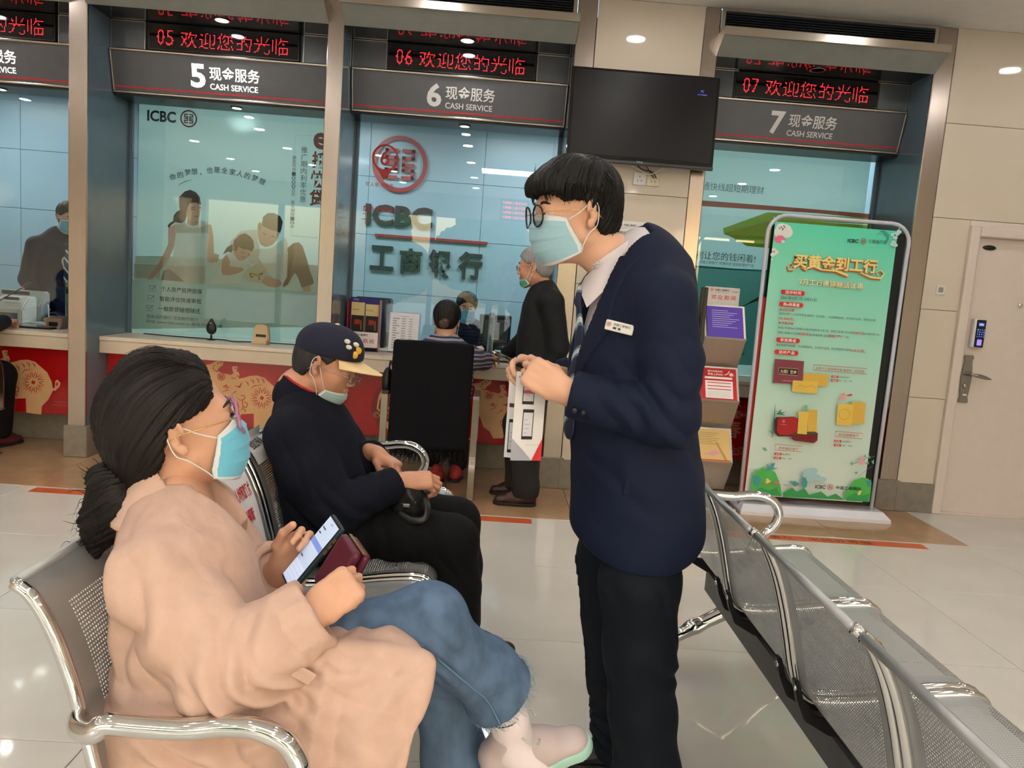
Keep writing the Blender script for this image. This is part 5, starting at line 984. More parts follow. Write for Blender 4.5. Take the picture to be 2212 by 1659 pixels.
bd = Solid(); bd.add(p_torso([((-0.60, 2.55, 0.86), .07, .12), ((-0.55, 2.55, 0.65), .09, .13), ((-0.5, 2.55, 0.5), .1, .14)], (1, 0, 0)), 0.03)
for y in (2.45, 2.66): bd.add(p_path([(-0.48, y, 0.5), (-0.06, y, 0.5), (-0.02, y, 0.08)], [0.07, 0.05, 0.04]), 0.02)
solid_obj('body', join(hs.mesh(0.0034), H1.mesh(0.0028), H2.mesh(0.0028), bd.mesh(0.013)), M_skin3, old, OB); face_parts(TO, OS, axo, old, OB, brow=(90, 84, 80))
Hh = Solid().add(p_ell(TO(-0.02, 0, 0.03), (0.099, 0.083, 0.088), Ro), 0.01).add(p_ell(TO(-0.05, 0, -0.01), (0.062, 0.074, 0.07), Ro), 0.02).inter(lambda P: -(((P - TO(0, 0, 0)) @ uo) - np.interp((P - TO(0, 0, 0)) @ fo, [-0.12, -0.05, -0.03, 0.0, 0.02, 0.05], [-0.055, -0.058, -0.02, 0.024, 0.01, 0.05])), 0.004).sub(p_ell(TO(0.03, 0, -0.02), (0.08, 0.076, 0.088), Ro), 0.004)
V, Q = Hh.mesh(0.0036); V, at_ = groom(V, Q, TO(-0.05, 0, 0.12), uo, fo, 0.002, 30); solid_obj('hair', (V, Q), M_ghair, old, OB, at_)
Cp = Solid().add(p_ell(TO(-0.012, 0, 0.05), (0.111, 0.09, 0.086), Ro), 0.01).add(p_ell(TO(0.03, 0, 0.06), (0.07, 0.075, 0.07), Ro), 0.03).cut(TO(0, 0, 0.036), tuple(-uo + 0.14 * fo), 0.004).sub(p_ell(TO(-0.012, 0, 0.03), (0.1, 0.08, 0.08), Ro), 0.003)
M_cap = mat('navy_cap', (24, 28, 50), 0.85, var=0.06, scale=200, bump=0.05); V, Q = Cp.mesh(0.0036); cp = solid_obj('cap', (wrinkle(V, Q, noises=((-0.0015, (16, 16, 16), 3),)), Q), M_cap, old, OB)
nu, nv = 17, 13; V = []; F = []
for lay in (0, 1):
    for j in range(nv):
        for i in range(nu):
            a = -1 + 2 * i / (nu - 1); t = j / (nv - 1); th = a * 1.12; r_ = 0.072 + (0.088 * math.sqrt(max(0, 1 - a * a * 0.92))) * t; V.append(TO(0.02 + r_ * math.cos(th) * 1.05, 0.086 * math.sin(th) * (1 + 0.05 * t), 0.046 - 0.012 * t - 0.016 * a * a * (0.3 + t * 0.7) - 0.003 * lay) - A3(OB))
n_ = nu * nv
for j in range(nv - 1):
    for i in range(nu - 1): q = (j * nu + i, j * nu + i + 1, (j + 1) * nu + i + 1, (j + 1) * nu + i); F += [q, tuple(x + n_ for x in q[::-1])]
rim = [j * nu for j in range(nv)] + [(nv - 1) * nu + i for i in range(1, nu)] + [j * nu + nu - 1 for j in range(nv - 2, -1, -1)]; F += [(rim[k], rim[k + 1], rim[k + 1] + n_, rim[k] + n_) for k in range(len(rim) - 1)]
br_ = mesh('brim', V, F, mat('cream_brim', (236, 208, 158), 0.75, var=0.04), cp, True); br_['label'] = 'cream brim'
lathe('cap_button', [(0.009, 0.0), (0.008, 0.004), (0.0, 0.006)], mat('cream_brim', (236, 208, 158)), cp, seg=10, loc=tuple(A3(TO(-0.012, 0, 0.136)) - A3(OB)))
for k, (a, b, c, mname) in enumerate(((0.088, -0.05, 0.072, 'y'), (0.092, -0.04, 0.088, 'y'), (0.066, -0.066, 0.092, 'w'), (0.055, -0.066, 0.108, 'w'), (0.08, -0.044, 0.105, 'w'))):   # embroidered patches
    S_ = Solid().add(p_ell(TO(a, b, c), (0.011 if mname == 'w' else 0.013, 0.006, 0.008 if mname == 'w' else 0.013), Ro), 0.002); solid_obj('embroidery', S_.mesh(0.003), mat('thread_%s' % mname, (232, 226, 214) if mname == 'w' else (226, 176, 60), 0.8), cp, OB)
mk, G = mask_sheet(TO, 'face_mask', (160, 190, 190), old, OB, fc=((0.0, 0.094, -0.068), (0.3, 0.099, -0.082), (0.6, 0.097, -0.096), (0.85, 0.086, -0.112), (1.0, 0.068, -0.124)), side=(0.03, 0.012, 0.062, -0.07, -0.1)); [ear_loop(G, TO, q, old, OB) for q in (-1, 1)]
glasses(TO, old, OB, mat('steel_wire', (170, 170, 172), 0.2, metal=1.0), mat('steel_wire', (170, 170, 172)), 0.023, 0.0012, 'rect', 0.113, -0.01)
OR = [((-0.635, 2.55, 0.905), .055, .06), ((-0.615, 2.55, 0.85), .09, .125), ((-0.58, 2.55, 0.78), .118, .175), ((-0.548, 2.55, 0.71), .128, .195), ((-0.525, 2.55, 0.60), .142, .195), ((-0.505, 2.55, 0.48), .15, .195)]
SR, ER, WRr = (-0.605, 2.38, 0.825), (-0.445, 2.335, 0.615), (-0.268, 2.43, 0.688); SL, EL, WL = (-0.585, 2.72, 0.825), (-0.46, 2.79, 0.65), (-0.388, 2.672, 0.72)
Jo = Solid().add(p_torso(OR, (1, 0, 0)), 0.03)
for sh, el, wr in ((SR, ER, WRr), (SL, EL, WL)):
    Jo.add(p_cone((-0.62, 2.55, 0.885), sh, 0.052, 0.07), 0.05); Jo.add(p_path([sh, tuple((A3(sh) + A3(el)) / 2 + (-0.01, 0, 0)), el], [0.084, 0.084, 0.076]), 0.03); Jo.add(p_path([el, wr], [0.073, 0.052]), 0.02); d = A3(wr) - A3(el)
    Jo.ops.append(('s', (lambda P, w_=A3(wr), n_=d / np.linalg.norm(d): -np.minimum((P - w_) @ n_, 0.12 - np.linalg.norm(P - w_ - 0.06 * n_, axis=-1)), A3(wr) - 0.15, A3(wr) + 0.15), 0.004))
Jo.sub(p_cone((-0.62, 2.55, 0.90), (-0.60, 2.55, 1.02), 0.06, 0.075), 0.006); Jo.cut((0, 0, 0.43), (0, 0, -1))
V, Q = Jo.mesh(0.0062); V = wrinkle(V, Q, noises=((0.003, (8, 8, 5), 9.0),), folds=(((-0.43, 2.31, 0.63), (0.7, 0, 0.7), 0.055, 0.008, 0.09, 1.1), ((-0.60, 2.33, 0.80), (0.8, 0, 0.3), 0.07, 0.006, 0.1, 1.1), ((-0.36, 2.38, 0.66), (0.9, 0, 0.3), 0.05, 0.006, 0.07, 1.1), ((-0.55, 2.34, 0.6), (0.4, 0, 0.9), 0.08, 0.006, 0.13, 1.2)))
jo = solid_obj('jacket', (V, Q), M_dark, old, OB)
Ck = Solid().add(p_cone((-0.625, 2.55, 0.925), (-0.595, 2.55, 0.985), 0.088, 0.078), 0.01).sub(p_cone((-0.63, 2.55, 0.90), (-0.59, 2.55, 1.0), 0.081, 0.0705), 0.003).cut((-0.6, 2.55, 0.968), (0.42, 0, 0.9), 0.004); solid_obj('jacket_collar', Ck.mesh(0.0035), M_dark, jo, OB)
Ck = Solid().add(p_cone((-0.625, 2.55, 0.93), (-0.594, 2.55, 0.992), 0.080, 0.0735), 0.01).sub(p_cone((-0.63, 2.55, 0.90), (-0.588, 2.55, 1.005), 0.074, 0.067), 0.003).cut((-0.6, 2.55, 0.974), (0.42, 0, 0.9), 0.004); o = solid_obj('collar_lining', Ck.mesh(0.0035), mat('red_lining', (172, 28, 40), 0.8), jo, OB); o['label'] = 'red collar lining'
tube('zip', [Vector(A3(v) - A3(OB)) for v in smoothpath([(-0.508, 2.53, 0.90), (-0.465, 2.52, 0.85), (-0.44, 2.52, 0.79)], 4)], 0.003, M_lever, jo, seg=6)
Tr = Solid().add(p_torso([((-0.5, 2.55, 0.56), .12, .17), ((-0.48, 2.55, 0.52), .13, .18)], (1, 0, 0)), 0.03)
for y in (2.455, 2.66): Tr.add(p_path([(-0.48, y, 0.515), (-0.25, y, 0.515), (-0.085, y, 0.495)], [0.095, 0.09, 0.085]), 0.025); Tr.add(p_path([(-0.085, y, 0.495), (-0.055, y, 0.34), (-0.04, y, 0.13)], [0.084, 0.072, 0.07]), 0.03)
Tr.cut((0, 0, 0.085), (0, 0, -1)); V, Q = Tr.mesh(0.0068); V = wrinkle(V, Q, noises=((0.002, (7, 7, 5), 2.0),), folds=(((-0.12, 2.42, 0.47), (0.8, 0, 0.6), 0.06, 0.006, 0.1, 1.0), ((-0.35, 2.4, 0.52), (0.9, 0, 0.3), 0.08, 0.005, 0.14, 1.0))); solid_obj('trousers', (V, Q), M_btrou, old, OB)
for y in (2.455, 2.66):
    S_, P_, d_, s_ = shoe_solid((-0.09, y, 0), (0.17, y, 0), 0.08, 0.046); sh = solid_obj('shoe', S_.mesh(0.006), M_blackleather, old, OB); solid_obj('sole', sole_solid(P_, 0.046, (0, 0, 1)).mesh(0.006), mat('black_rubber', (26, 26, 27), 0.6), sh, OB)
# black bag on his lap
bg = thing('handbag', 'small black leather bag on the lap of the capped man', 'bag', (-0.235, 2.5, 0.60)); S_ = Solid().add(p_box((0, 0, 0.02), (0.05, 0.10, 0.05), None, 0.03), 0.02).add(p_cone((0.0, -0.07, 0.055), (0.0, 0.07, 0.055), 0.03, 0.03), 0.03); V, Q = S_.mesh(0.004); solid_obj('pouch', (wrinkle(V, Q, noises=((0.006, (16, 16, 16), 3),)), Q), M_blackleather, bg)
tube('strap', smoothpath([(0.045, -0.06, 0.06), (0.068, -0.10, 0.02), (0.062, -0.12, -0.012), (0.02, -0.125, -0.018), (-0.03, -0.10, 0.0)], 6), 0.012, M_blackleather, bg, seg=8, flat=0.3); tube('zip', [(-0.03, -0.104, 0.03), (0.03, -0.104, 0.035)], 0.003, M_chrome, bg); box('zip_pull', (-0.012, 0.012, -0.112, -0.106, 0.018, 0.03), M_chrome, bg, bev=0.002)
# ------------------------------------------------------------------ people at and behind the counters (further away, coarser)
def figure(label, B, C, ax, s, rings, fwd, arms, legs, shoes, skin, top, trou, shoe_m, hair_m, hair_cut, mask=None, mask_fc=None, mask_side=None, specs=False, h=0.009, cut_z=None, hems=0.06, hair_vol=1.0, collar=None, shirt=None):
    t = thing('person', label, 'person', B); f, l, u = ax; R = np.stack(ax, 1); n0 = A3(rings[0][0])
    hs, T = head_solid(C, ax, s, neck=(tuple(n0 + A3((0, 0, 0.03))), 0.055)); parts = [hs.mesh(0.0055)]
    for sh, el, wr, hd_, hn, side in arms:
        if hd_ is not None: H = Solid(); add_hand(H, hand_prims(A3(wr) + 0.02 * A3(hd_), hd_, hn, side, 0.98, curl=((25, 40, 25), (30, 44, 28), (34, 46, 30), (38, 48, 30)))); parts.append(H.mesh(0.004))
    bd = Solid().add(p_torso([(c, d * 0.6, w * 0.6) for c, d, w in rings], fwd), 0.03); [bd.add(p_path([tuple(n0), a_[0], a_[1], a_[2]], [0.045, 0.045, 0.036, 0.026]), 0.02) for a_ in arms]; parts.append(bd.mesh(0.013)); solid_obj('body', join(*parts), skin, t, B); face_parts(T, s, ax, t, B)
    Hh = Solid().add(p_ell(T(-0.014, 0, 0.045), (0.106 * s * hair_vol, 0.088 * s * hair_vol, 0.09 * s * hair_vol), R), 0.01).add(p_ell(T(-0.05, 0, 0.0), (0.062 * s, 0.074 * s, 0.075 * s), R), 0.02).inter(lambda P: -(((P - T(0, 0, 0)) @ u) - np.interp((P - T(0, 0, 0)) @ f, hair_cut[0], hair_cut[1])), 0.004).sub(p_ell(T(0.028, 0, -0.02), (0.078 * s, 0.075 * s, 0.088 * s), R), 0.004)
    V, Q = Hh.mesh(0.005); V, at_ = groom(V, Q, T(-0.05, 0, 0.13), u, f, 0.003, 26); solid_obj('hair', (V, Q), hair_m, t, B, at_)
    S_ = Solid().add(p_torso(rings, fwd), 0.03)
    for sh, el, wr, hd_, hn, side in arms:
        S_.add(p_cone(tuple((n0 * 0.7 + A3(sh) * 0.3)), sh, 0.055, 0.064), 0.05); S_.add(p_path([sh, el], [0.074, 0.062]), 0.03); S_.add(p_path([el, wr], [0.06, 0.046]), 0.02); d = A3(wr) - A3(el)
        S_.ops.append(('s', (lambda P, w_=A3(wr), n_=d / np.linalg.norm(d): -np.minimum((P - w_) @ n_, 0.11 - np.linalg.norm(P - w_ - 0.055 * n_, axis=-1)), A3(wr) - 0.14, A3(wr) + 0.14), 0.004))
    S_.sub(p_cone(tuple(n0 + A3((0, 0, 0.0))), T(-0.02, 0, -0.06), 0.056, 0.07), 0.006)
    if cut_z: S_.cut((0, 0, cut_z), (0, 0, -1))
    V, Q = S_.mesh(h); tp = solid_obj('jacket', (wrinkle(V, Q, noises=((0.003, (8, 8, 5), B[0]),)), Q), top, t, B)
    if collar: Ck = Solid().add(p_cone(tuple(n0 + A3((0, 0, 0.0))), tuple(n0 * 0.6 + A3(T(-0.02, 0, -0.07)) * 0.4), 0.088, 0.072), 0.01).sub(p_cone(tuple(n0 - A3((0, 0, 0.02))), T(-0.02, 0, -0.06), 0.08, 0.06), 0.003); solid_obj('collar', Ck.mesh(0.005), collar, tp, B)
    if legs:
        L_ = Solid()
        for lg, rr in legs: L_.add(p_path(lg, rr), 0.025)
        L_.cut((0, 0, hems), (0, 0, -1)); V, Q = L_.mesh(h); solid_obj('trousers', (wrinkle(V, Q, noises=((0.003, (9, 9, 5), 2.2),)), Q), trou, t, B)
    for a, b in shoes:
        S2, P_, d_, s_ = shoe_solid(a, b, 0.075, 0.046); so = solid_obj('shoe', S2.mesh(0.006), shoe_m, t, B); solid_obj('sole', sole_solid(P_, 0.047, (0, 0, 1)).mesh(0.006), mat('black_rubber', (26, 26, 27), 0.6), so, B)
    if mask:
        kw = {}
        if mask_fc: kw['fc'] = mask_fc
        if mask_side: kw['side'] = mask_side
        mk, G = mask_sheet(T, 'face_mask', mask, t, B, **kw); [ear_loop(G, T, q, t, B) for q in (-1, 1)]
    if specs: glasses(T, t, B, mat('steel_wire', (170, 170, 172)), mat('steel_wire', (170, 170, 172)), 0.022, 0.0013, 'rect', 0.106, -0.004)
    return t, T, tp
CUT_M = ([-0.12, -0.05, -0.03, 0.0, 0.03, 0.06, 0.08, 0.12], [-0.055, -0.058, -0.02, 0.024, 0.02, 0.05, 0.062, 0.066]); CUT_W = ([-0.12, -0.05, -0.02, 0.01, 0.03, 0.06, 0.08, 0.12], [-0.08, -0.085, -0.05, 0.0, -0.01, 0.03, 0.058, 0.062])
M_bjack = mat('black_jacket', (21, 22, 26), 0.7, var=0.1, bump=0.05, spec=0.3); M_brown = mat('brown_leather', (64, 34, 30), 0.35, var=0.1); M_grey = hair_mat('grey_hair', (150, 148, 150)); M_plaid = mat('pale_check_shirt', (196, 180, 176), 0.8, var=0.3, scale=60)
CHIN_FC = ((0.0, 0.090, -0.075), (0.3, 0.095, -0.088), (0.6, 0.094, -0.10), (0.85, 0.084, -0.114), (1.0, 0.066, -0.126)); CHIN_S = (0.03, 0.012, 0.062, -0.075, -0.1)
figure('grey-haired man in a black jacket standing at the counter, mask below his chin', (0.28, 4.76, 0), (0.232, 4.76, 1.475), yaw_pitch(math.radians(163), math.radians(-4)), 1.0,
       [((0.29, 4.76, 1.335), .05, .06), ((0.30, 4.76, 1.29), .09, .13), ((0.305, 4.76, 1.2), .125, .175), ((0.305, 4.76, 1.05), .14, .185), ((0.315, 4.76, 0.92), .15, .185), ((0.32, 4.76, 0.80), .15, .18)], (-0.97, 0.24, 0),
       [((0.34, 4.585, 1.27), (0.40, 4.56, 1.01), (0.33, 4.60, 0.82), (-0.2, 0.1, -0.95), (0, 1, 0), -1), ((0.28, 4.94, 1.27), (0.22, 5.0, 1.02), (0.1, 5.1, 0.9), (-0.6, 0.7, -0.2), (0, 0, -1), 1)],
       [([(0.30, 4.68, 0.82), (0.235, 4.67, 0.48), (0.275, 4.68, 0.12), (0.275, 4.68, 0.05)], [0.105, 0.088, 0.08, 0.082]), ([(0.30, 4.85, 0.82), (0.20, 4.86, 0.48), (0.235, 4.87, 0.12), (0.235, 4.87, 0.05)], [0.105, 0.088, 0.08, 0.082])],
       [((0.345, 4.685, 0), (0.075, 4.68, 0)), ((0.31, 4.90, 0), (0.055, 4.92, 0))], M_skin3, M_bjack, mat('charcoal_trousers', (30, 30, 31), 0.8, var=0.1), M_brown, M_grey, CUT_M, (60, 160, 130), CHIN_FC, CHIN_S, specs=True, cut_z=0.73, collar=M_plaid)
# customer in the striped sweater, back to us
M_stripe = mat('striped_sweater', (60, 70, 100), 0.85, var=0.0); _nt = M_stripe.node_tree; _w = _nt.nodes.new('ShaderNodeTexWave'); _w.inputs['Scale'].default_value = 5.5; _w.bands_direction = 'Z'; _w.inputs['Distortion'].default_value = 1.5; _cr = _nt.nodes.new('ShaderNodeValToRGB'); _cr.color_ramp.interpolation = 'CONSTANT'
for i, (p, c) in enumerate(((0.0, (52, 60, 92)), (0.28, (178, 180, 190)), (0.5, (150, 92, 92)), (0.72, (196, 198, 204)), (0.86, (44, 50, 78)))):
    e_ = _cr.color_ramp.elements[i] if i < 2 else _cr.color_ramp.elements.new(p); e_.position = p; e_.color = (*lin(c), 1)
_tcn = [n for n in _nt.nodes if n.type == 'TEX_COORD'][0]; _nt.links.new(_tcn.outputs['Object'], _w.inputs['Vector']); _nt.links.new(_w.outputs['Fac'], _cr.inputs['Fac']); _nt.links.new(_cr.outputs['Color'], _nt.nodes['Principled BSDF'].inputs['Base Color'])
M_redshoe = mat('red_shoe', (170, 50, 48), 0.5, var=0.3, scale=30)
cu, TC, tp_ = figure('customer in a striped sweater sitting at the counter, back turned, hair pinned up', (-0.3, 5.02, 0), (-0.302, 5.05, 1.095), yaw_pitch(math.radians(86), math.radians(-14)), 1.0,
       [((-0.30, 5.0, 0.945), .05, .058), ((-0.30, 4.99, 0.90), .085, .13), ((-0.30, 4.98, 0.82), .105, .18), ((-0.30, 4.98, 0.7), .115, .185), ((-0.30, 4.98, 0.5), .12, .19)], (0, 1, 0),
       [((-0.13, 5.0, 0.87), (-0.045, 5.12, 0.845), (-0.13, 5.40, 0.862), (-0.2, 0.95, -0.05), (0, 0, -1), 1), ((-0.47, 5.0, 0.87), (-0.54, 5.12, 0.84), (-0.42, 5.40, 0.862), (0.2, 0.95, -0.05), (0, 0, -1), -1)],
       [([(-0.21, 4.98, 0.5), (-0.2, 5.34, 0.49), (-0.17, 5.22, 0.12)], [0.09, 0.075, 0.06]), ([(-0.39, 4.98, 0.5), (-0.4, 5.34, 0.49), (-0.36, 5.30, 0.12)], [0.09, 0.075, 0.06])], [((-0.19, 5.12, 0), (-0.17, 5.36, 0)), ((-0.31, 5.02, 0), (-0.30, 5.26, 0))], M_skin2, M_stripe, M_btrou, M_redshoe, M_dhair, ([-0.12, -0.05, -0.02, 0.02, 0.06, 0.12], [-0.075, -0.08, -0.02, 0.02, 0.05, 0.06]), (90, 180, 150), hair_vol=1.03)
B_ = Solid().add(p_ell(TC(-0.115, 0.0, -0.04), (0.03, 0.034, 0.03)), 0.01).add(p_ell(TC(-0.125, -0.01, -0.025), (0.02, 0.03, 0.016)), 0.01); V, Q = B_.mesh(0.004); V, at_ = groom(V, Q, TC(-0.1, 0, -0.04), (0, -1, 0), (0, 0, 1), 0.004, 14); solid_obj('hair_bun', (V, Q), hair_mat('light_brown_hair', (92, 72, 58)), cu, (-0.3, 5.02, 0), at_)
# clerk behind the glass of window 6
ck, TK, tp_ = figure('female clerk in navy and a blue mask, seated behind the glass facing the customer', (-0.2, 6.45, 0), (-0.225, 6.40, 1.155), yaw_pitch(math.radians(-84), math.radians(-8)), 0.98,
       [((-0.21, 6.45, 1.0), .05, .056), ((-0.205, 6.45, 0.955), .08, .12), ((-0.20, 6.45, 0.88), .10, .17), ((-0.20, 6.45, 0.75), .11, .175), ((-0.20, 6.45, 0.55), .12, .18)], (0.1, -1, 0),
       [((-0.36, 6.44, 0.93), (-0.43, 6.36, 0.86), (-0.30, 6.1, 0.85), (0.3, -0.9, 0), (0, 0, -1), 1), ((-0.04, 6.44, 0.93), (0.03, 6.34, 0.86), (-0.08, 6.1, 0.85), (-0.3, -0.9, 0), (0, 0, -1), -1)], [([(-0.29, 6.45, 0.5), (-0.3, 6.75, 0.48), (-0.3, 6.75, 0.06)], [0.09, 0.075, 0.06]), ([(-0.11, 6.45, 0.5), (-0.1, 6.75, 0.48), (-0.1, 6.75, 0.06)], [0.09, 0.075, 0.06])], [], M_skin1, M_navy, M_trou, M_blackleather, M_dhair, CUT_W, (100, 176, 214), specs=True, hair_vol=1.02)
# standing clerk behind window 4
ck, TK, tp_ = figure('male clerk in a navy suit standing behind the glass at the far left', (-3.55, 6.45, 0), (-3.50, 6.45, 1.645), yaw_pitch(math.radians(-42), math.radians(-12)), 1.0,
       [((-3.56, 6.47, 1.49), .05, .06), ((-3.57, 6.47, 1.44), .09, .14), ((-3.58, 6.47, 1.33), .12, .185), ((-3.58, 6.47, 1.15), .13, .18), ((-3.57, 6.47, 0.95), .14, .185), ((-3.56, 6.47, 0.8), .14, .185)], (0.72, -0.69, 0),
       [((-3.71, 6.36, 1.40), (-3.77, 6.34, 1.13), (-3.66, 6.28, 0.95), (0.5, 0.2, -0.8), (0.3, 0.9, 0), 1), ((-3.43, 6.60, 1.40), (-3.37, 6.65, 1.13), (-3.40, 6.52, 0.95), (-0.3, -0.2, -0.9), (-0.9, 0, 0), -1)], [([(-3.62, 6.42, 0.85), (-3.62, 6.42, 0.45), (-3.62, 6.42, 0.06)], [0.1, 0.085, 0.08]), ([(-3.49, 6.53, 0.85), (-3.49, 6.53, 0.45), (-3.49, 6.53, 0.06)], [0.1, 0.085, 0.08])], [((-3.66, 6.46, 0), (-3.5, 6.28, 0)), ((-3.53, 6.57, 0), (-3.37, 6.39, 0))], M_skin1, M_navy, M_trou, M_blackleather, M_bhair, CUT_M, (100, 190, 220), specs=True, cut_z=0.7)
fk = A3((0.72, -0.69, 0)); c_ = A3((-3.575, 6.47, 0)); Sx = Solid().add(p_path([tuple(c_ + fk * 0.085 + A3((0, 0, 1.43))), tuple(c_ + fk * 0.118 + A3((0, 0, 1.3))), tuple(c_ + fk * 0.128 + A3((0, 0, 1.15)))], [0.05, 0.035, 0.012], (fk, 0.4)), 0.01); sx = solid_obj('shirt_front', Sx.mesh(0.006), M_shirt, ck, (-3.55, 6.45, 0))
Sx = Solid().add(p_path([tuple(c_ + fk * 0.108 + A3((0, 0, 1.43))), tuple(c_ + fk * 0.136 + A3((0, 0, 1.3))), tuple(c_ + fk * 0.14 + A3((0, 0, 1.12)))], [0.014, 0.02, 0.026], (fk, 0.35)), 0.006); solid_obj('necktie', Sx.mesh(0.005), M_tie, ck, (-3.55, 6.45, 0))
# seated clerk behind window 4, mostly behind the column
figure('seated clerk behind the steel column at the left window, one hand holding a pen', (-3.22, 6.35, 0), (-3.24, 6.28, 1.08), yaw_pitch(math.radians(-96), math.radians(-22)), 0.98,
       [((-3.22, 6.35, 0.94), .05, .056), ((-3.22, 6.35, 0.90), .08, .12), ((-3.22, 6.36, 0.82), .10, .17), ((-3.22, 6.36, 0.6), .11, .175)], (0, -1, 0), [((-3.38, 6.33, 0.87), (-3.45, 6.2, 0.84), (-3.36, 5.97, 0.855), (0.25, -0.95, 0.05), (0.3, 0, -0.95), 1), ((-3.06, 6.33, 0.87), (-3.0, 6.2, 0.84), (-3.1, 6.0, 0.855), (-0.2, -0.95, 0), (0, 0, -1), -1)], [([(-3.3, 6.35, 0.5), (-3.3, 6.65, 0.48), (-3.3, 6.65, 0.06)], [0.09, 0.075, 0.06]), ([(-3.13, 6.35, 0.5), (-3.13, 6.65, 0.48), (-3.13, 6.65, 0.06)], [0.09, 0.075, 0.06])], [], M_skin1, M_navy, M_trou, M_blackleather, M_bhair, CUT_M, (100, 176, 214))
pn = tube('pen', [(-3.325, 5.86, 0.835), (-3.355, 5.90, 0.965)], 0.005, M_whiteplastic, None, seg=8); tag(pn, 'pale pen held upright in the hand behind the left window', 'pen')
# customer at window 4, cut by the left edge of the picture
figure('customer in black seated at the far left counter, only knee and shoe in view', (-3.49, 4.95, 0), (-3.54, 5.0, 1.1), yaw_pitch(math.radians(92), math.radians(-10)), 1.0,
       [((-3.54, 4.97, 0.945), .05, .058), ((-3.54, 4.96, 0.90), .085, .13), ((-3.54, 4.95, 0.82), .11, .185), ((-3.52, 4.95, 0.65), .13, .2), ((-3.50, 4.95, 0.5), .15, .22)], (0, 1, 0), [((-3.36, 4.97, 0.86), (-3.29, 5.05, 0.83), (-3.34, 5.36, 0.862), (-0.1, 0.97, 0), (0, 0, -1), 1), ((-3.71, 4.97, 0.86), (-3.79, 5.05, 0.83), (-3.69, 5.36, 0.862), (0.1, 0.97, 0), (0, 0, -1), -1)],
       [([(-3.40, 4.95, 0.52), (-3.32, 5.26, 0.50), (-3.34, 5.30, 0.12)], [0.12, 0.1, 0.07]), ([(-3.62, 4.95, 0.52), (-3.66, 5.3, 0.5), (-3.64, 5.28, 0.12)], [0.11, 0.085, 0.065])], [((-3.36, 5.24, 0), (-3.30, 5.48, 0)), ((-3.66, 5.2, 0), (-3.64, 5.45, 0))], M_skin2, M_bjack, M_btrou, mat('dark_red_trainer', (90, 30, 36), 0.6), M_bhair, CUT_M, (100, 176, 214))
# ------------------------------------------------------------------ television on the pillar, sockets, notice
tv = thing('television', 'black flat television switched on but dark, hung on the stone pillar', 'television', (0.865, YF - 0.09, 2.19)); tv.rotation_euler = (math.radians(-3), 0, 0)
box('bezel', (-0.475, 0.475, -0.03, 0.02, 0.0, 0.575), M_blackgloss, tv, bev=0.008, seg=2); box('screen', (-0.455, 0.455, -0.032, -0.028, 0.035, 0.558), mat('tv_screen', (20, 18, 22), 0.3, spec=0.35, var=0.02), tv, bev=0)
box('lower_strip', (-0.475, 0.475, -0.036, -0.01, -0.012, 0.012), mat('dark_silver', (70, 70, 72), 0.3, metal=0.8), tv, bev=0.004); box('rear_housing', (-0.36, 0.36, 0.02, 0.055, 0.08, 0.48), M_black, tv, bev=0.01); box('wall_bracket', (-0.18, 0.18, 0.05, 0.088, 0.15, 0.42), M_black, tv, bev=0.004)
P = Print(-0.0365); P.text('TCL', -0.022, 0.022, 0.001, 0.010, ink((190, 190, 190)), bold=0.03); P.text('PC', 0.355, 0.372, 0.47, 0.483, ink((110, 110, 230), emit=1.0), up=True); P.text('1024x768@60', 0.335, 0.395, 0.45, 0.459, ink((110, 110, 230), emit=1.0)); P.done('marks', tv)
for x, lb in ((0.895, 'white wall socket under the television, left of the pair'), (0.985, 'cream wall socket under the television, right of the pair')):
    s_ = thing('wall_socket', lb, 'socket', (x, YF, 2.112)); box('plate', (-0.042, 0.042, -0.009, 0.0, -0.042, 0.042), M_whiteplastic if x < 0.9 else mat('cream_plastic', (224, 212, 188), 0.4), s_, bev=0.003)
    for a, b, r_ in ((0, 0.014, 0), (-0.012, -0.012, 0.5), (0.012, -0.012, -0.5)): box('slot', (-0.002, 0.002, -0.0096, -0.008, -0.006, 0.006), M_black, s_, bev=0, loc=(a, 0, b), rot=(0, r_, 0))
for k, (P_, r_, m_) in enumerate((([(0.86, 5.10, 2.19), (0.90, 5.12, 2.168), (0.97, 5.125, 2.155), (1.0, 5.13, 2.12)], 0.004, M_black), ([(0.80, 5.10, 2.195), (0.88, 5.12, 2.165), (0.95, 5.125, 2.14), (1.02, 5.12, 2.175), (1.03, 5.1, 2.20)], 0.0035, M_whiteplastic), ([(0.92, 5.10, 2.19), (0.95, 5.13, 2.165), (0.985, 5.14, 2.12)], 0.004, mat('grey_cable', (90, 88, 86), 0.5)))):
    tag(tube('cable', smoothpath(P_, 6), r_, m_, None, seg=6), ('black power cable looped under the television', 'white cable sagging under the television', 'short grey cable under the television')[k], 'cable')
nt_ = box('paper_notice', (0.775, 0.998, YF - 0.0025, YF - 0.0005, 1.44, 1.835), ink((238, 236, 234)), bev=0); tag(nt_, 'white paper notice taped to the stone pillar behind the standing man', 'notice')
P = Print(YF - 0.0026); P.logo(0.80, 1.808, 0.011, ink((190, 60, 70))); P.text('中国工商银行', 0.82, 0.905, 1.80, 1.816, ink((40, 40, 44)), bold=0.015); P.rect(0.79, 0.985, 1.79, 1.7912, ink((120, 120, 120)), up=False); P.text('尊敬的客户：', 0.79, 0.872, 1.75, 1.768, ink((40, 40, 44)), bold=0.01); P.text('我行网点可以办理以下', 0.79, 0.985, 1.71, 1.73, ink((206, 40, 44)), bold=0.01)
for k in range(9): P.rect(0.79, 0.97 - 0.02 * (k % 3), 1.675 - k * 0.024, 1.683 - k * 0.024, ink((120, 116, 116)), up=False)
P.done('notice_print', nt_)
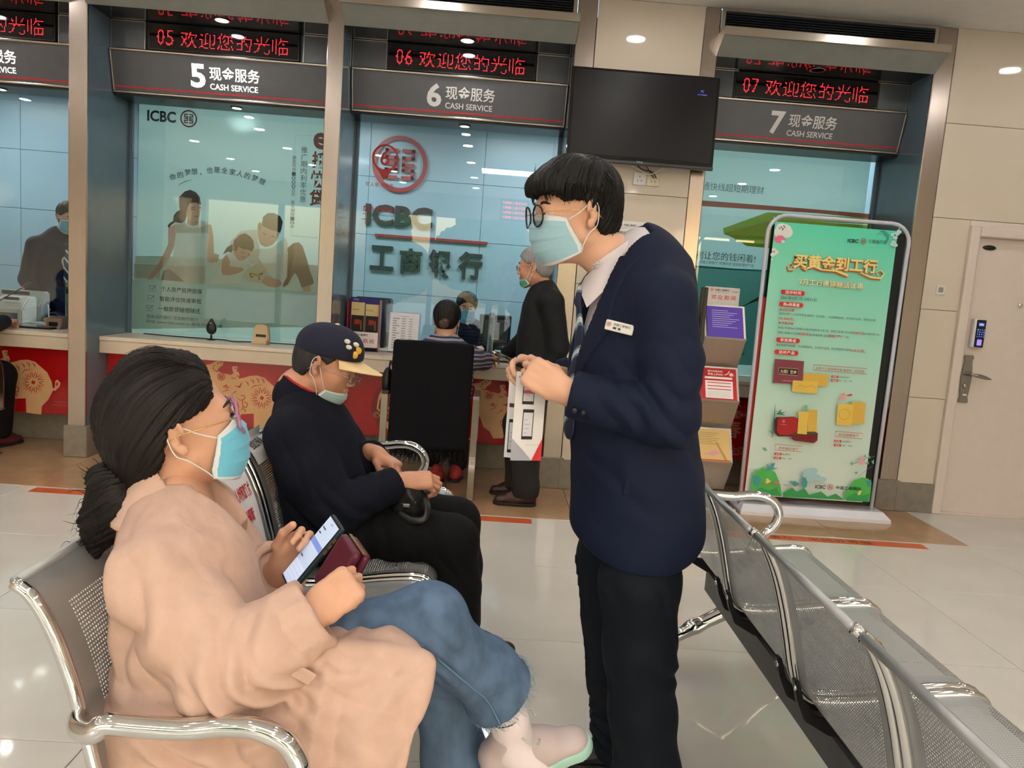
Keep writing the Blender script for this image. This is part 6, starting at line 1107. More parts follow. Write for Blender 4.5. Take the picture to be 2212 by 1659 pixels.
# ------------------------------------------------------------------ LED board on the street-side wall, mirrored red in the counter glass
lb_ = thing('led_board', 'red LED text board on the street wall, mirrored in the counter glass', 'display', (0.29, -4.98, 2.78)); box('housing', (-0.3, 0.3, -0.02, 0.02, -0.03, 0.42), M_black, lb_, bev=0.004)
for k in range(4):
    V, F = text_fit('欢迎光临工商银行', -0.26, 0.26, 0.02 + k * 0.1, 0.085 + k * 0.1, 0.02); mesh('led_row', [(-a, 0.0215, b) for a, b in V], F, M_led, lb_)
# trees outside the street windows (seen mirrored in the glass)
for k, (x, y, s_) in enumerate(((-3.2, -9.5, 1.0), (-0.2, -11.0, 1.2), (2.9, -9.3, 0.9))):
    t = thing('tree', ('leafy green tree outside the street window, leftmost of three', 'tallest of three leafy trees outside the street window', 'leafy green tree outside the street window, rightmost of three')[k], 'tree', (x, y, -0.15)); tube('trunk', smoothpath([(0, 0, 0), (0.05, 0, 1.0 * s_), (0, 0.05, 1.8 * s_)], 4), 0.09, mat('bark', (92, 74, 58), 0.9, bump=0.3), t)
    S_ = Solid().add([p_ell((a * s_, b * s_, c * s_), (0.8 * s_, 0.75 * s_, 0.7 * s_)) for a, b, c in ((0, 0, 2.2), (0.6, 0.1, 1.8), (-0.6, 0, 1.9), (0.1, -0.4, 1.6), (0, 0.2, 2.8))], 0.15); V, Q = S_.mesh(0.07); solid_obj('crown', (wrinkle(V, Q, noises=((0.12, (3, 3, 3), k * 3.0), (-0.1, (8, 8, 8), k * 2.0))), Q), mat('leaf_green', (92, 138, 70), 0.7, var=0.4, scale=9, bump=0.6), t)
# ------------------------------------------------------------------ counter chairs
def counter_chair(label, x, y, cover):
    t = thing('counter_chair', label, 'chair', (x, y, 0)); M_fl = mat('flat_bar_steel', (150, 140, 130), 0.28, metal=1.0, var=0.08, scale=8)
    S_ = Solid().add(p_box((0, 0.0, 0.64), (0.249, 0.035, 0.335), np.stack([A3((1, 0, 0)), A3((0, 0.996, -0.09)), A3((0, 0.09, 0.996))], 1), 0.022), 0.01); V, Q = S_.mesh(0.009); b_ = solid_obj('backrest', (wrinkle(V, Q, noises=((0.003, (7, 7, 4), 1),)), Q), mat('black_chair_cloth', (14, 14, 18), 0.9, var=0.1, scale=200, bump=0.1, spec=0.2), t)
    solid_obj('seat', Solid().add(p_box((0, 0.27, 0.44), (0.24, 0.24, 0.04), None, 0.03), 0.01).mesh(0.012), mat('black_chair_cloth', (14, 14, 18)), t)
    if cover:
        rs = np.random.RandomState(2); ws = []
        for k in range(260):
            a = rs.uniform(-0.245, 0.245); z0 = 0.315 + rs.uniform(0, 0.015); L = rs.uniform(0.06, 0.145) * (0.75 + 0.4 * (a + 0.25)); ws.append([(a, -0.03 + rs.uniform(-.012, .06), z0), (a + rs.uniform(-.012, .012), -0.035 + rs.uniform(-.012, .06), z0 - L * 0.5), (a + rs.uniform(-.03, .03), -0.03 + rs.uniform(-.012, .06), z0 - L)])
        wisps('fringe', ws, mat('black_fringe', (12, 12, 15), 0.9), b_, (0, 0, 0), 0.0065)
    for s in (-1, 1):
        P_ = smoothpath([(0, 0.44, 0.30), (0, 0.44, 0.52), (0, 0.40, 0.625), (0, 0.28, 0.645), (0, 0.10, 0.645), (0, 0.02, 0.645)], 4) + smoothpath([(0, -0.012, 0.63), (0, -0.012, 0.40), (0, -0.012, 0.27), (0, -0.035, 0.22), (0, -0.05, 0.16), (0, -0.055, 0.04), (0, -0.055, 0.008)], 4)
        V = []; F = []; x0 = s * 0.285
        fr = frames(P_)
        for p, T_ in zip(fr[0], fr[1]):
            n_ = Vector((1, 0, 0)).cross(T_).normalized() * 0.006
            V += [p + Vector((x0 - 0.02, 0, 0)) - n_, p + Vector((x0 + 0.02, 0, 0)) - n_, p + Vector((x0 + 0.02, 0, 0)) + n_, p + Vector((x0 - 0.02, 0, 0)) + n_]
        for i in range(len(P_) - 1):
            for k in range(4): F.append((4 * i + k, 4 * i + (k + 1) % 4, 4 * i + 4 + (k + 1) % 4, 4 * i + 4 + k))
        F += [(3, 2, 1, 0), tuple(range(len(V) - 4, len(V)))]; mesh('side_frame', V, F, M_fl, t)
    box('floor_bar', (-0.305, 0.305, -0.075, -0.035, 0.0, 0.014), M_fl, t, bev=0.003); box('front_bar', (-0.305, 0.305, 0.42, 0.46, 0.29, 0.304), M_fl, t, bev=0.003); box('floor_runner', (-0.305, -0.265, -0.05, 0.42, 0.0, 0.012), M_fl, t, bev=0.002); box('floor_runner', (0.265, 0.305, -0.05, 0.42, 0.0, 0.012), M_fl, t, bev=0.002); return t
counter_chair('black-covered counter chair with a long fringe, under the customer in stripes', -0.355, 4.76, True)
counter_chair('steel-framed counter chair cut by the left edge of the picture', -3.52, 4.70, False)
pu = Solid().add(p_ell((-0.64, 4.85, 0.70), (0.035, 0.06, 0.09)), 0.01); t = solid_obj('shoulder_bag', pu.mesh(0.006), M_blackleather, None); tag(t, 'small black bag hanging left of the black counter chair', 'bag'); tube('bag_strap', smoothpath([(-0.635, 4.85, 0.77), (-0.625, 4.85, 0.83), (-0.605, 4.83, 0.78)], 5), 0.006, M_blackleather, t, seg=6)
# ------------------------------------------------------------------ things on the counters
def speaker_mic(x, y, label):
    t = thing('speaker_microphone', label, 'microphone', (x, y, 0.81)); lathe('foot', [(0.03, 0.0), (0.03, 0.004), (0.008, 0.008), (0.006, 0.04), (0.0, 0.04)], M_black, t, seg=16)
    S_ = Solid().add(p_cone((0, 0, 0.075), (0, 0, 0.10), 0.034, 0.03, ((0, 1, 0), 0.55)), 0.01).add(p_cone((0, 0, 0.09), (0, 0, 0.145), 0.032, 0.012, ((0, 1, 0), 0.6)), 0.01); solid_obj('head', S_.mesh(0.004), M_black, t); box('mark', (-0.008, 0.008, -0.0212, -0.019, 0.122, 0.126), M_whiteplastic, t, bev=0)
speaker_mic(-2.03, 5.62, 'black spade-shaped speaker on the counter below the family poster'); speaker_mic(1.66, 5.62, 'black spade-shaped speaker on the counter beside the green banner')
t = thing('card_reader', 'beige card reader standing on the counter below the family poster', 'card reader', (-1.668, 5.60, 0.81)); M_bei = mat('beige_plastic', (206, 178, 140), 0.4, var=0.03)
prism('shell', [(-0.055, 0.0), (0.055, 0.0), (0.058, 0.02), (0.053, 0.10), (0.045, 0.128), (0.025, 0.14), (-0.025, 0.14), (-0.045, 0.128), (-0.053, 0.10), (-0.058, 0.02)], 0.0, 0.05, M_bei, t, bev=0.006); prism('front_wedge', [(-0.05, 0.0), (-0.05, 0.012), (0.0, 0.045), (0.0, 0.0)], -0.054, 0.054, M_bei, t, plane='yz', bev=0.004); box('slot', (-0.036, 0.036, -0.002, 0.002, 0.05, 0.068), M_black, t, bev=0.001); P = Print(-0.003); P.rect(-0.038, -0.005, 0.03, 0.045, ink((196, 176, 90))); P.rect(0.0, 0.036, 0.03, 0.045, ink((110, 130, 150)), up=False); P.done('labels', t)
tag(tube('cable', smoothpath([(-2.55, 5.70, 0.816), (-2.2, 5.66, 0.814), (-1.95, 5.64, 0.815), (-1.85, 5.58, 0.814), (-1.7, 5.66, 0.815), (-1.3, 5.70, 0.815)], 6), 0.004, M_black, None, seg=5), 'black cable running along the foot of the family poster window', 'cable')
# brochure holder with brochures, leaflet stand at window 6
t = thing('brochure_holder', 'clear acrylic brochure holder with red edges on the counter right of the steel column', 'brochure holder', (-0.935, 5.62, 0.81)); M_acr = mat('red_acrylic_edge', (170, 40, 50), 0.2)
box('back_plate', (-0.112, 0.112, 0.05, 0.055, 0.0, 0.385), ink((52, 50, 120)), t, bev=0.001)
for s in (-1, 1): box('side_edge', (s * 0.114 - 0.003, s * 0.114 + 0.003, -0.04, 0.055, 0.0, 0.375), M_acr, t, bev=0.001)
box('front_plate', (-0.112, 0.112, -0.04, -0.036, 0.03, 0.14), ink((236, 226, 226)), t, bev=0.001); box('bottom', (-0.112, 0.112, -0.04, 0.055, 0.0, 0.006), M_clear, t, bev=0)
P = Print(-0.0405); P.logo(-0.085, 0.118, 0.011, ink((200, 60, 70))); P.text('中国工商银行', -0.066, 0.04, 0.110, 0.126, ink((60, 50, 54)), bold=0.02); P.text('欢迎取阅', -0.085, 0.085, 0.06, 0.092, ink((206, 60, 70)), bold=0.01, space=1.3); P.done('holder_print', t); P = Print(0.0495); P.text('ICBC', -0.09, -0.05, 0.362, 0.374, ink((220, 220, 230))); P.done('holder_mark', t)
for x0, z0, lb in ((-0.985, 0.99, 'cream and black gold-bar brochure, left in the acrylic holder'), (-0.882, 0.985, 'cream and black gold-bar brochure, right in the acrylic holder')):
    b_ = thing('brochure', lb, 'brochure', (x0, 5.64, 0.83)); box('sheet', (-0.048, 0.048, 0.0, 0.004, 0.0, 0.33 if x0 < -0.95 else 0.32), ink((226, 206, 150)), b_, bev=0); P = Print(-0.0005); P.rect(-0.046, 0.046, 0.1, 0.235, ink((34, 22, 22))); P.rect(-0.022, 0.018, 0.17, 0.205, ink((170, 44, 36))); P.rect(0.022, 0.03, 0.13, 0.2, ink((150, 110, 50)), up=False); P.text('黄金积存', -0.04, 0.01, 0.27, 0.282, ink((120, 100, 60))); P.done('cover_print', b_)
t = thing('form_stand', 'white printed form in a clear stand beside the acrylic brochure holder', 'form', (-0.65, 5.66, 0.81)); t.rotation_euler = (math.radians(-8), 0, 0); box('sheet', (-0.107, 0.107, 0.0, 0.002, 0.008, 0.295), ink((236, 234, 240)), t, bev=0); box('plate', (-0.11, 0.11, 0.003, 0.006, 0.0, 0.3), M_clear, t, bev=0); box('foot', (-0.11, 0.11, -0.02, 0.05, 0.0, 0.005), M_clear, t, bev=0)
P = Print(-0.0003); P.text('业务办理登记表', -0.03, 0.03, 0.265, 0.274, ink((130, 126, 140)))
for k in range(13):
    P.rect(-0.09, 0.09, 0.245 - k * 0.018, 0.2456 - k * 0.018, ink((176, 172, 184)), up=False); P.rect(-0.085, -0.085 + 0.03 + 0.02 * (k % 3 == 0), 0.249 - k * 0.018, 0.256 - k * 0.018, ink((150, 146, 160)), up=False); P.rect(-0.02, 0.01, 0.249 - k * 0.018, 0.256 - k * 0.018, ink((164, 160, 172)), up=False); P.rect(0.035, 0.06, 0.249 - k * 0.018, 0.255 - k * 0.018, ink((170, 166, 178)), up=False)
P.done('form_print', t)
def doc_camera(x, y, label):
    t = thing('document_camera', label, 'camera', (x, y, 0.81)); M_gs = mat('grey_green_metal', (140, 152, 148), 0.35, metal=0.4); box('base', (-0.07, 0.07, -0.05, 0.06, 0.0, 0.02), M_gs, t, bev=0.006); lathe('pole', [(0.022, 0.02), (0.022, 0.33), (0.019, 0.34), (0.0, 0.34)], M_gs, t, seg=16); box('lens_window', (-0.01, 0.01, -0.0235, -0.018, 0.25, 0.30), M_black, t, bev=0.002)
doc_camera(-0.01, 5.86, 'grey-green document camera pole behind the glass, right of the female clerk'); doc_camera(-3.17, 5.84, 'grey-green document camera pole behind the glass at the left edge')
t = thing('desk_sign', 'small pale green desk sign with a round emblem in front of the document camera', 'sign', (0.10, 5.62, 0.81)); prism('wedge', [(-0.02, 0.0), (0.03, 0.0), (0.012, 0.075), (0.004, 0.075)], -0.075, 0.075, ink((186, 214, 206)), t, plane='yz'); P = Print(-0.001); P.ring(-0.045, 0.052, 0.012, 0.017, ink((40, 130, 116))); P.text('自助填单', -0.018, 0.065, 0.043, 0.061, ink((60, 110, 104)), bold=0.01); P.done('sign_print', t); [setattr(c, 'rotation_euler', (-0.3, 0, 0)) or setattr(c, 'location', (0, -0.013, -0.0)) for c in t.children if c.name.startswith('sign_print')]
t = thing('transfer_tray', 'black transfer tray sunk in the counter in front of the document camera', 'tray', (0.06, 5.56, 0.811)); box('tray', (-0.15, 0.15, -0.09, 0.09, 0.0, 0.012), M_black, t, bev=0.004); box('tray_floor', (-0.135, 0.135, -0.078, 0.078, 0.010, 0.0128), M_blackgloss, t, bev=0)
t = thing('transfer_tray', 'black transfer tray on the counter at the left edge with papers behind', 'tray', (-3.32, 5.62, 0.811)); box('tray', (-0.19, 0.19, -0.09, 0.09, 0.0, 0.012), M_black, t, bev=0.004); box('tray_floor', (-0.175, 0.175, -0.078, 0.078, 0.010, 0.0128), M_blackgloss, t, bev=0)
t = box('paper_stack', (-3.44, -3.22, 5.80, 5.94, 0.811, 0.83), ink((226, 228, 230)), bev=0.001); tag(t, 'white papers on the desk behind the left window', 'paper')
t = thing('fingerprint_reader', 'brown desk terminal block beside the left document camera', 'terminal', (-3.16, 5.66, 0.81)); prism('body', [(-0.05, 0.0), (0.05, 0.0), (0.05, 0.09), (-0.02, 0.075)], -0.055, 0.055, mat('brown_plastic', (116, 92, 80), 0.4), t, plane='yz', bev=0.004); box('pad', (-0.03, 0.03, -0.045, -0.035, 0.02, 0.05), M_black, t, bev=0.002)
t = thing('gooseneck_microphone', 'black gooseneck microphone with a red ring behind the left window', 'microphone', (-3.80, 5.86, 0.81)); lathe('base', [(0.05, 0), (0.05, 0.015), (0.03, 0.025), (0, 0.025)], M_black, t); tube('neck', smoothpath([(0, 0, 0.02), (0.06, 0, 0.12), (0.2, 0, 0.22), (0.29, 0, 0.275)], 6), 0.005, M_black, t, seg=8); tube('mic_head', [(0.29, 0, 0.275), (0.335, 0, 0.31)], 0.014, M_black, t, seg=12); tube('red_ring', [(0.283, 0, 0.27), (0.292, 0, 0.277)], 0.0135, mat('red_ring', (220, 50, 40), emit=0.8), t, seg=12)
def machine(label, x, y, w, d, h, m1, m2, name='cash_counter'):
    t = thing(name, label, 'machine', (x, y, 0.81)); prism('housing', [(-d / 2, 0.0), (d / 2, 0.0), (d / 2, h), (0.0, h), (-d * 0.3, h * 0.72), (-d / 2, h * 0.5)], -w / 2, w / 2, m1, t, plane='yz', bev=0.01); box('front_panel', (-w * 0.36, w * 0.36, -d / 2 - 0.004, -d / 2 + 0.002, h * 0.08, h * 0.4), m2, t, bev=0.002); box('display', (-w * 0.25, w * 0.25, -d * 0.22, -d * 0.17, h * 0.86, h * 0.97), M_black, t, bev=0.002); box('tray', (-w * 0.3, w * 0.3, -d / 2 - 0.05, -d / 2, 0.004, 0.02), m2, t, bev=0.003)
machine('white banknote counter behind the left window', -3.62, 5.93, 0.22, 0.2, 0.20, M_whiteplastic, mat('lilac_grey', (120, 118, 140), 0.4)); machine('grey printer at the left window, behind the banknote counter', -3.70, 6.10, 0.42, 0.14, 0.24, mat('light_grey_plastic', (186, 192, 192), 0.4), mat('lilac_grey', (120, 118, 140), 0.4), 'printer'); machine('dark cash machine behind the glass above the acrylic brochure holder', -0.96, 6.15, 0.28, 0.3, 0.38, mat('dark_teal_plastic', (48, 56, 60), 0.4), M_black)
t = thing('monitor', 'black monitor seen from behind, right of the female clerk', 'monitor', (0.02, 6.22, 0.81)); t.rotation_euler = (0, 0, 0.25); box('panel', (-0.13, 0.13, -0.02, 0.02, 0.06, 0.31), M_black, t, bev=0.008); box('rear_cover', (-0.10, 0.10, -0.035, -0.018, 0.09, 0.27), mat('dark_grey_plastic', (60, 66, 70), 0.4), t, bev=0.006); box('stand', (-0.02, 0.02, -0.01, 0.02, 0.0, 0.07), M_black, t, bev=0.003); box('foot', (-0.09, 0.09, -0.06, 0.08, 0.0, 0.012), M_black, t, bev=0.003)
# ------------------------------------------------------------------ papers taped to the bench backs
for k, (yc, lb) in enumerate(((2.09, 'white notice with red characters on the seat back beside the woman'), (2.40, 'white notice slipped behind the back of the capped man'))):
    W_, H_ = (0.21, 0.30) if k == 0 else (0.17, 0.13); s0, s1 = (0.03, 0.30) if k == 0 else (-0.035, 0.08); V = []; n = 12
    for j in range(n + 1):
        s_ = s0 + (s1 - s0) * j / n; x, z = prof_at(max(0, s_)); x = float(x) + 0.008; z = float(z) + (max(0, -s_) * 0.9) + 0.003
        V += [(-0.714 + x, yc - W_ / 2, z), (-0.714 + x, yc + W_ / 2, z)]
    F = [(2 * j, 2 * j + 1, 2 * j + 3, 2 * j + 2) for j in range(n)]; V2 = [(a + 0.0012, b, c) for a, b, c in V]; m_ = len(V); o = mesh('paper_notice', V + V2, F[:] + [tuple(q + m_ for q in f[::-1]) for f in F], ink((238, 236, 240))); tag(o, lb, 'notice')
    for (t_, a, b, w0, w1) in ((('为了您和他人的健康', 0.24, 0.40, -0.09, 0.09), ('请隔位就座', 0.50, 0.66, -0.06, 0.06)) if k == 0 else (('请隔位就座', 0.3, 0.6, -0.06, 0.06),)):
        tv_, F_ = text_fit(t_, w0, w1, 0, 1, 0.02); sc = [(u_, s0 + (s1 - s0) * (b - (b - a) * v_)) for u_, v_ in tv_]; VV = []
        for u_, s_ in sc: x, z = prof_at(max(0, s_)); VV.append((-0.714 + float(x) + 0.0105, yc - u_, float(z) + max(0, -s_) * 0.9 + 0.003))
        mesh('notice_lettering', VV, F_, ink((206, 40, 48)) if k == 0 else ink((60, 60, 64)), o)
# ------------------------------------------------------------------ leaflet and pen in the standing man's hands
lf = thing('leaflet', 'folded white leaflet with phone pictures and red corners in the hands of the standing man', 'leaflet', (0.1, 1.86, 1.02))
def leaf(name, x0, x1, z0, z1, y, yaw, mm):
    o = thing_child = obj(name, box_bm(x0, x1, -0.0006, 0.0006, z0, z1), mm, lf, (0, y, 0), (0, 0, yaw)); return o
M_pap = ink((240, 238, 240)); a = leaf('front_leaf', -0.035, 0.043, -0.105, 0.115, 0.0, 0.25, M_pap); b = leaf('rear_leaf', -0.05, 0.03, -0.108, 0.10, 0.028, -0.18, M_pap)
def phone_print(P, x, z, w, h): P.rect(x, x + w, z, z + h, ink((30, 26, 32))); P.rect(x + 0.002, x + w - 0.002, z + 0.008, z + h - 0.008, ink((226, 226, 232))); [P.rect(x + 0.005, x + w * (0.5 + 0.1 * (k % 3)), z + h * 0.2 + k * 0.011, z + h * 0.2 + k * 0.011 + 0.0016, ink((150, 150, 160)), up=False) for k in range(4)]
P = Print(-0.0008); phone_print(P, -0.016, 0.035, 0.03, 0.06); P.rect(-0.014, 0.012, 0.062, 0.070, ink((206, 90, 110))); phone_print(P, -0.012, -0.052, 0.028, 0.075); P.poly([(0.043, -0.105), (0.043, -0.048), (0.018, -0.105)], ink((220, 50, 58))); P.poly([(-0.035, -0.105), (-0.035, -0.05), (0.0, -0.085), (0.018, -0.105)], ink((176, 176, 190))); P.text('融e行操作指南', -0.03, 0.01, 0.1, 0.104, ink((140, 136, 140))); P.rect(0.0, 0.036, -0.066, -0.0655, ink((150, 150, 150)), up=False); P.done('leaf_print', a)
P = Print(-0.0008); phone_print(P, -0.043, -0.095, 0.026, 0.085); P.poly([(0.0, -0.108), (0.0, -0.06), (-0.02, -0.108)], ink((220, 50, 58))); P.rect(-0.045, -0.02, 0.02, 0.03, ink((96, 36, 46)), up=False); P.done('leaf_print', b)
pn = thing('ballpoint_pen', 'black and clear ballpoint pen between the fingers of the standing man', 'pen', (0, 0, 0)); tube('barrel', [(0.012, 1.90, 1.172), (0.05, 1.915, 1.155)], 0.0055, M_clear, pn, seg=10); tube('grip', [(0.05, 1.915, 1.155), (0.10, 1.935, 1.133)], 0.0058, M_black, pn, seg=10); tube('refill', [(0.013, 1.9005, 1.1715), (0.05, 1.915, 1.155)], 0.002, M_blackgloss, pn, seg=6); tube('tip', [(0.012, 1.90, 1.172), (0.004, 1.897, 1.1755)], [0.0045, 0.001], M_chrome, pn, seg=8)
# ------------------------------------------------------------------ brochure stand by window 7
bs = thing('brochure_stand', 'floor brochure stand with black posts and three tilted steel trays before window 7', 'brochure stand', (1.47, 4.90, 0)); M_tray = mat('tray_steel', (186, 176, 166), 0.3, metal=0.7, var=0.04)
for x, y in ((-0.135, -0.015), (-0.125, 0.10)): box('post', (x - 0.012, x + 0.012, y - 0.012, y + 0.012, 0.02, 1.435), M_black, bs, bev=0.003)
box('foot_plate', (-0.16, 0.19, -0.08, 0.28, 0.0, 0.022), M_tray, bs, bev=0.004)
for k, z in enumerate((1.115, 0.715, 0.309)):
    tr = prism('tray', [(-0.035, 0.0), (-0.04, 0.014), (-0.036, 0.014), (-0.031, 0.004), (0.075, 0.215), (0.079, 0.213), (-0.024, 0.002), (0.10, -0.20), (0.096, -0.202), (-0.029, 0.0)], -0.115, 0.15, M_tray, bs, plane='yz'); tr.location = (0.0, 0.0, z)
    bc = thing('brochure', ('purple leaflet on the top tray of the brochure stand', 'red and white leaflet on the middle tray of the brochure stand', 'gold leaflet on the lowest tray of the brochure stand')[k], 'brochure', (1.485, 4.862, z + 0.012)); bc.rotation_euler = (math.radians(-27), 0, 0); c_ = ((92, 66, 176), (198, 36, 40), (226, 190, 124))[k]; box('sheet', (-0.117, 0.117, -0.004, 0.0, 0.0, 0.215), ink(c_), bc, bev=0); P = Print(-0.0045)
    if k == 0:
        for j in range(9): P.rect(-0.085, 0.02 + 0.012 * ((j * 5) % 7), 0.185 - j * 0.0145, 0.1875 - j * 0.0145, ink((226, 220, 246)), up=False)
    elif k == 1:
        P.text('银行存款利率', -0.07, 0.03, 0.185, 0.2, ink((250, 236, 226)), bold=0.02); P.text('最高上浮50%', -0.07, 0.03, 0.164, 0.18, ink((250, 236, 226)), bold=0.02); P.rect(-0.09, 0.09, 0.14, 0.155, ink((246, 240, 238))); P.rect(-0.088, 0.092, 0.008, 0.128, ink((246, 240, 238)), up=False); P.line([(0.04, 0.17), (0.06, 0.178), (0.075, 0.2)], 0.006, ink((250, 236, 226))); P.ell(0.085, 0.175, 0.014, 0.012, ink((250, 210, 200)))
        for j in range(3): P.rect(-0.075, 0.08, 0.11 - j * 0.022, 0.116 - j * 0.022, ink((222, 80, 90)))
        for j in range(4): P.rect(-0.075, 0.07, 0.05 - j * 0.01, 0.0512 - j * 0.01, ink((170, 160, 170)), up=False)
    else:
        for j in range(7): P.rect(-0.085, 0.05 - 0.02 * (j % 3), 0.19 - j * 0.0125, 0.1925 - j * 0.0125, ink((150, 120, 84)), up=False)
        P.poly([(-0.06, 0.05), (0.0, 0.035), (0.06, 0.06), (0.02, 0.075), (-0.02, 0.06)], ink((226, 160, 176))); P.poly([(0.02, 0.13), (0.035, 0.13), (0.1, 0.01), (0.08, 0.01)], ink((190, 150, 90))); P.rect(-0.117, 0.117, 0.003, 0.012, ink((196, 90, 84)))
    P.done('leaflet_print', bc)
hp = box('header_panel', (-0.115, 0.115, 0.086, 0.09, 1.325, 1.445), mat('pale_panel', (214, 208, 204), 0.4), bs, bev=0.002); P = Print(0.0855); P.logo(-0.07, 1.427, 0.011, ink((200, 70, 80))); P.text('中国工商银行', -0.05, 0.045, 1.419, 1.433, ink((60, 56, 60)), bold=0.02); P.rect(0.06, 0.1, 1.418, 1.421, ink((90, 86, 90)), up=False); P.rect(-0.05, 0.045, 1.41, 1.4115, ink((90, 86, 90)), up=False); P.text('欢迎取阅', -0.07, 0.09, 1.365, 1.395, ink((214, 80, 96)), bold=0.012, space=1.3); P.done('header_print', hp)
# ------------------------------------------------------------------ banner stand
bn = thing('banner_stand', 'roll banner in green with gold lettering on a pale tube frame before the door wall', 'banner', (2.13, 4.9, 0)); M_tube = mat('pale_lilac_tube', (206, 206, 220), 0.3, var=0.02)
P_ = [(-0.425, 0, 0.03), (-0.432, 0, 0.9), (-0.438, 0, 1.80)] + [(-0.438 + 0.12 * (1 - math.cos(a)), 0, 1.80 + 0.12 * math.sin(a)) for a in np.linspace(0.2, PI / 2, 6)] + [(0.35 - 0.0 + 0.12 * math.sin(a), 0, 1.80 + 0.12 * math.cos(a)) for a in np.linspace(0, PI / 2, 6)] + [(0.467, 0, 1.70), (0.462, 0, 0.9), (0.455, 0, 0.03)]
tube('frame', P_, 0.0125, M_tube, bn, seg=10)
mesh('base', [(-0.45, -0.11, 0), (0.54, -0.11, 0), (0.54, 0.14, 0), (-0.45, 0.14, 0), (-0.45, -0.11, 0.022), (0.54, -0.11, 0.022), (0.54, 0.14, 0.022), (-0.45, 0.14, 0.022), (-0.42, -0.055, 0.06), (0.51, -0.055, 0.06), (0.51, 0.08, 0.06), (-0.42, 0.08, 0.06)], [(3, 2, 1, 0), (0, 1, 5, 4), (1, 2, 6, 5), (2, 3, 7, 6), (3, 0, 4, 7), (4, 5, 9, 8), (5, 6, 10, 9), (6, 7, 11, 10), (7, 4, 8, 11), (8, 9, 10, 11)], mat('white_base', (226, 226, 236), 0.25, var=0.02), bn)
box('rear_sheet', (-0.412, 0.452, 0.012, 0.016, 0.09, 1.86), ink((22, 26, 28)), bn, bev=0); box('red_rear_edge', (-0.418, -0.35, 0.006, 0.009, 0.09, 1.40), ink((196, 44, 40)), bn, bev=0)
M_ban = mat('green_banner', (90, 205, 170), 0.28, var=0.02, spec=0.5); _nt = M_ban.node_tree; _tcn = [n for n in _nt.nodes if n.type == 'TEX_COORD'][0]; _sx = _nt.nodes.new('ShaderNodeSeparateXYZ'); _cr = _nt.nodes.new('ShaderNodeValToRGB'); _mr = _nt.nodes.new('ShaderNodeMapRange'); _mr.inputs['From Min'].default_value = 0.1; _mr.inputs['From Max'].default_value = 1.9
_nt.links.new(_tcn.outputs['Object'], _sx.inputs[0]); _nt.links.new(_sx.outputs['Z'], _mr.inputs['Value']); _nt.links.new(_mr.outputs[0], _cr.inputs['Fac']); _nt.links.new(_cr.outputs['Color'], _nt.nodes['Principled BSDF'].inputs['Base Color'])
for i, (p, c) in enumerate(((0.0, (228, 238, 230)), (0.3, (208, 234, 220)), (0.62, (160, 228, 206)), (1.0, (84, 220, 184)))):
    e_ = _cr.color_ramp.elements[i] if i < 2 else _cr.color_ramp.elements.new(p); e_.position = p; e_.color = (*lin(c), 1)
banner = box('banner', (-0.402, 0.385, -0.012, -0.008, 0.108, 1.875), M_ban, bn, bev=0)
for x, z in ((-0.38, 1.885), (0.37, 1.885)): tube('hook', [(x, -0.01, z - 0.02), (x + (0.04 if x > 0 else -0.03), 0, z + 0.02)], 0.0025, M_whiteplastic, bn, seg=6)
# ------------------------------------------------------------------ printed films behind the glass, paper-cut fronts, sign on the staff wall
def rot_text(s, cx, cz, h, deg):
    V, F = text_geo(s, 0.015); xs = [v[0] for v in V]; ys = [v[1] for v in V]; w = max(max(xs) - min(xs), max(ys) - min(ys)); mx, my = (max(xs) + min(xs)) / 2, (max(ys) + min(ys)) / 2; a = math.radians(deg); k = 2 * h / max(w, 0.5)
    if s == '，': k = 2 * h; my = 0.35
    return [(cx + ((v[0] - mx) * math.cos(a) - (v[1] - my) * math.sin(a)) * k, cz + ((v[0] - mx) * math.sin(a) + (v[1] - my) * math.cos(a)) * k) for v in V], F
M_film = tink((220, 240, 236), 0.62)
film5 = mesh('window_poster', [(-2.665, 5.776, 0.815), (-1.19, 5.776, 0.815), (-1.19, 5.776, 2.46), (-2.64, 5.776, 2.46), (-2.645, 5.776, 1.6), (-2.65, 5.776, 1.2), (-2.665, 5.779, 0.815), (-1.19, 5.779, 0.815), (-1.19, 5.779, 2.46), (-2.64, 5.779, 2.46), (-2.645, 5.779, 1.6), (-2.65, 5.779, 1.2)], [(0, 1, 2, 3, 4, 5), (11, 10, 9, 8, 7, 6), (0, 6, 7, 1), (2, 8, 9, 3), (1, 7, 8, 2), (3, 9, 10, 4), (4, 10, 11, 5), (5, 11, 6, 0)], M_film); tag(film5, 'pale teal window poster of a family of three with Chinese lettering', 'poster')
film7 = box('window_poster', (1.345, 2.70, 5.7752, 5.779, 0.815, 2.46), M_film, bev=0); tag(film7, 'pale teal window poster with a lime parasol and a red stripe', 'poster')
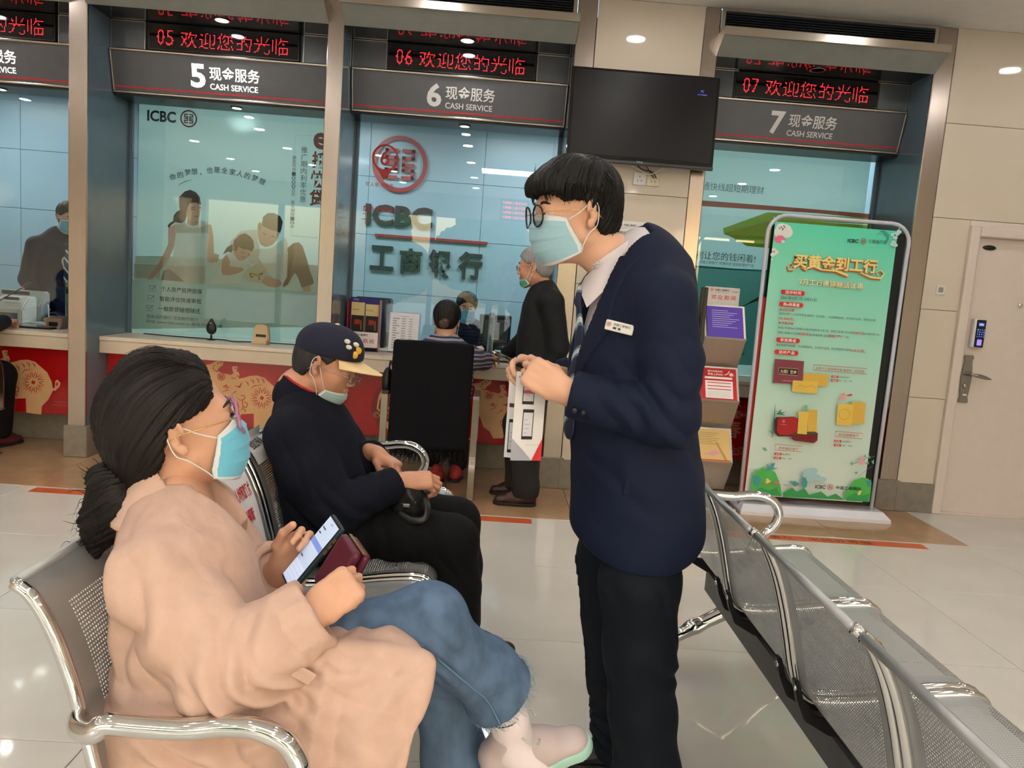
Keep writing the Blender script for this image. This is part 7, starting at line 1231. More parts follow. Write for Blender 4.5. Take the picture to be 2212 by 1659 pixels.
# film on window 5
P = Print(5.7740)
P.poly([(-2.6574, 1.3737), (-2.467, 1.3877), (-2.0244, 1.4002), (-1.3191, 1.4049), (-1.3175, 1.2051), (-2.6653, 1.1984)], tink((196, 206, 196)))
P.poly([(-2.6601, 1.3199), (-2.4659, 1.3207), (-2.471, 1.226), (-2.6621, 1.2121)], tink((206, 208, 194)))
P.poly([(-2.4171, 1.5916), (-2.3644, 1.6287), (-2.3627, 1.5358), (-2.3745, 1.4548), (-2.4065, 1.3788), (-2.4391, 1.3227), (-2.5245, 1.2154), (-2.5647, 1.2057), (-2.5385, 1.2481), (-2.473, 1.347), (-2.4151, 1.4785)], tink((214, 176, 156)))
P.poly([(-2.1243, 1.64), (-2.1043, 1.6415), (-2.0875, 1.5562), (-2.0804, 1.4363), (-2.0419, 1.4291), (-2.0507, 1.3781), (-2.1041, 1.3641), (-2.1327, 1.3788), (-2.1276, 1.4998)], tink((214, 176, 156)))
P.poly([(-2.4123, 1.3246), (-2.3186, 1.3382), (-2.1371, 1.3381), (-2.1341, 1.2101), (-2.316, 1.2103), (-2.3709, 1.2671), (-2.4251, 1.2901)], tink((214, 208, 190)))
P.poly([(-2.4451, 1.2819), (-2.4051, 1.2996), (-2.3575, 1.2681), (-2.2925, 1.2121), (-2.464, 1.2131)], tink((160, 156, 140)))
P.poly([(-2.3646, 1.6354), (-2.2983, 1.6536), (-2.271, 1.6291), (-2.2308, 1.6208), (-2.1977, 1.6345), (-2.1919, 1.6715), (-2.1234, 1.6567), (-2.1222, 1.5536), (-2.1266, 1.4597), (-2.1338, 1.3384), (-2.3786, 1.3204), (-2.3742, 1.4414), (-2.3627, 1.5358)], tink((232, 238, 232)))
P.poly([(-2.361, 1.6223), (-2.2979, 1.637), (-2.264, 1.6097), (-2.1972, 1.6113), (-2.1245, 1.6466), (-2.1242, 1.5801), (-2.3598, 1.5626)], tink((214, 222, 216)))
P.poly([(-2.2787, 1.6749), (-2.1973, 1.6731), (-2.1997, 1.6344), (-2.2361, 1.6204), (-2.2792, 1.6351)], tink((196, 156, 138)))
P.poly([(-2.3416, 1.8221), (-2.3026, 1.8645), (-2.2631, 1.8806), (-2.223, 1.8672), (-2.1923, 1.8334), (-2.1812, 1.7847), (-2.1942, 1.7706), (-2.2346, 1.7906), (-2.2676, 1.7815), (-2.2737, 1.7547), (-2.2875, 1.714), (-2.2844, 1.6911), (-2.2969, 1.6523), (-2.3246, 1.637), (-2.3647, 1.6407), (-2.391, 1.6201), (-2.4104, 1.5921), (-2.4215, 1.6112), (-2.4045, 1.6324), (-2.3821, 1.6473), (-2.3776, 1.6874), (-2.3581, 1.7153), (-2.3351, 1.7303), (-2.3404, 1.7629)], tink((44, 52, 56)))
P.poly([(-2.2804, 1.7542), (-2.2597, 1.7848), (-2.2213, 1.7929), (-2.1912, 1.784), (-2.1814, 1.7669), (-2.1854, 1.7349), (-2.1911, 1.6947), (-2.2017, 1.6641), (-2.2315, 1.6519), (-2.265, 1.6594), (-2.2891, 1.694)], tink((214, 176, 156)))
P.line([(-2.2547, 1.7376), (-2.2402, 1.7427), (-2.2228, 1.7387)], 0.004, tink((44, 52, 56)))
P.line([(-2.1991, 1.755), (-2.1886, 1.7584), (-2.1818, 1.755)], 0.004, tink((44, 52, 56)))
P.line([(-2.2325, 1.6949), (-2.2157, 1.6896), (-2.1992, 1.6974)], 0.005, tink((176, 92, 92)))
P.line([(-2.2058, 1.7532), (-2.2012, 1.7271), (-2.2096, 1.7165)], 0.003, tink((196, 156, 138)))
P.line([(-2.2524, 1.7523), (-2.2338, 1.7577), (-2.2204, 1.7534)], 0.0035, tink((44, 52, 56)))
P.poly([(-1.9673, 1.525), (-1.8959, 1.6104), (-1.7692, 1.6332), (-1.7653, 1.5534), (-1.7445, 1.4947), (-1.6706, 1.5001), (-1.6248, 1.537), (-1.5595, 1.5954), (-1.5359, 1.5034), (-1.5356, 1.4025), (-1.616, 1.2885), (-1.7123, 1.3356), (-1.8216, 1.3748), (-1.9236, 1.4076)], tink((232, 238, 232)))
P.poly([(-1.8371, 1.4409), (-1.7983, 1.4907), (-1.7443, 1.488), (-1.7558, 1.4267), (-1.6995, 1.3568), (-1.822, 1.3882)], tink((214, 222, 216)))
P.poly([(-1.5432, 1.5163), (-1.5041, 1.5527), (-1.464, 1.5623), (-1.436, 1.5376), (-1.4059, 1.4592), (-1.3748, 1.3603), (-1.341, 1.2781), (-1.3538, 1.2602), (-1.4295, 1.233), (-1.4667, 1.3164), (-1.4858, 1.3387), (-1.5318, 1.2472), (-1.5676, 1.2229), (-1.5512, 1.3676), (-1.5466, 1.4623)], tink((128, 120, 112)))
P.poly([(-1.5429, 1.5096), (-1.5038, 1.546), (-1.494, 1.4662), (-1.5107, 1.3706), (-1.5318, 1.2472), (-1.5676, 1.2229), (-1.5512, 1.3676)], tink((98, 92, 88)))
P.poly([(-1.4228, 1.2348), (-1.3693, 1.2557), (-1.3604, 1.2054), (-1.4162, 1.2067)], tink((214, 176, 156)))
P.poly([(-1.6486, 1.448), (-1.5388, 1.4897), (-1.5406, 1.3008), (-1.5737, 1.2408), (-1.6155, 1.275), (-1.6433, 1.2933)], tink((232, 238, 232)))
P.poly([(-1.7243, 1.2874), (-1.6841, 1.3005), (-1.643, 1.2866), (-1.5885, 1.277), (-1.5724, 1.2443), (-1.6136, 1.2196), (-1.6815, 1.2228), (-1.723, 1.2502)], tink((214, 176, 156)))
P.poly([(-1.7669, 1.6666), (-1.7508, 1.6865), (-1.7299, 1.6628), (-1.6961, 1.6553), (-1.6283, 1.637), (-1.6099, 1.6117), (-1.6244, 1.5638), (-1.6581, 1.5265), (-1.7046, 1.5097), (-1.7456, 1.5267), (-1.7641, 1.5802)], tink((214, 176, 156)))
P.poly([(-1.7368, 1.6689), (-1.7319, 1.7224), (-1.6995, 1.7547), (-1.6527, 1.7595), (-1.6051, 1.7386), (-1.5856, 1.7001), (-1.5937, 1.6463), (-1.6034, 1.6175), (-1.6281, 1.6304), (-1.6686, 1.6367), (-1.7094, 1.651), (-1.7285, 1.6595)], tink((44, 52, 56)))
P.poly([(-1.7665, 1.6534), (-1.7607, 1.6804), (-1.7442, 1.6883), (-1.7364, 1.6556), (-1.7455, 1.6283), (-1.7624, 1.6304)], tink((196, 156, 138)))
P.line([(-1.7268, 1.6097), (-1.7042, 1.598)], 0.005, tink((44, 52, 56)))
P.line([(-1.6637, 1.591), (-1.64, 1.5861)], 0.005, tink((44, 52, 56)))
P.line([(-1.7258, 1.5396), (-1.6985, 1.5262), (-1.6718, 1.5335)], 0.006, tink((232, 224, 220)))
P.line([(-1.6857, 1.586), (-1.6828, 1.5595), (-1.696, 1.5518)], 0.003, tink((196, 156, 138)))
P.poly([(-1.9385, 1.4569), (-1.8995, 1.5033), (-1.8111, 1.4696), (-1.8221, 1.4339), (-1.8561, 1.4018), (-1.8896, 1.3953), (-1.9171, 1.4135)], tink((214, 176, 156)))
P.poly([(-1.9852, 1.4434), (-1.9384, 1.4535), (-1.9102, 1.4086), (-1.876, 1.3896), (-1.839, 1.3937), (-1.8275, 1.3474), (-1.8532, 1.305), (-1.8848, 1.2317), (-2.0936, 1.2097), (-2.0552, 1.2902), (-2.0231, 1.3532), (-2.0177, 1.4007)], tink((232, 238, 232)))
P.poly([(-2.0175, 1.394), (-1.985, 1.4353), (-1.9593, 1.3848), (-1.9611, 1.351), (-1.8679, 1.3457), (-1.8527, 1.332), (-1.8871, 1.3093), (-1.9539, 1.2861), (-2.0078, 1.2835), (-2.0221, 1.3129)], tink((214, 176, 156)))
P.poly([(-1.9399, 1.507), (-1.9342, 1.5409), (-1.8952, 1.5838), (-1.8553, 1.5981), (-1.8144, 1.5765), (-1.7932, 1.5446), (-1.7871, 1.4982), (-1.803, 1.4689), (-1.8316, 1.4802), (-1.872, 1.4839), (-1.8994, 1.5), (-1.9185, 1.4617), (-1.9356, 1.4738)], tink((44, 52, 56)))
P.poly([(-1.9521, 1.5094), (-1.9863, 1.4835), (-2.0131, 1.4333), (-1.9721, 1.4564), (-1.9504, 1.4493), (-1.9378, 1.4804)], tink((44, 52, 56)))
P.poly([(-1.9482, 1.5131), (-1.9333, 1.5108), (-1.9258, 1.4813), (-1.9354, 1.4672), (-1.9492, 1.4795)], tink((196, 156, 138)))
P.line([(-1.878, 1.4593), (-1.8578, 1.4561)], 0.004, tink((44, 52, 56)))
P.line([(-1.8305, 1.4467), (-1.8156, 1.4438)], 0.004, tink((44, 52, 56)))
P.line([(-1.8758, 1.4279), (-1.8568, 1.4226), (-1.8435, 1.4283)], 0.004, tink((186, 96, 96)))
P.poly([(-1.8532, 1.305), (-1.8008, 1.3561), (-1.768, 1.3854), (-1.6826, 1.3546), (-1.6975, 1.2961), (-1.7295, 1.2396), (-1.8248, 1.2597)], tink((238, 232, 206)))
P.poly([(-1.8196, 1.3088), (-1.7995, 1.3157), (-1.7553, 1.3068), (-1.7254, 1.3225), (-1.7072, 1.3427), (-1.7018, 1.3228), (-1.7516, 1.2955), (-1.8125, 1.2999)], tink((222, 184, 84)))
P.rect(-1.8127, -1.8043, 1.2957, 1.3046, tink((60, 50, 44)))
P.rect(-1.8089, -1.8005, 1.2825, 1.2913, tink((60, 50, 44)))
P.rect(-1.7953, -1.7869, 1.2788, 1.2876, tink((60, 50, 44)))
P.rect(-1.7481, -1.7397, 1.2836, 1.2924, tink((60, 50, 44)))
P.rect(-1.7442, -1.7358, 1.2690, 1.2778, tink((60, 50, 44)))
P.rect(-1.7351, -1.7267, 1.3014, 1.3103, tink((60, 50, 44)))
P.rect(-1.7253, -1.7169, 1.3089, 1.3177, tink((60, 50, 44)))
P.poly([(-2.6653, 1.1984), (-1.3175, 1.2051), (-1.3137, 0.9487), (-1.5352, 0.9328), (-2.6843, 0.8367)], tink((200, 234, 228)))
P.line([(-2.5385, 1.1657), (-2.4969, 1.1661), (-2.4976, 1.1267), (-2.5406, 1.1263), (-2.5385, 1.1657)], 0.0025, tink((66, 74, 80)))
P.line([(-2.5329, 1.1512), (-2.522, 1.1385), (-2.4929, 1.1704)], 0.004, tink((146, 92, 84)))
P.text('个人房产抵押担保', -2.4548, -2.1549, 1.1309, 1.1683, tink((66, 74, 80)), bold=0.012, space=1, up=True)
P.line([(-2.5474, 1.0933), (-2.5057, 1.0936), (-2.5064, 1.0542), (-2.5495, 1.0538), (-2.5474, 1.0933)], 0.0025, tink((66, 74, 80)))
P.line([(-2.5418, 1.0788), (-2.5308, 1.066), (-2.5017, 1.098)], 0.004, tink((146, 92, 84)))
P.text('智能评估快速审批', -2.4636, -2.1580, 1.0585, 1.0958, tink((66, 74, 80)), bold=0.012, space=1, up=True)
P.line([(-2.5563, 1.0206), (-2.5145, 1.0209), (-2.5153, 0.9814), (-2.5584, 0.981), (-2.5563, 1.0206)], 0.0025, tink((66, 74, 80)))
P.line([(-2.5507, 1.0061), (-2.5397, 0.9933), (-2.5106, 1.0253)], 0.004, tink((146, 92, 84)))
P.text('一触即贷随借随还', -2.4724, -2.1630, 0.9858, 1.0232, tink((66, 74, 80)), bold=0.012, space=1, up=True)
P.text('您身边的银行 可信赖的银行', -2.5573, -2.1785, 0.9277, 0.9553, tink((120, 134, 138)), bold=0.008, space=1, up=True)
P.text('网站 www.icbc.com.cn 服务热线95588', -2.5568, -2.0045, 0.8925, 0.9175, tink((120, 134, 138)), bold=0.008, space=1, up=True)
P.text('ICBC', -2.5722, -2.3691, 2.3393, 2.4168, tink((58, 72, 80)), bold=0.03, space=1, up=True)
P.logo(-2.2784, 2.3768, 0.0602, tink((150, 62, 74)))
P.geo(rot_text('你', -2.3841, 1.9602, 0.0228, 14), tink((88, 122, 138)))
P.geo(rot_text('的', -2.3295, 1.9794, 0.0228, 11), tink((88, 122, 138)))
P.geo(rot_text('梦', -2.2757, 2.0012, 0.0228, 8), tink((88, 122, 138)))
P.geo(rot_text('想', -2.2295, 2.0112, 0.0228, 4), tink((88, 122, 138)))
P.geo(rot_text('，', -2.1831, 2.0082, 0.0228, 2), tink((88, 122, 138)))
P.geo(rot_text('也', -2.1206, 2.0273, 0.0228, -2), tink((88, 122, 138)))
P.geo(rot_text('是', -2.0677, 2.0333, 0.0228, -4), tink((88, 122, 138)))
P.geo(rot_text('全', -2.0127, 2.0342, 0.0228, -6), tink((88, 122, 138)))
P.geo(rot_text('家', -1.9560, 2.0268, 0.0228, -9), tink((88, 122, 138)))
P.geo(rot_text('人', -1.9027, 2.0197, 0.0228, -12), tink((88, 122, 138)))
P.geo(rot_text('的', -1.8478, 2.0094, 0.0228, -16), tink((88, 122, 138)))
P.geo(rot_text('梦', -1.7928, 1.9953, 0.0228, -20), tink((88, 122, 138)))
P.geo(rot_text('想', -1.7403, 1.9776, 0.0228, -24), tink((88, 122, 138)))
P.line([(-2.3398, 1.8981), (-2.3301, 1.9119), (-2.2908, 1.9346), (-2.2447, 1.9479)], [0.002, 0.004, 0.005, 0.002], tink((88, 122, 138)))
P.text('推', -1.4673, -1.4230, 2.1996, 2.2446, tink((92, 108, 116)), bold=0, up=True)
P.text('广', -1.4670, -1.4227, 2.1496, 2.1946, tink((92, 108, 116)), bold=0, up=False)
P.text('期', -1.4667, -1.4224, 2.0996, 2.1446, tink((92, 108, 116)), bold=0, up=False)
P.text('内', -1.4664, -1.4221, 2.0496, 2.0946, tink((92, 108, 116)), bold=0, up=False)
P.text('利', -1.4660, -1.4217, 1.9996, 2.0446, tink((92, 108, 116)), bold=0, up=False)
P.text('率', -1.4657, -1.4214, 1.9496, 1.9946, tink((92, 108, 116)), bold=0, up=False)
P.text('优', -1.4654, -1.4211, 1.8996, 1.9446, tink((92, 108, 116)), bold=0, up=False)
P.text('惠', -1.4651, -1.4208, 1.8496, 1.8946, tink((92, 108, 116)), bold=0, up=False)
P.text('最', -1.5282, -1.5005, 2.1492, 2.1753, tink((110, 124, 130)), bold=0, up=True)
P.text('高', -1.5282, -1.5005, 2.1203, 2.1463, tink((110, 124, 130)), bold=0, up=False)
P.text('可', -1.5281, -1.5004, 2.0913, 2.1174, tink((110, 124, 130)), bold=0, up=False)
P.text('贷', -1.5280, -1.5004, 2.0624, 2.0884, tink((110, 124, 130)), bold=0, up=False)
P.text('1', -1.5280, -1.5003, 2.0335, 2.0595, tink((110, 124, 130)), bold=0, up=False)
P.text('0', -1.5279, -1.5003, 2.0045, 2.0306, tink((110, 124, 130)), bold=0, up=False)
P.text('0', -1.5279, -1.5002, 1.9756, 2.0016, tink((110, 124, 130)), bold=0, up=False)
P.text('0', -1.5278, -1.5001, 1.9466, 1.9727, tink((110, 124, 130)), bold=0, up=False)
P.text('万', -1.5278, -1.5001, 1.9177, 1.9437, tink((110, 124, 130)), bold=0, up=False)
P.text('元', -1.5277, -1.5000, 1.8888, 1.9148, tink((110, 124, 130)), bold=0, up=False)
P.text('最', -1.5276, -1.4999, 1.8309, 1.8569, tink((110, 124, 130)), bold=0, up=False)
P.text('长', -1.5275, -1.4999, 1.8019, 1.8280, tink((110, 124, 130)), bold=0, up=False)
P.text('期', -1.5275, -1.4998, 1.7730, 1.7990, tink((110, 124, 130)), bold=0, up=False)
P.text('限', -1.5274, -1.4998, 1.7441, 1.7701, tink((110, 124, 130)), bold=0, up=False)
P.text('1', -1.5274, -1.4997, 1.7151, 1.7412, tink((110, 124, 130)), bold=0, up=False)
P.text('0', -1.5273, -1.4996, 1.6862, 1.7122, tink((110, 124, 130)), bold=0, up=False)
P.text('年', -1.5273, -1.4996, 1.6572, 1.6833, tink((110, 124, 130)), bold=0, up=False)
P.text('e', -1.3832, -1.2794, 2.2328, 2.3522, tink((176, 104, 92)), bold=0.03, up=True)
P.text('抵', -1.3875, -1.2837, 2.0981, 2.2175, tink((176, 104, 92)), bold=0.03, up=False)
P.text('快', -1.3919, -1.2881, 1.9635, 2.0829, tink((176, 104, 92)), bold=0.03, up=False)
P.text('贷', -1.3962, -1.2924, 1.8288, 1.9482, tink((176, 104, 92)), bold=0.03, up=False)
P.line([(-1.3542, 2.3268), (-1.5146, 2.3209), (-1.5144, 2.1767)], 0.0016, tink((120, 130, 134)))
P.line([(-1.5178, 1.6488), (-1.5182, 1.6054), (-1.324, 1.6031)], 0.0016, tink((120, 130, 134)))
P.done('print', film5)
# film on window 7
P = Print(5.7740)
P.poly([(1.4705, 2.0861), (2.336, 2.0855), (2.7525, 2.082), (2.757, 2.0475), (2.3394, 2.058), (1.4698, 2.0447)], tink((196, 88, 66)))
P.poly([(1.4681, 1.6065), (2.0316, 1.6058), (2.7586, 1.6108), (2.8365, 0.9171), (1.4063, 0.8781)], tink((150, 214, 206)))
P.poly([(1.4677, 1.6101), (1.7615, 1.6077), (2.0305, 1.6154), (2.0319, 1.6034), (1.7628, 1.5957), (1.4692, 1.5958)], tink((70, 160, 176)))
P.poly([(1.6562, 1.8959), (1.9772, 2.0378), (2.3198, 2.0426), (2.7561, 2.0544), (2.7625, 2.0062), (2.3257, 1.9945), (2.0757, 1.9897), (1.9576, 1.96), (1.8126, 1.9145), (1.6649, 1.8617)], tink((176, 214, 84)))
P.poly([(1.6631, 1.8651), (1.8126, 1.9145), (1.9576, 1.96), (2.0757, 1.9897), (2.3257, 1.9945), (2.7634, 1.9993), (2.7798, 1.8746), (2.3468, 1.8215), (2.0215, 1.7764), (1.8418, 1.7806), (1.7918, 1.8119), (1.7787, 1.8004), (1.7509, 1.8263), (1.7061, 1.8439), (1.6693, 1.8537)], tink((168, 186, 40)))
P.line([(1.7815, 1.8076), (2.0032, 1.9982)], 0.004, tink((206, 216, 120)))
P.line([(1.6646, 1.8638), (1.8126, 1.9145), (1.9574, 1.9614), (2.0755, 1.9911)], 0.007, tink((214, 232, 180)))
P.poly([(1.8424, 1.318), (2.1308, 1.5167), (2.1324, 1.5027), (1.8568, 1.3191)], tink((92, 110, 60)))
P.poly([(1.8726, 1.3395), (2.1342, 1.4872), (2.1358, 1.4731), (1.887, 1.3398)], tink((168, 186, 80)))
P.poly([(1.9028, 1.3609), (2.1377, 1.4576), (2.1393, 1.4435), (1.9173, 1.3605)], tink((92, 110, 60)))
P.poly([(1.9329, 1.3823), (2.1411, 1.428), (2.1427, 1.4139), (1.9475, 1.3812)], tink((168, 186, 80)))
P.poly([(1.963, 1.4037), (2.1446, 1.3984), (2.1462, 1.3842), (1.9777, 1.4019)], tink((92, 110, 60)))
P.poly([(1.9932, 1.4251), (2.148, 1.3687), (2.1497, 1.3545), (2.0079, 1.4226)], tink((168, 186, 80)))
P.poly([(2.0233, 1.4464), (2.1515, 1.3389), (2.1531, 1.3248), (2.0381, 1.4433)], tink((92, 110, 60)))
P.text('通快线超短期理财', 1.4704, 1.9296, 2.1625, 2.2195, tink((96, 124, 132)), bold=0, space=1, up=True)
P.text('别让您的钱闲着!', 1.4711, 1.9220, 1.6601, 1.7186, tink((104, 104, 104)), bold=0, space=1, up=True)
P.text('中国工商银行“灵通快线”超短期理财产品', 1.5065, 1.9132, 1.6270, 1.6498, tink((138, 116, 108)), bold=0, space=1, up=True)
P.text('服务热线 95588', 1.7187, 1.9172, 0.9605, 0.9897, tink((150, 120, 110)), bold=0, space=1, up=True)
P.done('print', film7)
# paper-cut ox as seen on window 5: list of polygons
OX_BODY = [(-0.08, 0.6458), (-0.0326, 0.6566), (0.007, 0.6817), (0.0546, 0.6851), (0.0517, 0.6551), (0.023, 0.6307), (0.0125, 0.6114), (0.057, 0.5958), (0.1086, 0.5883), (0.1266, 0.6007), (0.1144, 0.6446), (0.1288, 0.6531), (0.156, 0.6528), (0.1514, 0.6323), (0.1708, 0.5964), (0.1644, 0.566), (0.2045, 0.5763), (0.2409, 0.5901), (0.2922, 0.5974), (0.3441, 0.5861), (0.3896, 0.5481), (0.4276, 0.517), (0.4595, 0.4515), (0.4691, 0.3918), (0.4345, 0.3212), (0.3916, 0.2728), (0.3863, 0.2116), (0.282, 0.2196), (0.2788, 0.3218), (0.1903, 0.3119), (0.1621, 0.2645), (0.0956, 0.2599), (0.0646, 0.3108), (0.0196, 0.3379), (-0.0118, 0.4111), (-0.043, 0.484), (-0.0595, 0.5577), (-0.061, 0.6174)]
OX_MARKS = [([(0.3659, 0.4412), (0.3873, 0.4314), (0.4135, 0.4236)], [0.002, 0.006, 0.001]), ([(0.3621, 0.4239), (0.3755, 0.4044), (0.3939, 0.3841)], [0.002, 0.006, 0.001]), ([(0.3503, 0.4107), (0.3521, 0.3866), (0.3578, 0.3592)], [0.002, 0.006, 0.001]), ([(0.3339, 0.405), (0.3236, 0.3828), (0.315, 0.3557)], [0.002, 0.006, 0.001]), ([(0.3171, 0.4084), (0.2975, 0.394), (0.277, 0.3745)], [0.002, 0.006, 0.001]), ([(0.3046, 0.4199), (0.2809, 0.4173), (0.254, 0.4106)], [0.002, 0.006, 0.001]), ([(0.2996, 0.4366), (0.2782, 0.4463), (0.2521, 0.4541)], [0.002, 0.006, 0.001]), ([(0.3035, 0.4538), (0.2901, 0.4733), (0.2718, 0.4935)], [0.002, 0.006, 0.001]), ([(0.3152, 0.467), (0.3134, 0.491), (0.3078, 0.5182)], [0.002, 0.006, 0.001]), ([(0.3316, 0.4727), (0.3419, 0.4948), (0.3505, 0.5217)], [0.002, 0.006, 0.001]), ([(0.3484, 0.4693), (0.3679, 0.4836), (0.3884, 0.5031)], [0.002, 0.006, 0.001]), ([(0.3609, 0.4578), (0.3846, 0.4604), (0.4115, 0.4672)], [0.002, 0.006, 0.001]), ([(0.2126, 0.5544), (0.2315, 0.537), (0.2359, 0.5148)], [0.002, 0.008, 0.001]), ([(0.2488, 0.5719), (0.2678, 0.5545), (0.2722, 0.5324)], [0.002, 0.008, 0.001]), ([(0.2853, 0.582), (0.3043, 0.5646), (0.3087, 0.5424)], [0.002, 0.008, 0.001]), ([(0.3222, 0.5808), (0.3412, 0.5634), (0.3456, 0.5413)], [0.002, 0.008, 0.001]), ([(0.2512, 0.4971), (0.2725, 0.5211), (0.3348, 0.5345)], [0.001, 0.006, 0.001]), ([(0.1402, 0.5119), (0.1735, 0.5067), (0.1907, 0.5454)], [0.002, 0.014, 0.002]), ([(0.0596, 0.4987), (0.0812, 0.5152), (0.089, 0.5008), (0.0745, 0.4923)], 0.008), ([(0.0459, 0.4602), (0.0896, 0.4783), (0.1106, 0.5173)], [0.001, 0.005, 0.001]), ([(-0.0139, 0.643), (-0.0039, 0.6512)], 0.007), ([(-0.0208, 0.6239), (-0.0107, 0.6321)], 0.007), ([(-0.0094, 0.6098), (0.0006, 0.618)], 0.007), ([(0.0054, 0.6034), (0.0155, 0.6116)], 0.007), ([(0.0113, 0.6597), (0.0213, 0.6679)], 0.007), ([(0.0329, 0.6724), (0.043, 0.6806)], 0.007), ([(0.1364, 0.6425), (0.1455, 0.6342)], 0.007), ([(0.148, 0.6246), (0.157, 0.6163)], 0.007), ([(0.1527, 0.5876), (0.1618, 0.5793)], 0.007), ([(0.1165, 0.5701), (0.1255, 0.5618)], 0.007), ([(0.1348, 0.5714), (0.1439, 0.5631)], 0.007), ([(0.1575, 0.4229), (0.1948, 0.4104), (0.2035, 0.3657), (0.1823, 0.3303)], [0.002, 0.006, 0.006, 0.001]), ([(0.1581, 0.4003), (0.1365, 0.3837), (0.1523, 0.3471), (0.174, 0.3637), (0.1586, 0.3853)], 0.005), ([(0.1863, 0.4475), (0.2085, 0.4453), (0.2127, 0.4267), (0.1946, 0.4142)], 0.006), ([(0.2097, 0.4039), (0.2323, 0.3904), (0.2257, 0.3635), (0.2072, 0.366)], 0.006), ([(0.2002, 0.3504), (0.2188, 0.3479), (0.2157, 0.3288)], 0.006), ([(0.1055, 0.4343), (0.1486, 0.4749)], [0.001, 0.006])]
OX_LOGO = (0.0437, 0.5710, 0.0267)
OX_FLOWER = (0.3327, 0.4389)
OX_REAR = [(-0.1377, 0.1142), (-0.07, 0.1437), (-0.0121, 0.1379), (0.0457, 0.0975), (0.0844, 0.0506), (0.1037, 0.0023), (0.1183, -0.0265), (0.1474, -0.0325), (0.1503, -0.0044), (0.1522, 0.0206), (0.1668, 0.0316), (0.1881, 0.0082), (0.1814, -0.0171), (0.1523, -0.0491), (0.1231, -0.0461), (0.0989, -0.0229), (0.0891, -0.0485), (0.0697, -0.0698), (0.0697, -0.1098), (0.0452, -0.1715), (0.0112, -0.1739), (0.0065, -0.1242), (-0.0053, -0.175), (-0.0471, -0.1729), (-0.0469, -0.1079), (-0.11, -0.1123), (-0.1192, -0.0332), (-0.1285, 0.0357)]
OX_TAILHOLE = [(0.16, 0.0142), (0.1736, 0.0072), (0.1678, -0.0131), (0.1542, -0.0141)]
# paper-cut fronts
def ox_front(no, flip=1, dx=0.0):
    """gold ox lying on the red front of a counter, with red cut-outs"""
    t = COUNTERS[no]; rf = [c for c in t.children if c.name.startswith('red_front')][0]; P = Print(0.2895, step=0.0004); M_cut = mat('red_cutout', (176, 26, 30), 0.3, var=0.05); g = lambda p: (p[0] * flip + dx, p[1])
    P.poly([g(p) for p in OX_BODY], M_gold); fx, fz = OX_FLOWER; P.poly([g((fx + a, fz + b)) for a, b in OX_REAR], M_gold); P.poly([g((fx + a, fz + b)) for a, b in OX_TAILHOLE], M_cut)
    for pts, w in OX_MARKS: P.line([g(p) for p in pts], w, M_cut, up=False)
    for k in range(12): a = 2 * PI * k / 12; P.line([g((fx + r_ * math.cos(a + r_ * 2), fz + r_ * math.sin(a + r_ * 2))) for r_ in (0.032, 0.055, 0.082)], [0.002, 0.006, 0.001], M_cut, up=False)
    for k in range(4): a = PI / 2 * k + 0.3; P.ell(*g((fx + 0.008 * math.cos(a), fz + 0.008 * math.sin(a))), 0.007, 0.007, M_cut, n=10, up=True)
    c = g(OX_LOGO[:2]); P.logo(c[0], c[1], OX_LOGO[2], M_cut); P.done('papercut_ox', rf)
ox_front('5'); ox_front('4', 1, 0.075 - 0.33 + 0.277); ox_front('6', 1, 0.30)
# round medallion with a lantern and clouds at window 6, spring lettering at window 7
rf = [c for c in COUNTERS['6'].children if c.name.startswith('red_front')][0]; P = Print(0.2895, step=0.0004); cx_ = -0.29; P.ell(cx_, 0.44, 0.20, 0.20, mat('dark_red_disc', (140, 16, 22), 0.3), n=40); P.ring(cx_, 0.47, 0.14, 0.155, M_gold, a0=0.4, a1=PI - 0.1); P.line([(cx_ - 0.148, 0.49), (cx_ - 0.155, 0.42), (cx_ - 0.12, 0.39), (cx_ - 0.05, 0.395)], 0.012, M_gold); P.text('工', cx_ - 0.08, cx_ + 0.06, 0.42, 0.53, M_gold, bold=0.02, up=True); P.poly([(cx_ - 0.13, 0.34), (cx_ - 0.02, 0.32), (cx_ + 0.1, 0.30), (cx_, 0.25), (cx_ - 0.07, 0.27)], M_gold)
for a, b, r_ in ((-0.16, 0.375, 0.022), (-0.12, 0.392, 0.026), (-0.08, 0.378, 0.02)): P.ell(cx_ + a, b, r_, r_, mat('dark_red_disc', (140, 16, 22)), n=16); P.ring(cx_ + a, b, r_ - 0.003, r_, M_gold, n=18); P.ring(cx_ + a, b, r_ * 0.35, r_ * 0.5, M_gold, n=12, a1=4.5, up=False)
P.done('papercut_medallion', rf)
rf = [c for c in COUNTERS['7'].children if c.name.startswith('red_front')][0]; P = Print(0.2895, step=0.0004); M_rose = mat('rose_gold_print', (196, 120, 100), 0.4)
P.text('贺', -0.475, -0.34, 0.53, 0.67, M_rose, bold=0.015); P.text('新', -0.475, -0.35, 0.34, 0.50, M_rose, bold=0.015, up=True); P.text('春', -0.335, -0.19, 0.38, 0.51, M_rose, bold=0.02); P.ell(-0.245, 0.555, 0.075, 0.028, M_rose, n=24); P.text('2021', -0.305, -0.225, 0.54, 0.57, mat('dark_red_disc', (140, 16, 22)), bold=0.01, up=True); P.ring(-0.2, 0.555, 0.014, 0.02, mat('dark_red_disc', (140, 16, 22))); P.line([(-0.33, 0.67), (-0.26, 0.65), (-0.2, 0.61)], [0.004, 0.014, 0.004], M_rose)
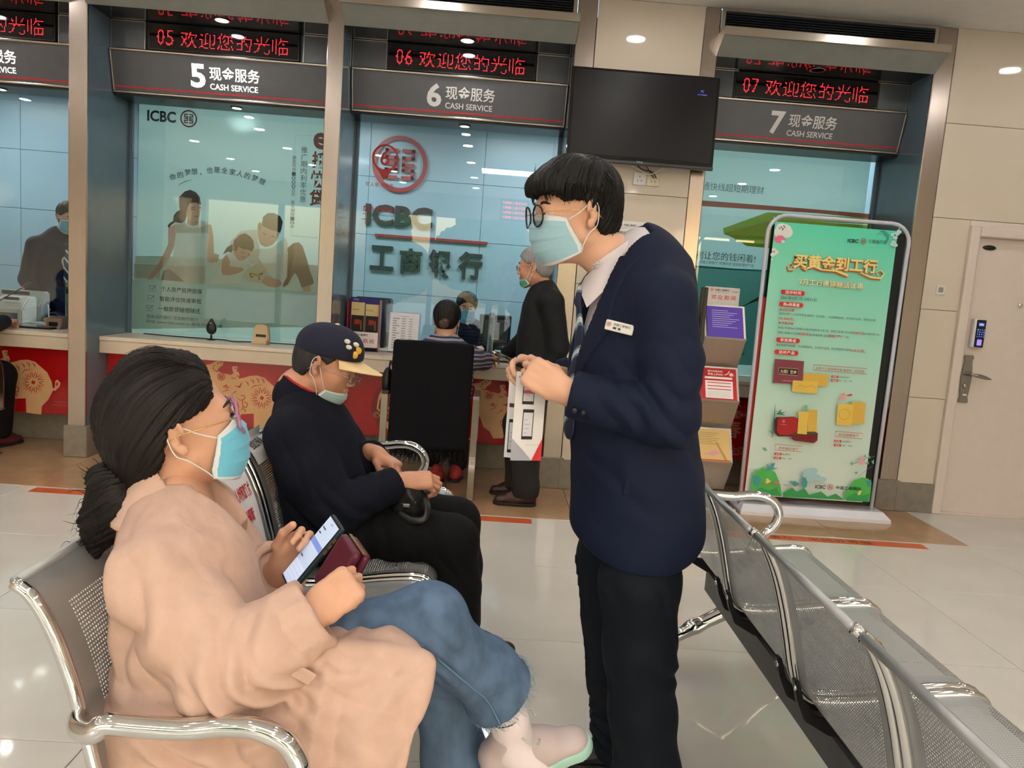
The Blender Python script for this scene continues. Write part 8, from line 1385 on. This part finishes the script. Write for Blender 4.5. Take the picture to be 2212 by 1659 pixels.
for a, b, r_ in ((-0.26, 0.30, 0.03), (-0.215, 0.285, 0.024), (-0.30, 0.285, 0.02), (-0.18, 0.30, 0.02)): P.ring(a, b, r_ - 0.004, r_, M_rose, n=18); P.ring(a, b, r_ * 0.35, r_ * 0.5, M_rose, n=12, a1=4.5, up=False)
P.line([(-0.36, 0.27), (-0.28, 0.255), (-0.2, 0.262), (-0.14, 0.275)], 0.006, M_rose); P.done('papercut_spring', rf)
P = Print(0.2895, step=0.0004); P.text('中国工商银行 服务热线', 0.50, 0.60, 0.305, 0.315, mat('pale_red_print', (214, 110, 100), 0.4)); P.text('www.icbc.com.cn', 0.48, 0.60, 0.285, 0.295, mat('pale_red_print', (214, 110, 100), 0.4)); P.done('small_print', [c for c in COUNTERS['4'].children if c.name.startswith('red_front')][0])
# raised letters on the staff wall
WALLCH = []
# sign on the staff back wall
WALLCH.append(('工', -1.3443, -1.0989, 1.4328, 1.6923))
WALLCH.append(('商', -1.0348, -0.7989, 1.4186, 1.6881))
WALLCH.append(('银', -0.7257, -0.4834, 1.4146, 1.6941))
WALLCH.append(('行', -0.4104, -0.1527, 1.4089, 1.6984))
WALLCH.append(('ICBC', -1.4168, -0.7114, 1.9000, 2.1200))
WALLLOGO = (-1.0842, 2.5438, 0.2895)
WALLLINE = (-1.3073, -0.1157, 1.7991)
ws_ = thing('wall_sign', 'dark raised bank name with a red round emblem on the staff back wall', 'sign', (0, YB - 0.03, 0)); M_let = mat('dark_raised_letters', (44, 48, 52), 0.35)
for s, x0, x1, z0, z1 in WALLCH:
    V, F = text_fit(s, x0, x1, z0, z1, 0.035); n = len(V); E = {}
    for f in F:
        for a, b in zip(f, f[1:] + f[:1]): E[(a, b)] = 1
    side = [(a, b, b + n, a + n) for a, b in E if (b, a) not in E]
    mesh('raised_letters', [(a, 0.0, b) for a, b in V] + [(a, 0.028, b) for a, b in V], [f for f in F] + side, M_let, ws_)
P = Print(0.0); P.logo(*WALLLOGO, mat('dark_red_emblem', (150, 44, 52), 0.35)); P.done('emblem', ws_); box('red_bar', (WALLLINE[0], WALLLINE[1], 0.0, 0.02, WALLLINE[2] - 0.014, WALLLINE[2] + 0.014), mat('dark_red_emblem', (150, 44, 52)), ws_, bev=0.001)
# stickers on the glass of window 6
gs = thing('window_sticker', 'red number 6 pin sticker and red notices on the glass left of the clerk', 'sticker', (0, 5.749, 0)); P = Print(-0.0006); cr_ = mat('sticker_red', (186, 50, 44), 0.4)
P.ring(-0.86, 2.21, 0.082, 0.096, cr_); P.poly([(-0.925, 2.14), (-0.86, 2.112), (-0.80, 2.135), (-0.865, 2.05)], cr_); P.text('6', -0.895, -0.83, 2.155, 2.265, cr_, bold=0.01); P.done('pin_sticker', gs); P = Print(-0.0006); P.text('军人依法优先', -0.995, -0.79, 2.0, 2.032, cr_, up=True); P.text('医护人员优先', -1.0, -0.78, 1.82, 1.862, cr_, bold=0.01); P.text('Priority for Medical Staff', -1.0, -0.77, 1.79, 1.808, ink((70, 80, 90))); P.rect(-1.01, -0.76, 1.762, 1.766, cr_); P.done('notice_sticker', gs)
P = Print(-0.0125)
P.ell(-0.3197, 1.8137, 0.0362, 0.0332, ink((240, 240, 236)))
P.ell(-0.3565, 1.8434, 0.0362, 0.0241, ink((240, 240, 236)))
P.ell(-0.3711, 1.8128, 0.0302, 0.0362, ink((240, 240, 236)))
P.ell(-0.3371, 1.8331, 0.0422, 0.0302, ink((240, 240, 236)))
P.ell(-0.3595, 1.8432, 0.0042, 0.0042, ink((84, 60, 110)))
P.ell(-0.3495, 1.8351, 0.0042, 0.0042, ink((84, 60, 110)))
P.ell(-0.3385, 1.8447, 0.0042, 0.0042, ink((84, 60, 110)))
P.ell(-0.3455, 1.8530, 0.0042, 0.0042, ink((84, 60, 110)))
P.ell(-0.3518, 1.8290, 0.0042, 0.0042, ink((84, 60, 110)))
P.ell(-0.3708, 1.8364, 0.0042, 0.0042, ink((84, 60, 110)))
P.poly([(-0.4039, 1.7662), (-0.3747, 1.7919), (-0.3443, 1.7912), (-0.3232, 1.7662), (-0.3395, 1.7502), (-0.375, 1.7417)], ink((232, 120, 160)))
P.ell(-0.3402, 1.7561, 0.0121, 0.0096, ink((240, 240, 236)))
P.ell(-0.3913, 1.6991, 0.0145, 0.0133, ink((240, 240, 236)))
P.ell(-0.3829, 1.6789, 0.0145, 0.0133, ink((240, 240, 236)))
P.ell(-0.3969, 1.6690, 0.0145, 0.0133, ink((240, 240, 236)))
P.ell(-0.3748, 1.6884, 0.0145, 0.0133, ink((240, 240, 236)))
P.ell(-0.3900, 1.6885, 0.0036, 0.0060, ink((150, 90, 150)))
P.ell(-0.3983, 1.6392, 0.0060, 0.0084, ink((240, 240, 236)))
P.poly([(0.2601, 1.8687), (0.2963, 1.8714), (0.3301, 1.8473), (0.3288, 1.8116), (0.3152, 1.7988), (0.3165, 1.8344), (0.2862, 1.8558)], ink((60, 160, 150)))
P.poly([(0.2402, 1.8347), (0.2673, 1.8603), (0.2926, 1.8533), (0.2632, 1.8452)], ink((90, 190, 180)))
P.ell(0.3543, 1.8491, 0.0157, 0.0121, ink((190, 232, 232)))
P.ell(0.3777, 1.8567, 0.0157, 0.0121, ink((190, 232, 232)))
P.ell(0.3687, 1.8324, 0.0157, 0.0121, ink((190, 232, 232)))
P.ell(0.3561, 1.7899, 0.0157, 0.0121, ink((190, 232, 232)))
P.ell(0.3751, 1.7854, 0.0157, 0.0121, ink((190, 232, 232)))
P.ell(0.3606, 1.8021, 0.0157, 0.0121, ink((190, 232, 232)))
P.ell(0.3882, 1.8693, 0.0157, 0.0121, ink((190, 232, 232)))
P.ell(0.3637, 1.8468, 0.0054, 0.0048, ink((60, 50, 50)))
P.text('ICBC', 0.0673, 0.1370, 1.7804, 1.8034, ink((24, 40, 44)), bold=0.025, space=1, up=True)
P.logo(0.1679, 1.7950, 0.0193, ink((170, 90, 80)))
P.text('工银金行家', 0.1995, 0.3195, 1.7861, 1.8091, ink((60, 90, 96)), bold=0.01, space=1, up=True)
P.text('买黄金到工行', -0.2666, 0.2722, 1.5898, 1.6803, ink((190, 90, 50)), bold=0.03, space=1, up=True)
P.line([(-0.2422, 1.6012), (-0.2636, 1.5758), (-0.2908, 1.5738), (-0.2997, 1.597), (-0.284, 1.619), (-0.2701, 1.6052)], 0.006, ink((190, 90, 50)))
P.line([(-0.2113, 1.5975), (-0.185, 1.5816), (-0.1455, 1.6083), (-0.082, 1.5891), (0.0096, 1.5899), (0.0923, 1.566)], [0.002, 0.008, 0.006, 0.008, 0.012, 0.016], ink((190, 90, 50)))
P.line([(0.1575, 1.5827), (0.1689, 1.5896), (0.2397, 1.5648), (0.3013, 1.5633), (0.3217, 1.5948), (0.2946, 1.6137), (0.2692, 1.5969), (0.2868, 1.5802)], [0.002, 0.006, 0.01, 0.012, 0.008, 0.006, 0.005, 0.002], ink((190, 90, 50)))
P.text('买黄金到工行', -0.2646, 0.2742, 1.5935, 1.6840, ink((190, 90, 50)), bold=0.03, space=1, up=True)
P.line([(-0.2402, 1.605), (-0.2616, 1.5795), (-0.2888, 1.5775), (-0.2977, 1.6007), (-0.282, 1.6227), (-0.2682, 1.6089)], 0.006, ink((190, 90, 50)))
P.line([(-0.2093, 1.6013), (-0.183, 1.5853), (-0.1435, 1.6121), (-0.08, 1.5928), (0.0116, 1.5936), (0.0942, 1.5697)], [0.002, 0.008, 0.006, 0.008, 0.012, 0.016], ink((190, 90, 50)))
P.line([(0.1595, 1.5865), (0.1709, 1.5933), (0.2416, 1.5685), (0.3033, 1.567), (0.3236, 1.5985), (0.2965, 1.6175), (0.2712, 1.6006), (0.2887, 1.5839)], [0.002, 0.006, 0.01, 0.012, 0.008, 0.006, 0.005, 0.002], ink((190, 90, 50)))
P.text('买黄金到工行', -0.2620, 0.2766, 1.5979, 1.6883, ink((250, 226, 140)), bold=0.03, space=1, up=True)
P.line([(-0.2377, 1.6093), (-0.2591, 1.5839), (-0.2863, 1.5819), (-0.2951, 1.6051), (-0.2794, 1.6271), (-0.2656, 1.6132)], 0.006, ink((250, 226, 140)))
P.line([(-0.2068, 1.6056), (-0.1804, 1.5897), (-0.141, 1.6164), (-0.0775, 1.5972), (0.0141, 1.598), (0.0967, 1.5741)], [0.002, 0.008, 0.006, 0.008, 0.012, 0.016], ink((250, 226, 140)))
P.line([(0.162, 1.5908), (0.1734, 1.5977), (0.2441, 1.5729), (0.3057, 1.5714), (0.3261, 1.6029), (0.299, 1.6218), (0.2736, 1.605), (0.2912, 1.5883)], [0.002, 0.006, 0.01, 0.012, 0.008, 0.006, 0.005, 0.002], ink((250, 226, 140)))
P.text('3月工行携锦鲤送优惠', -0.2091, 0.2044, 1.4915, 1.5313, ink((150, 130, 70)), bold=0.02, space=1, up=True)
P.text('3月工行携锦鲤送优惠', -0.2112, 0.2023, 1.4938, 1.5335, ink((244, 236, 190)), bold=0.015, space=1, up=True)
P.poly([(-0.3154, 1.4553), (-0.1772, 1.4557), (-0.1677, 1.448), (-0.1664, 1.4373), (-0.1737, 1.4271), (-0.3121, 1.4267), (-0.3191, 1.4346), (-0.3205, 1.4465)], ink((214, 40, 44)))
P.text('活动时间', -0.2942, -0.1914, 1.4305, 1.4522, ink((240, 240, 236)), bold=0.02, space=1.15, up=True)
P.text('2021年3月1日-3月31日', -0.3175, -0.0891, 1.3958, 1.4163, ink((50, 84, 84)), bold=0.005, space=1, up=True)
P.poly([(-0.3176, 1.3794), (-0.1785, 1.3798), (-0.1689, 1.372), (-0.1676, 1.3613), (-0.175, 1.3511), (-0.3142, 1.3507), (-0.3213, 1.3586), (-0.3227, 1.3705)], ink((214, 40, 44)))
P.text('融e购渠道', -0.2963, -0.1927, 1.3545, 1.3762, ink((240, 240, 236)), bold=0.02, space=1.15, up=True)
P.ell(-0.3088, 1.3299, 0.0060, 0.0060, ink((214, 40, 44)))
P.text('买前优惠', -0.2976, -0.2217, 1.3214, 1.3383, ink((214, 40, 44)), bold=0.015, space=1, up=True)
P.text('购买大师十二生肖传世金·奋进牛（纪念版）、好运锦鲤金条、步步高升金条，领券后优惠', -0.3167, 0.3071, 1.2968, 1.3124, ink((50, 84, 84)), bold=0, space=1, up=True)
P.text('66-666元。', -0.3158, -0.2132, 1.2654, 1.2835, ink((214, 40, 44)), bold=0.012, space=1, up=True)
P.ell(-0.3063, 1.2459, 0.0060, 0.0060, ink((214, 40, 44)))
P.text('惊喜买赠', -0.2952, -0.2191, 1.2374, 1.2543, ink((214, 40, 44)), bold=0.015, space=1, up=True)
P.text('单笔订单满500元获赠50元融e购通用电子券1张，单笔订单满1万元获赠', -0.3137, 0.1763, 1.2078, 1.2234, ink((50, 84, 84)), bold=0, space=1, up=True)
P.text('300元', 0.1777, 0.2334, 1.2067, 1.2260, ink((214, 40, 44)), bold=0.02, space=1, up=True)
P.text('融e购通用券1张；', 0.2349, 0.3470, 1.2067, 1.2224, ink((50, 84, 84)), bold=0, space=1, up=True)
P.text('单笔订单满2万元获赠', -0.3139, -0.1686, 1.1765, 1.1922, ink((50, 84, 84)), bold=0, space=1, up=True)
P.text('500元', -0.1673, -0.1118, 1.1747, 1.1940, ink((214, 40, 44)), bold=0.02, space=1, up=True)
P.text('融e购通用券1张及', -0.1097, 0.0153, 1.1758, 1.1915, ink((50, 84, 84)), bold=0, space=1, up=True)
P.text('眼部按摩仪', 0.0167, 0.1104, 1.1752, 1.1945, ink((214, 40, 44)), bold=0.02, space=1, up=True)
P.text('一份。', 0.1130, 0.1526, 1.1777, 1.1921, ink((50, 84, 84)), bold=0, space=1, up=True)
P.poly([(-0.3133, 1.1524), (-0.1754, 1.1537), (-0.1658, 1.1459), (-0.1645, 1.135), (-0.1719, 1.1247), (-0.31, 1.1234), (-0.3171, 1.1314), (-0.3185, 1.1435)], ink((214, 40, 44)))
P.text('柜面渠道', -0.2919, -0.1897, 1.1278, 1.1496, ink((240, 240, 236)), bold=0.02, space=1.15, up=True)
P.text('购买奋进牛纪念版、好运锦鲤金条、步步高升金条，网点柜面购买直降', -0.3132, 0.1676, 1.0970, 1.1126, ink((50, 84, 84)), bold=0, space=1, up=True)
P.text('6.66元/克。', 0.1691, 0.2654, 1.0944, 1.1137, ink((214, 40, 44)), bold=0.015, space=1, up=True)
P.poly([(-0.3148, 1.0748), (-0.1759, 1.0749), (-0.1663, 1.067), (-0.165, 1.056), (-0.1724, 1.0457), (-0.3114, 1.0456), (-0.3186, 1.0537), (-0.32, 1.0659)], ink((214, 40, 44)))
P.text('活动产品', -0.2934, -0.1903, 1.0495, 1.0713, ink((240, 240, 236)), bold=0.02, space=1.15, up=True)
P.poly([(-0.3127, 1.014), (-0.1226, 1.0127), (-0.1181, 0.8627), (-0.3083, 0.8588)], ink((134, 62, 78)))
P.poly([(-0.2795, 0.9601), (-0.1548, 0.9602), (-0.153, 0.9167), (-0.2787, 0.9186)], ink((40, 26, 36)))
P.line([(-0.2795, 0.9601), (-0.1548, 0.9602), (-0.153, 0.9167), (-0.2787, 0.9186), (-0.2795, 0.9601)], 0.003, ink((200, 170, 150)))
P.text('大师传世金', -0.2701, -0.1622, 0.9234, 0.9509, ink((230, 206, 150)), bold=0.02, space=1, up=True)
P.text('中国工商银行', -0.2512, -0.1837, 0.8753, 0.8832, ink((220, 190, 180)), bold=0, space=1, up=True)
P.poly([(-0.116, 0.9348), (0.0356, 0.9394), (0.0423, 0.9345), (0.0479, 0.8676), (0.042, 0.8604), (-0.117, 0.8587)], ink((226, 184, 80)))
P.poly([(-0.1776, 0.8854), (-0.0237, 0.8882), (-0.0161, 0.8813), (-0.016, 0.8138), (-0.0222, 0.8086), (-0.1721, 0.8103), (-0.179, 0.8166), (-0.1824, 0.8797)], ink((236, 200, 92)))
P.line([(-0.1572, 0.8276), (-0.1336, 0.8562), (-0.0917, 0.8456), (-0.053, 0.8618), (-0.0304, 0.8432)], 0.004, ink((214, 160, 60)))
P.line([(-0.0577, 0.9946), (0.2888, 0.9935), (0.2893, 0.9586), (-0.0575, 0.9597), (-0.0577, 0.9946)], 0.0028, ink((200, 70, 70)))
P.text('大师十二生肖传世金·奋进牛（纪念版）', -0.0450, 0.2784, 0.9645, 0.9828, ink((196, 70, 74)), bold=0.008, space=1, up=True)
P.rect(0.0647, 0.1105, 0.9198, 0.9341, ink((214, 40, 44)))
P.text('材质:', 0.0710, 0.1042, 0.9213, 0.9319, ink((240, 240, 236)), bold=0.01, space=1, up=True)
P.text('足金999.9', 0.1150, 0.1825, 0.9219, 0.9338, ink((70, 80, 80)), bold=0, space=1, up=True)
P.rect(0.0650, 0.1108, 0.8956, 0.9099, ink((214, 40, 44)))
P.text('规格:', 0.0714, 0.1045, 0.8971, 0.9076, ink((240, 240, 236)), bold=0.01, space=1, up=True)
P.text('5g、10g、20g', 0.1154, 0.2004, 0.8983, 0.9102, ink((70, 80, 80)), bold=0, space=1, up=True)
P.poly([(0.1769, 0.8137), (0.2027, 0.8244), (0.2184, 0.8187), (0.2013, 0.8087), (0.1777, 0.807)], ink((214, 84, 96)))
P.poly([(0.1419, 0.8215), (0.1613, 0.8296), (0.1705, 0.8099), (0.1537, 0.8087)], ink((240, 150, 150)))
P.poly([(0.1263, 0.773), (0.1377, 0.8009), (0.171, 0.8066), (0.179, 0.797), (0.1654, 0.7703), (0.1562, 0.7886)], ink((240, 170, 160)))
P.poly([(0.216, 0.7738), (0.3011, 0.7743), (0.308, 0.768), (0.3154, 0.6377), (0.3092, 0.6331), (0.2206, 0.6311)], ink((226, 184, 80)))
P.poly([(0.1315, 0.753), (0.2251, 0.7554), (0.2314, 0.7491), (0.2342, 0.6211), (0.2294, 0.6153), (0.1372, 0.6158), (0.1328, 0.6237), (0.1281, 0.7473)], ink((236, 200, 92)))
P.ring(0.1792, 0.6883, 0.0315, 0.0368, ink((222, 180, 70)))
P.line([(0.1335, 0.5745), (0.313, 0.5718), (0.3136, 0.5361), (0.1337, 0.5403), (0.1335, 0.5745)], 0.0028, ink((200, 70, 70)))
P.text('好运锦鲤金条', 0.1567, 0.2919, 0.5455, 0.5626, ink((196, 70, 74)), bold=0.008, space=1, up=True)
P.rect(0.1338, 0.1801, 0.5030, 0.5176, ink((214, 40, 44)))
P.text('材质:', 0.1402, 0.1737, 0.5047, 0.5152, ink((240, 240, 236)), bold=0.01, space=1, up=True)
P.text('Au999.9', 0.1847, 0.2393, 0.5047, 0.5165, ink((70, 80, 80)), bold=0, space=1, up=True)
P.rect(0.1345, 0.1808, 0.4755, 0.4902, ink((214, 40, 44)))
P.text('规格:', 0.1409, 0.1744, 0.4772, 0.4878, ink((240, 240, 236)), bold=0.01, space=1, up=True)
P.text('50g、100g', 0.1854, 0.2517, 0.4777, 0.4895, ink((70, 80, 80)), bold=0, space=1, up=True)
P.line([(-0.2819, 0.7242), (-0.2766, 0.6431), (-0.2738, 0.5479), (-0.2768, 0.5032)], [0.002, 0.007, 0.008, 0.003], ink((50, 130, 96)))
P.poly([(-0.2661, 0.6575), (-0.2367, 0.6968), (-0.2407, 0.6728), (-0.2007, 0.679), (-0.2298, 0.6668), (-0.2048, 0.6563), (-0.2457, 0.6575)], ink((50, 130, 96)))
P.poly([(-0.2782, 0.5271), (-0.3087, 0.5557), (-0.2832, 0.5404)], ink((50, 130, 96)))
P.poly([(-0.0899, 0.6901), (-0.0877, 0.7276), (-0.0726, 0.732), (-0.0659, 0.6883)], ink((110, 190, 150)))
P.poly([(-0.2641, 0.6406), (-0.1498, 0.6505), (-0.1214, 0.6403), (-0.1126, 0.5384), (-0.1548, 0.5205), (-0.2395, 0.516), (-0.2643, 0.5362), (-0.2753, 0.6194)], ink((70, 20, 30)))
P.poly([(-0.2381, 0.639), (-0.1358, 0.6474), (-0.1192, 0.6336), (-0.1168, 0.545), (-0.1761, 0.5272), (-0.2305, 0.5269), (-0.2502, 0.5495), (-0.2521, 0.6244)], ink((176, 34, 40)))
P.logo(-0.2138, 0.6168, 0.0092, ink((232, 190, 190)))
P.text('中国工商银行', -0.2330, -0.1923, 0.5922, 0.5987, ink((232, 190, 190)), bold=0, space=1, up=True)
P.poly([(-0.0638, 0.7041), (-0.0039, 0.7042), (0.0082, 0.5604), (-0.0504, 0.5598)], ink((226, 184, 80)))
P.poly([(-0.1498, 0.5359), (-0.118, 0.5552), (-0.0031, 0.5631), (0.0185, 0.5543), (0.0202, 0.5064), (-0.0007, 0.4878), (-0.1315, 0.496), (-0.1507, 0.5084)], ink((120, 26, 34)))
P.poly([(-0.1498, 0.5359), (-0.118, 0.5552), (-0.0031, 0.5631), (0.0185, 0.5543), (-0.001, 0.5461), (-0.1359, 0.5334)], ink((60, 80, 50)))
P.poly([(-0.1238, 0.6891), (-0.0579, 0.6896), (-0.0574, 0.6174), (-0.0536, 0.5411), (-0.1165, 0.5423), (-0.1181, 0.6132)], ink((236, 200, 92)))
P.line([(-0.2518, 0.4631), (-0.0748, 0.4615), (-0.0738, 0.4244), (-0.2502, 0.4261), (-0.2518, 0.4631)], 0.0028, ink((200, 70, 70)))
P.text('步步高升金条', -0.2273, -0.0942, 0.4320, 0.4490, ink((196, 70, 74)), bold=0.008, space=1, up=True)
P.rect(-0.2496, -0.2034, 0.3935, 0.4083, ink((214, 40, 44)))
P.text('材质:', -0.2432, -0.2097, 0.3953, 0.4059, ink((240, 240, 236)), bold=0.01, space=1, up=True)
P.text('Au999.9', -0.1988, -0.1463, 0.3952, 0.4070, ink((70, 80, 80)), bold=0, space=1, up=True)
P.rect(-0.2491, -0.2030, 0.3660, 0.3808, ink((214, 40, 44)))
P.text('规格:', -0.2427, -0.2093, 0.3677, 0.3783, ink((240, 240, 236)), bold=0.01, space=1, up=True)
P.text('50g、100g', -0.1983, -0.1342, 0.3681, 0.3799, ink((70, 80, 80)), bold=0, space=1, up=True)
P.poly([(-0.3786, 0.2379), (-0.3654, 0.2734), (-0.3206, 0.3007), (-0.2731, 0.3039), (-0.2288, 0.2758), (-0.2028, 0.229), (-0.1836, 0.1816), (-0.1699, 0.1233), (-0.3761, 0.1234)], ink((84, 190, 90)))
P.poly([(0.2732, 0.2192), (0.2953, 0.2625), (0.3409, 0.283), (0.3828, 0.2789), (0.41, 0.2563), (0.4135, 0.1238), (0.2436, 0.1264), (0.2434, 0.1824)], ink((84, 190, 90)))
P.poly([(-0.3759, 0.245), (-0.3427, 0.2542), (-0.3193, 0.2281), (-0.3342, 0.1784), (-0.3656, 0.1833)], ink((70, 160, 160)))
P.poly([(-0.2974, 0.3368), (-0.2701, 0.3076), (-0.2631, 0.3357), (-0.2397, 0.3407), (-0.2463, 0.3092), (-0.2154, 0.3078), (-0.2515, 0.295), (-0.3081, 0.2808), (-0.2795, 0.3)], ink((70, 160, 160)))
P.poly([(0.3714, 0.2607), (0.4043, 0.2733), (0.4076, 0.2213), (0.3828, 0.2266)], ink((70, 160, 160)))
P.poly([(-0.1335, 0.2232), (-0.093, 0.2294), (-0.0564, 0.211), (-0.0957, 0.1945)], ink((70, 160, 160)))
P.poly([(-0.0443, 0.2813), (-0.0129, 0.2487), (-0.0138, 0.2), (-0.0387, 0.1774), (-0.0513, 0.2253)], ink((70, 160, 160)))
P.poly([(-0.1659, 0.148), (-0.1086, 0.1866), (-0.078, 0.1608), (-0.0258, 0.1852), (0.0065, 0.1455), (0.086, 0.1718), (0.1313, 0.1399), (0.1835, 0.1644), (0.2436, 0.1264), (0.0505, 0.124), (-0.1625, 0.1189)], ink((60, 160, 90)))
P.poly([(-0.3644, 0.1416), (-0.313, 0.1729), (-0.2562, 0.1558), (-0.2108, 0.1798), (-0.1767, 0.1228), (-0.369, 0.1218)], ink((60, 160, 90)))
P.poly([(0.2555, 0.1412), (0.3059, 0.1796), (0.3566, 0.162), (0.4028, 0.1791), (0.4066, 0.1233), (0.2577, 0.1239)], ink((60, 160, 90)))
P.ell(-0.0110, 0.2905, 0.0263, 0.0236, ink((170, 214, 220)))
P.ell(0.0214, 0.3065, 0.0236, 0.0197, ink((170, 214, 220)))
P.ell(0.0332, 0.2657, 0.0289, 0.0236, ink((170, 214, 220)))
P.ell(0.0826, 0.2551, 0.0263, 0.0171, ink((170, 214, 220)))
P.ell(0.0008, 0.2496, 0.0263, 0.0197, ink((170, 214, 220)))
P.ell(-0.0306, 0.2822, 0.0197, 0.0263, ink((170, 214, 220)))
P.ell(-0.2781, 0.2274, 0.0105, 0.0092, ink((238, 226, 130)))
P.ell(-0.2795, 0.2099, 0.0105, 0.0092, ink((238, 226, 130)))
P.ell(-0.2667, 0.2177, 0.0105, 0.0092, ink((238, 226, 130)))
P.ell(0.3393, 0.1888, 0.0105, 0.0092, ink((238, 226, 130)))
P.ell(0.3342, 0.1745, 0.0105, 0.0092, ink((238, 226, 130)))
P.poly([(-0.2352, 0.2129), (-0.216, 0.2246), (-0.2038, 0.2081), (-0.2275, 0.2051)], ink((232, 120, 160)))
P.line([(0.4031, 0.4293), (0.3576, 0.4193), (0.3134, 0.3886), (0.2547, 0.3639)], 0.003, ink((90, 130, 110)))
P.line([(0.4023, 0.367), (0.3615, 0.3365), (0.3122, 0.2915)], 0.002, ink((110, 150, 130)))
P.ell(0.3215, 0.4065, 0.0131, 0.0118, ink((236, 176, 190)))
P.ell(0.3130, 0.3921, 0.0131, 0.0118, ink((236, 176, 190)))
P.ell(0.3335, 0.3934, 0.0131, 0.0118, ink((236, 176, 190)))
P.ell(0.3212, 0.3822, 0.0131, 0.0118, ink((236, 176, 190)))
P.poly([(0.3295, 0.4243), (0.3413, 0.4389), (0.3508, 0.4188)], ink((120, 186, 150)))
P.poly([(0.3585, 0.4124), (0.3656, 0.4371), (0.3785, 0.4172)], ink((120, 186, 150)))
P.poly([(0.3425, 0.3768), (0.3676, 0.3958), (0.3703, 0.3752)], ink((120, 186, 150)))
P.poly([(0.2462, 0.3771), (0.2657, 0.3854), (0.2624, 0.3575)], ink((120, 186, 150)))
P.poly([(0.2814, 0.3172), (0.3082, 0.3225), (0.2972, 0.3009)], ink((120, 186, 150)))
P.poly([(0.3851, 0.3935), (0.4003, 0.4084), (0.401, 0.3773)], ink((120, 186, 150)))
P.poly([(-0.3395, 0.4372), (-0.3158, 0.4388), (-0.3033, 0.4191), (-0.3236, 0.4177)], ink((120, 186, 150)))
P.poly([(-0.3768, 0.2831), (-0.3538, 0.2915), (-0.3651, 0.27)], ink((120, 186, 150)))
P.text('您身边的银行 可信赖的银行', -0.3231, -0.1858, 0.1952, 0.2071, ink((210, 90, 100)), bold=0, space=1, up=True)
P.text('服务热线 95588', -0.1720, -0.0691, 0.1952, 0.2071, ink((210, 90, 100)), bold=0, space=1, up=True)
P.text('ICBC', 0.0374, 0.1046, 0.1924, 0.2161, ink((30, 50, 50)), bold=0.025, space=1, up=True)
P.logo(0.1361, 0.2072, 0.0190, ink((196, 70, 74)))
P.text('中国工商银行', 0.1734, 0.3409, 0.1965, 0.2189, ink((30, 50, 50)), bold=0.02, space=1.1, up=True)
P.done('banner_print', banner)
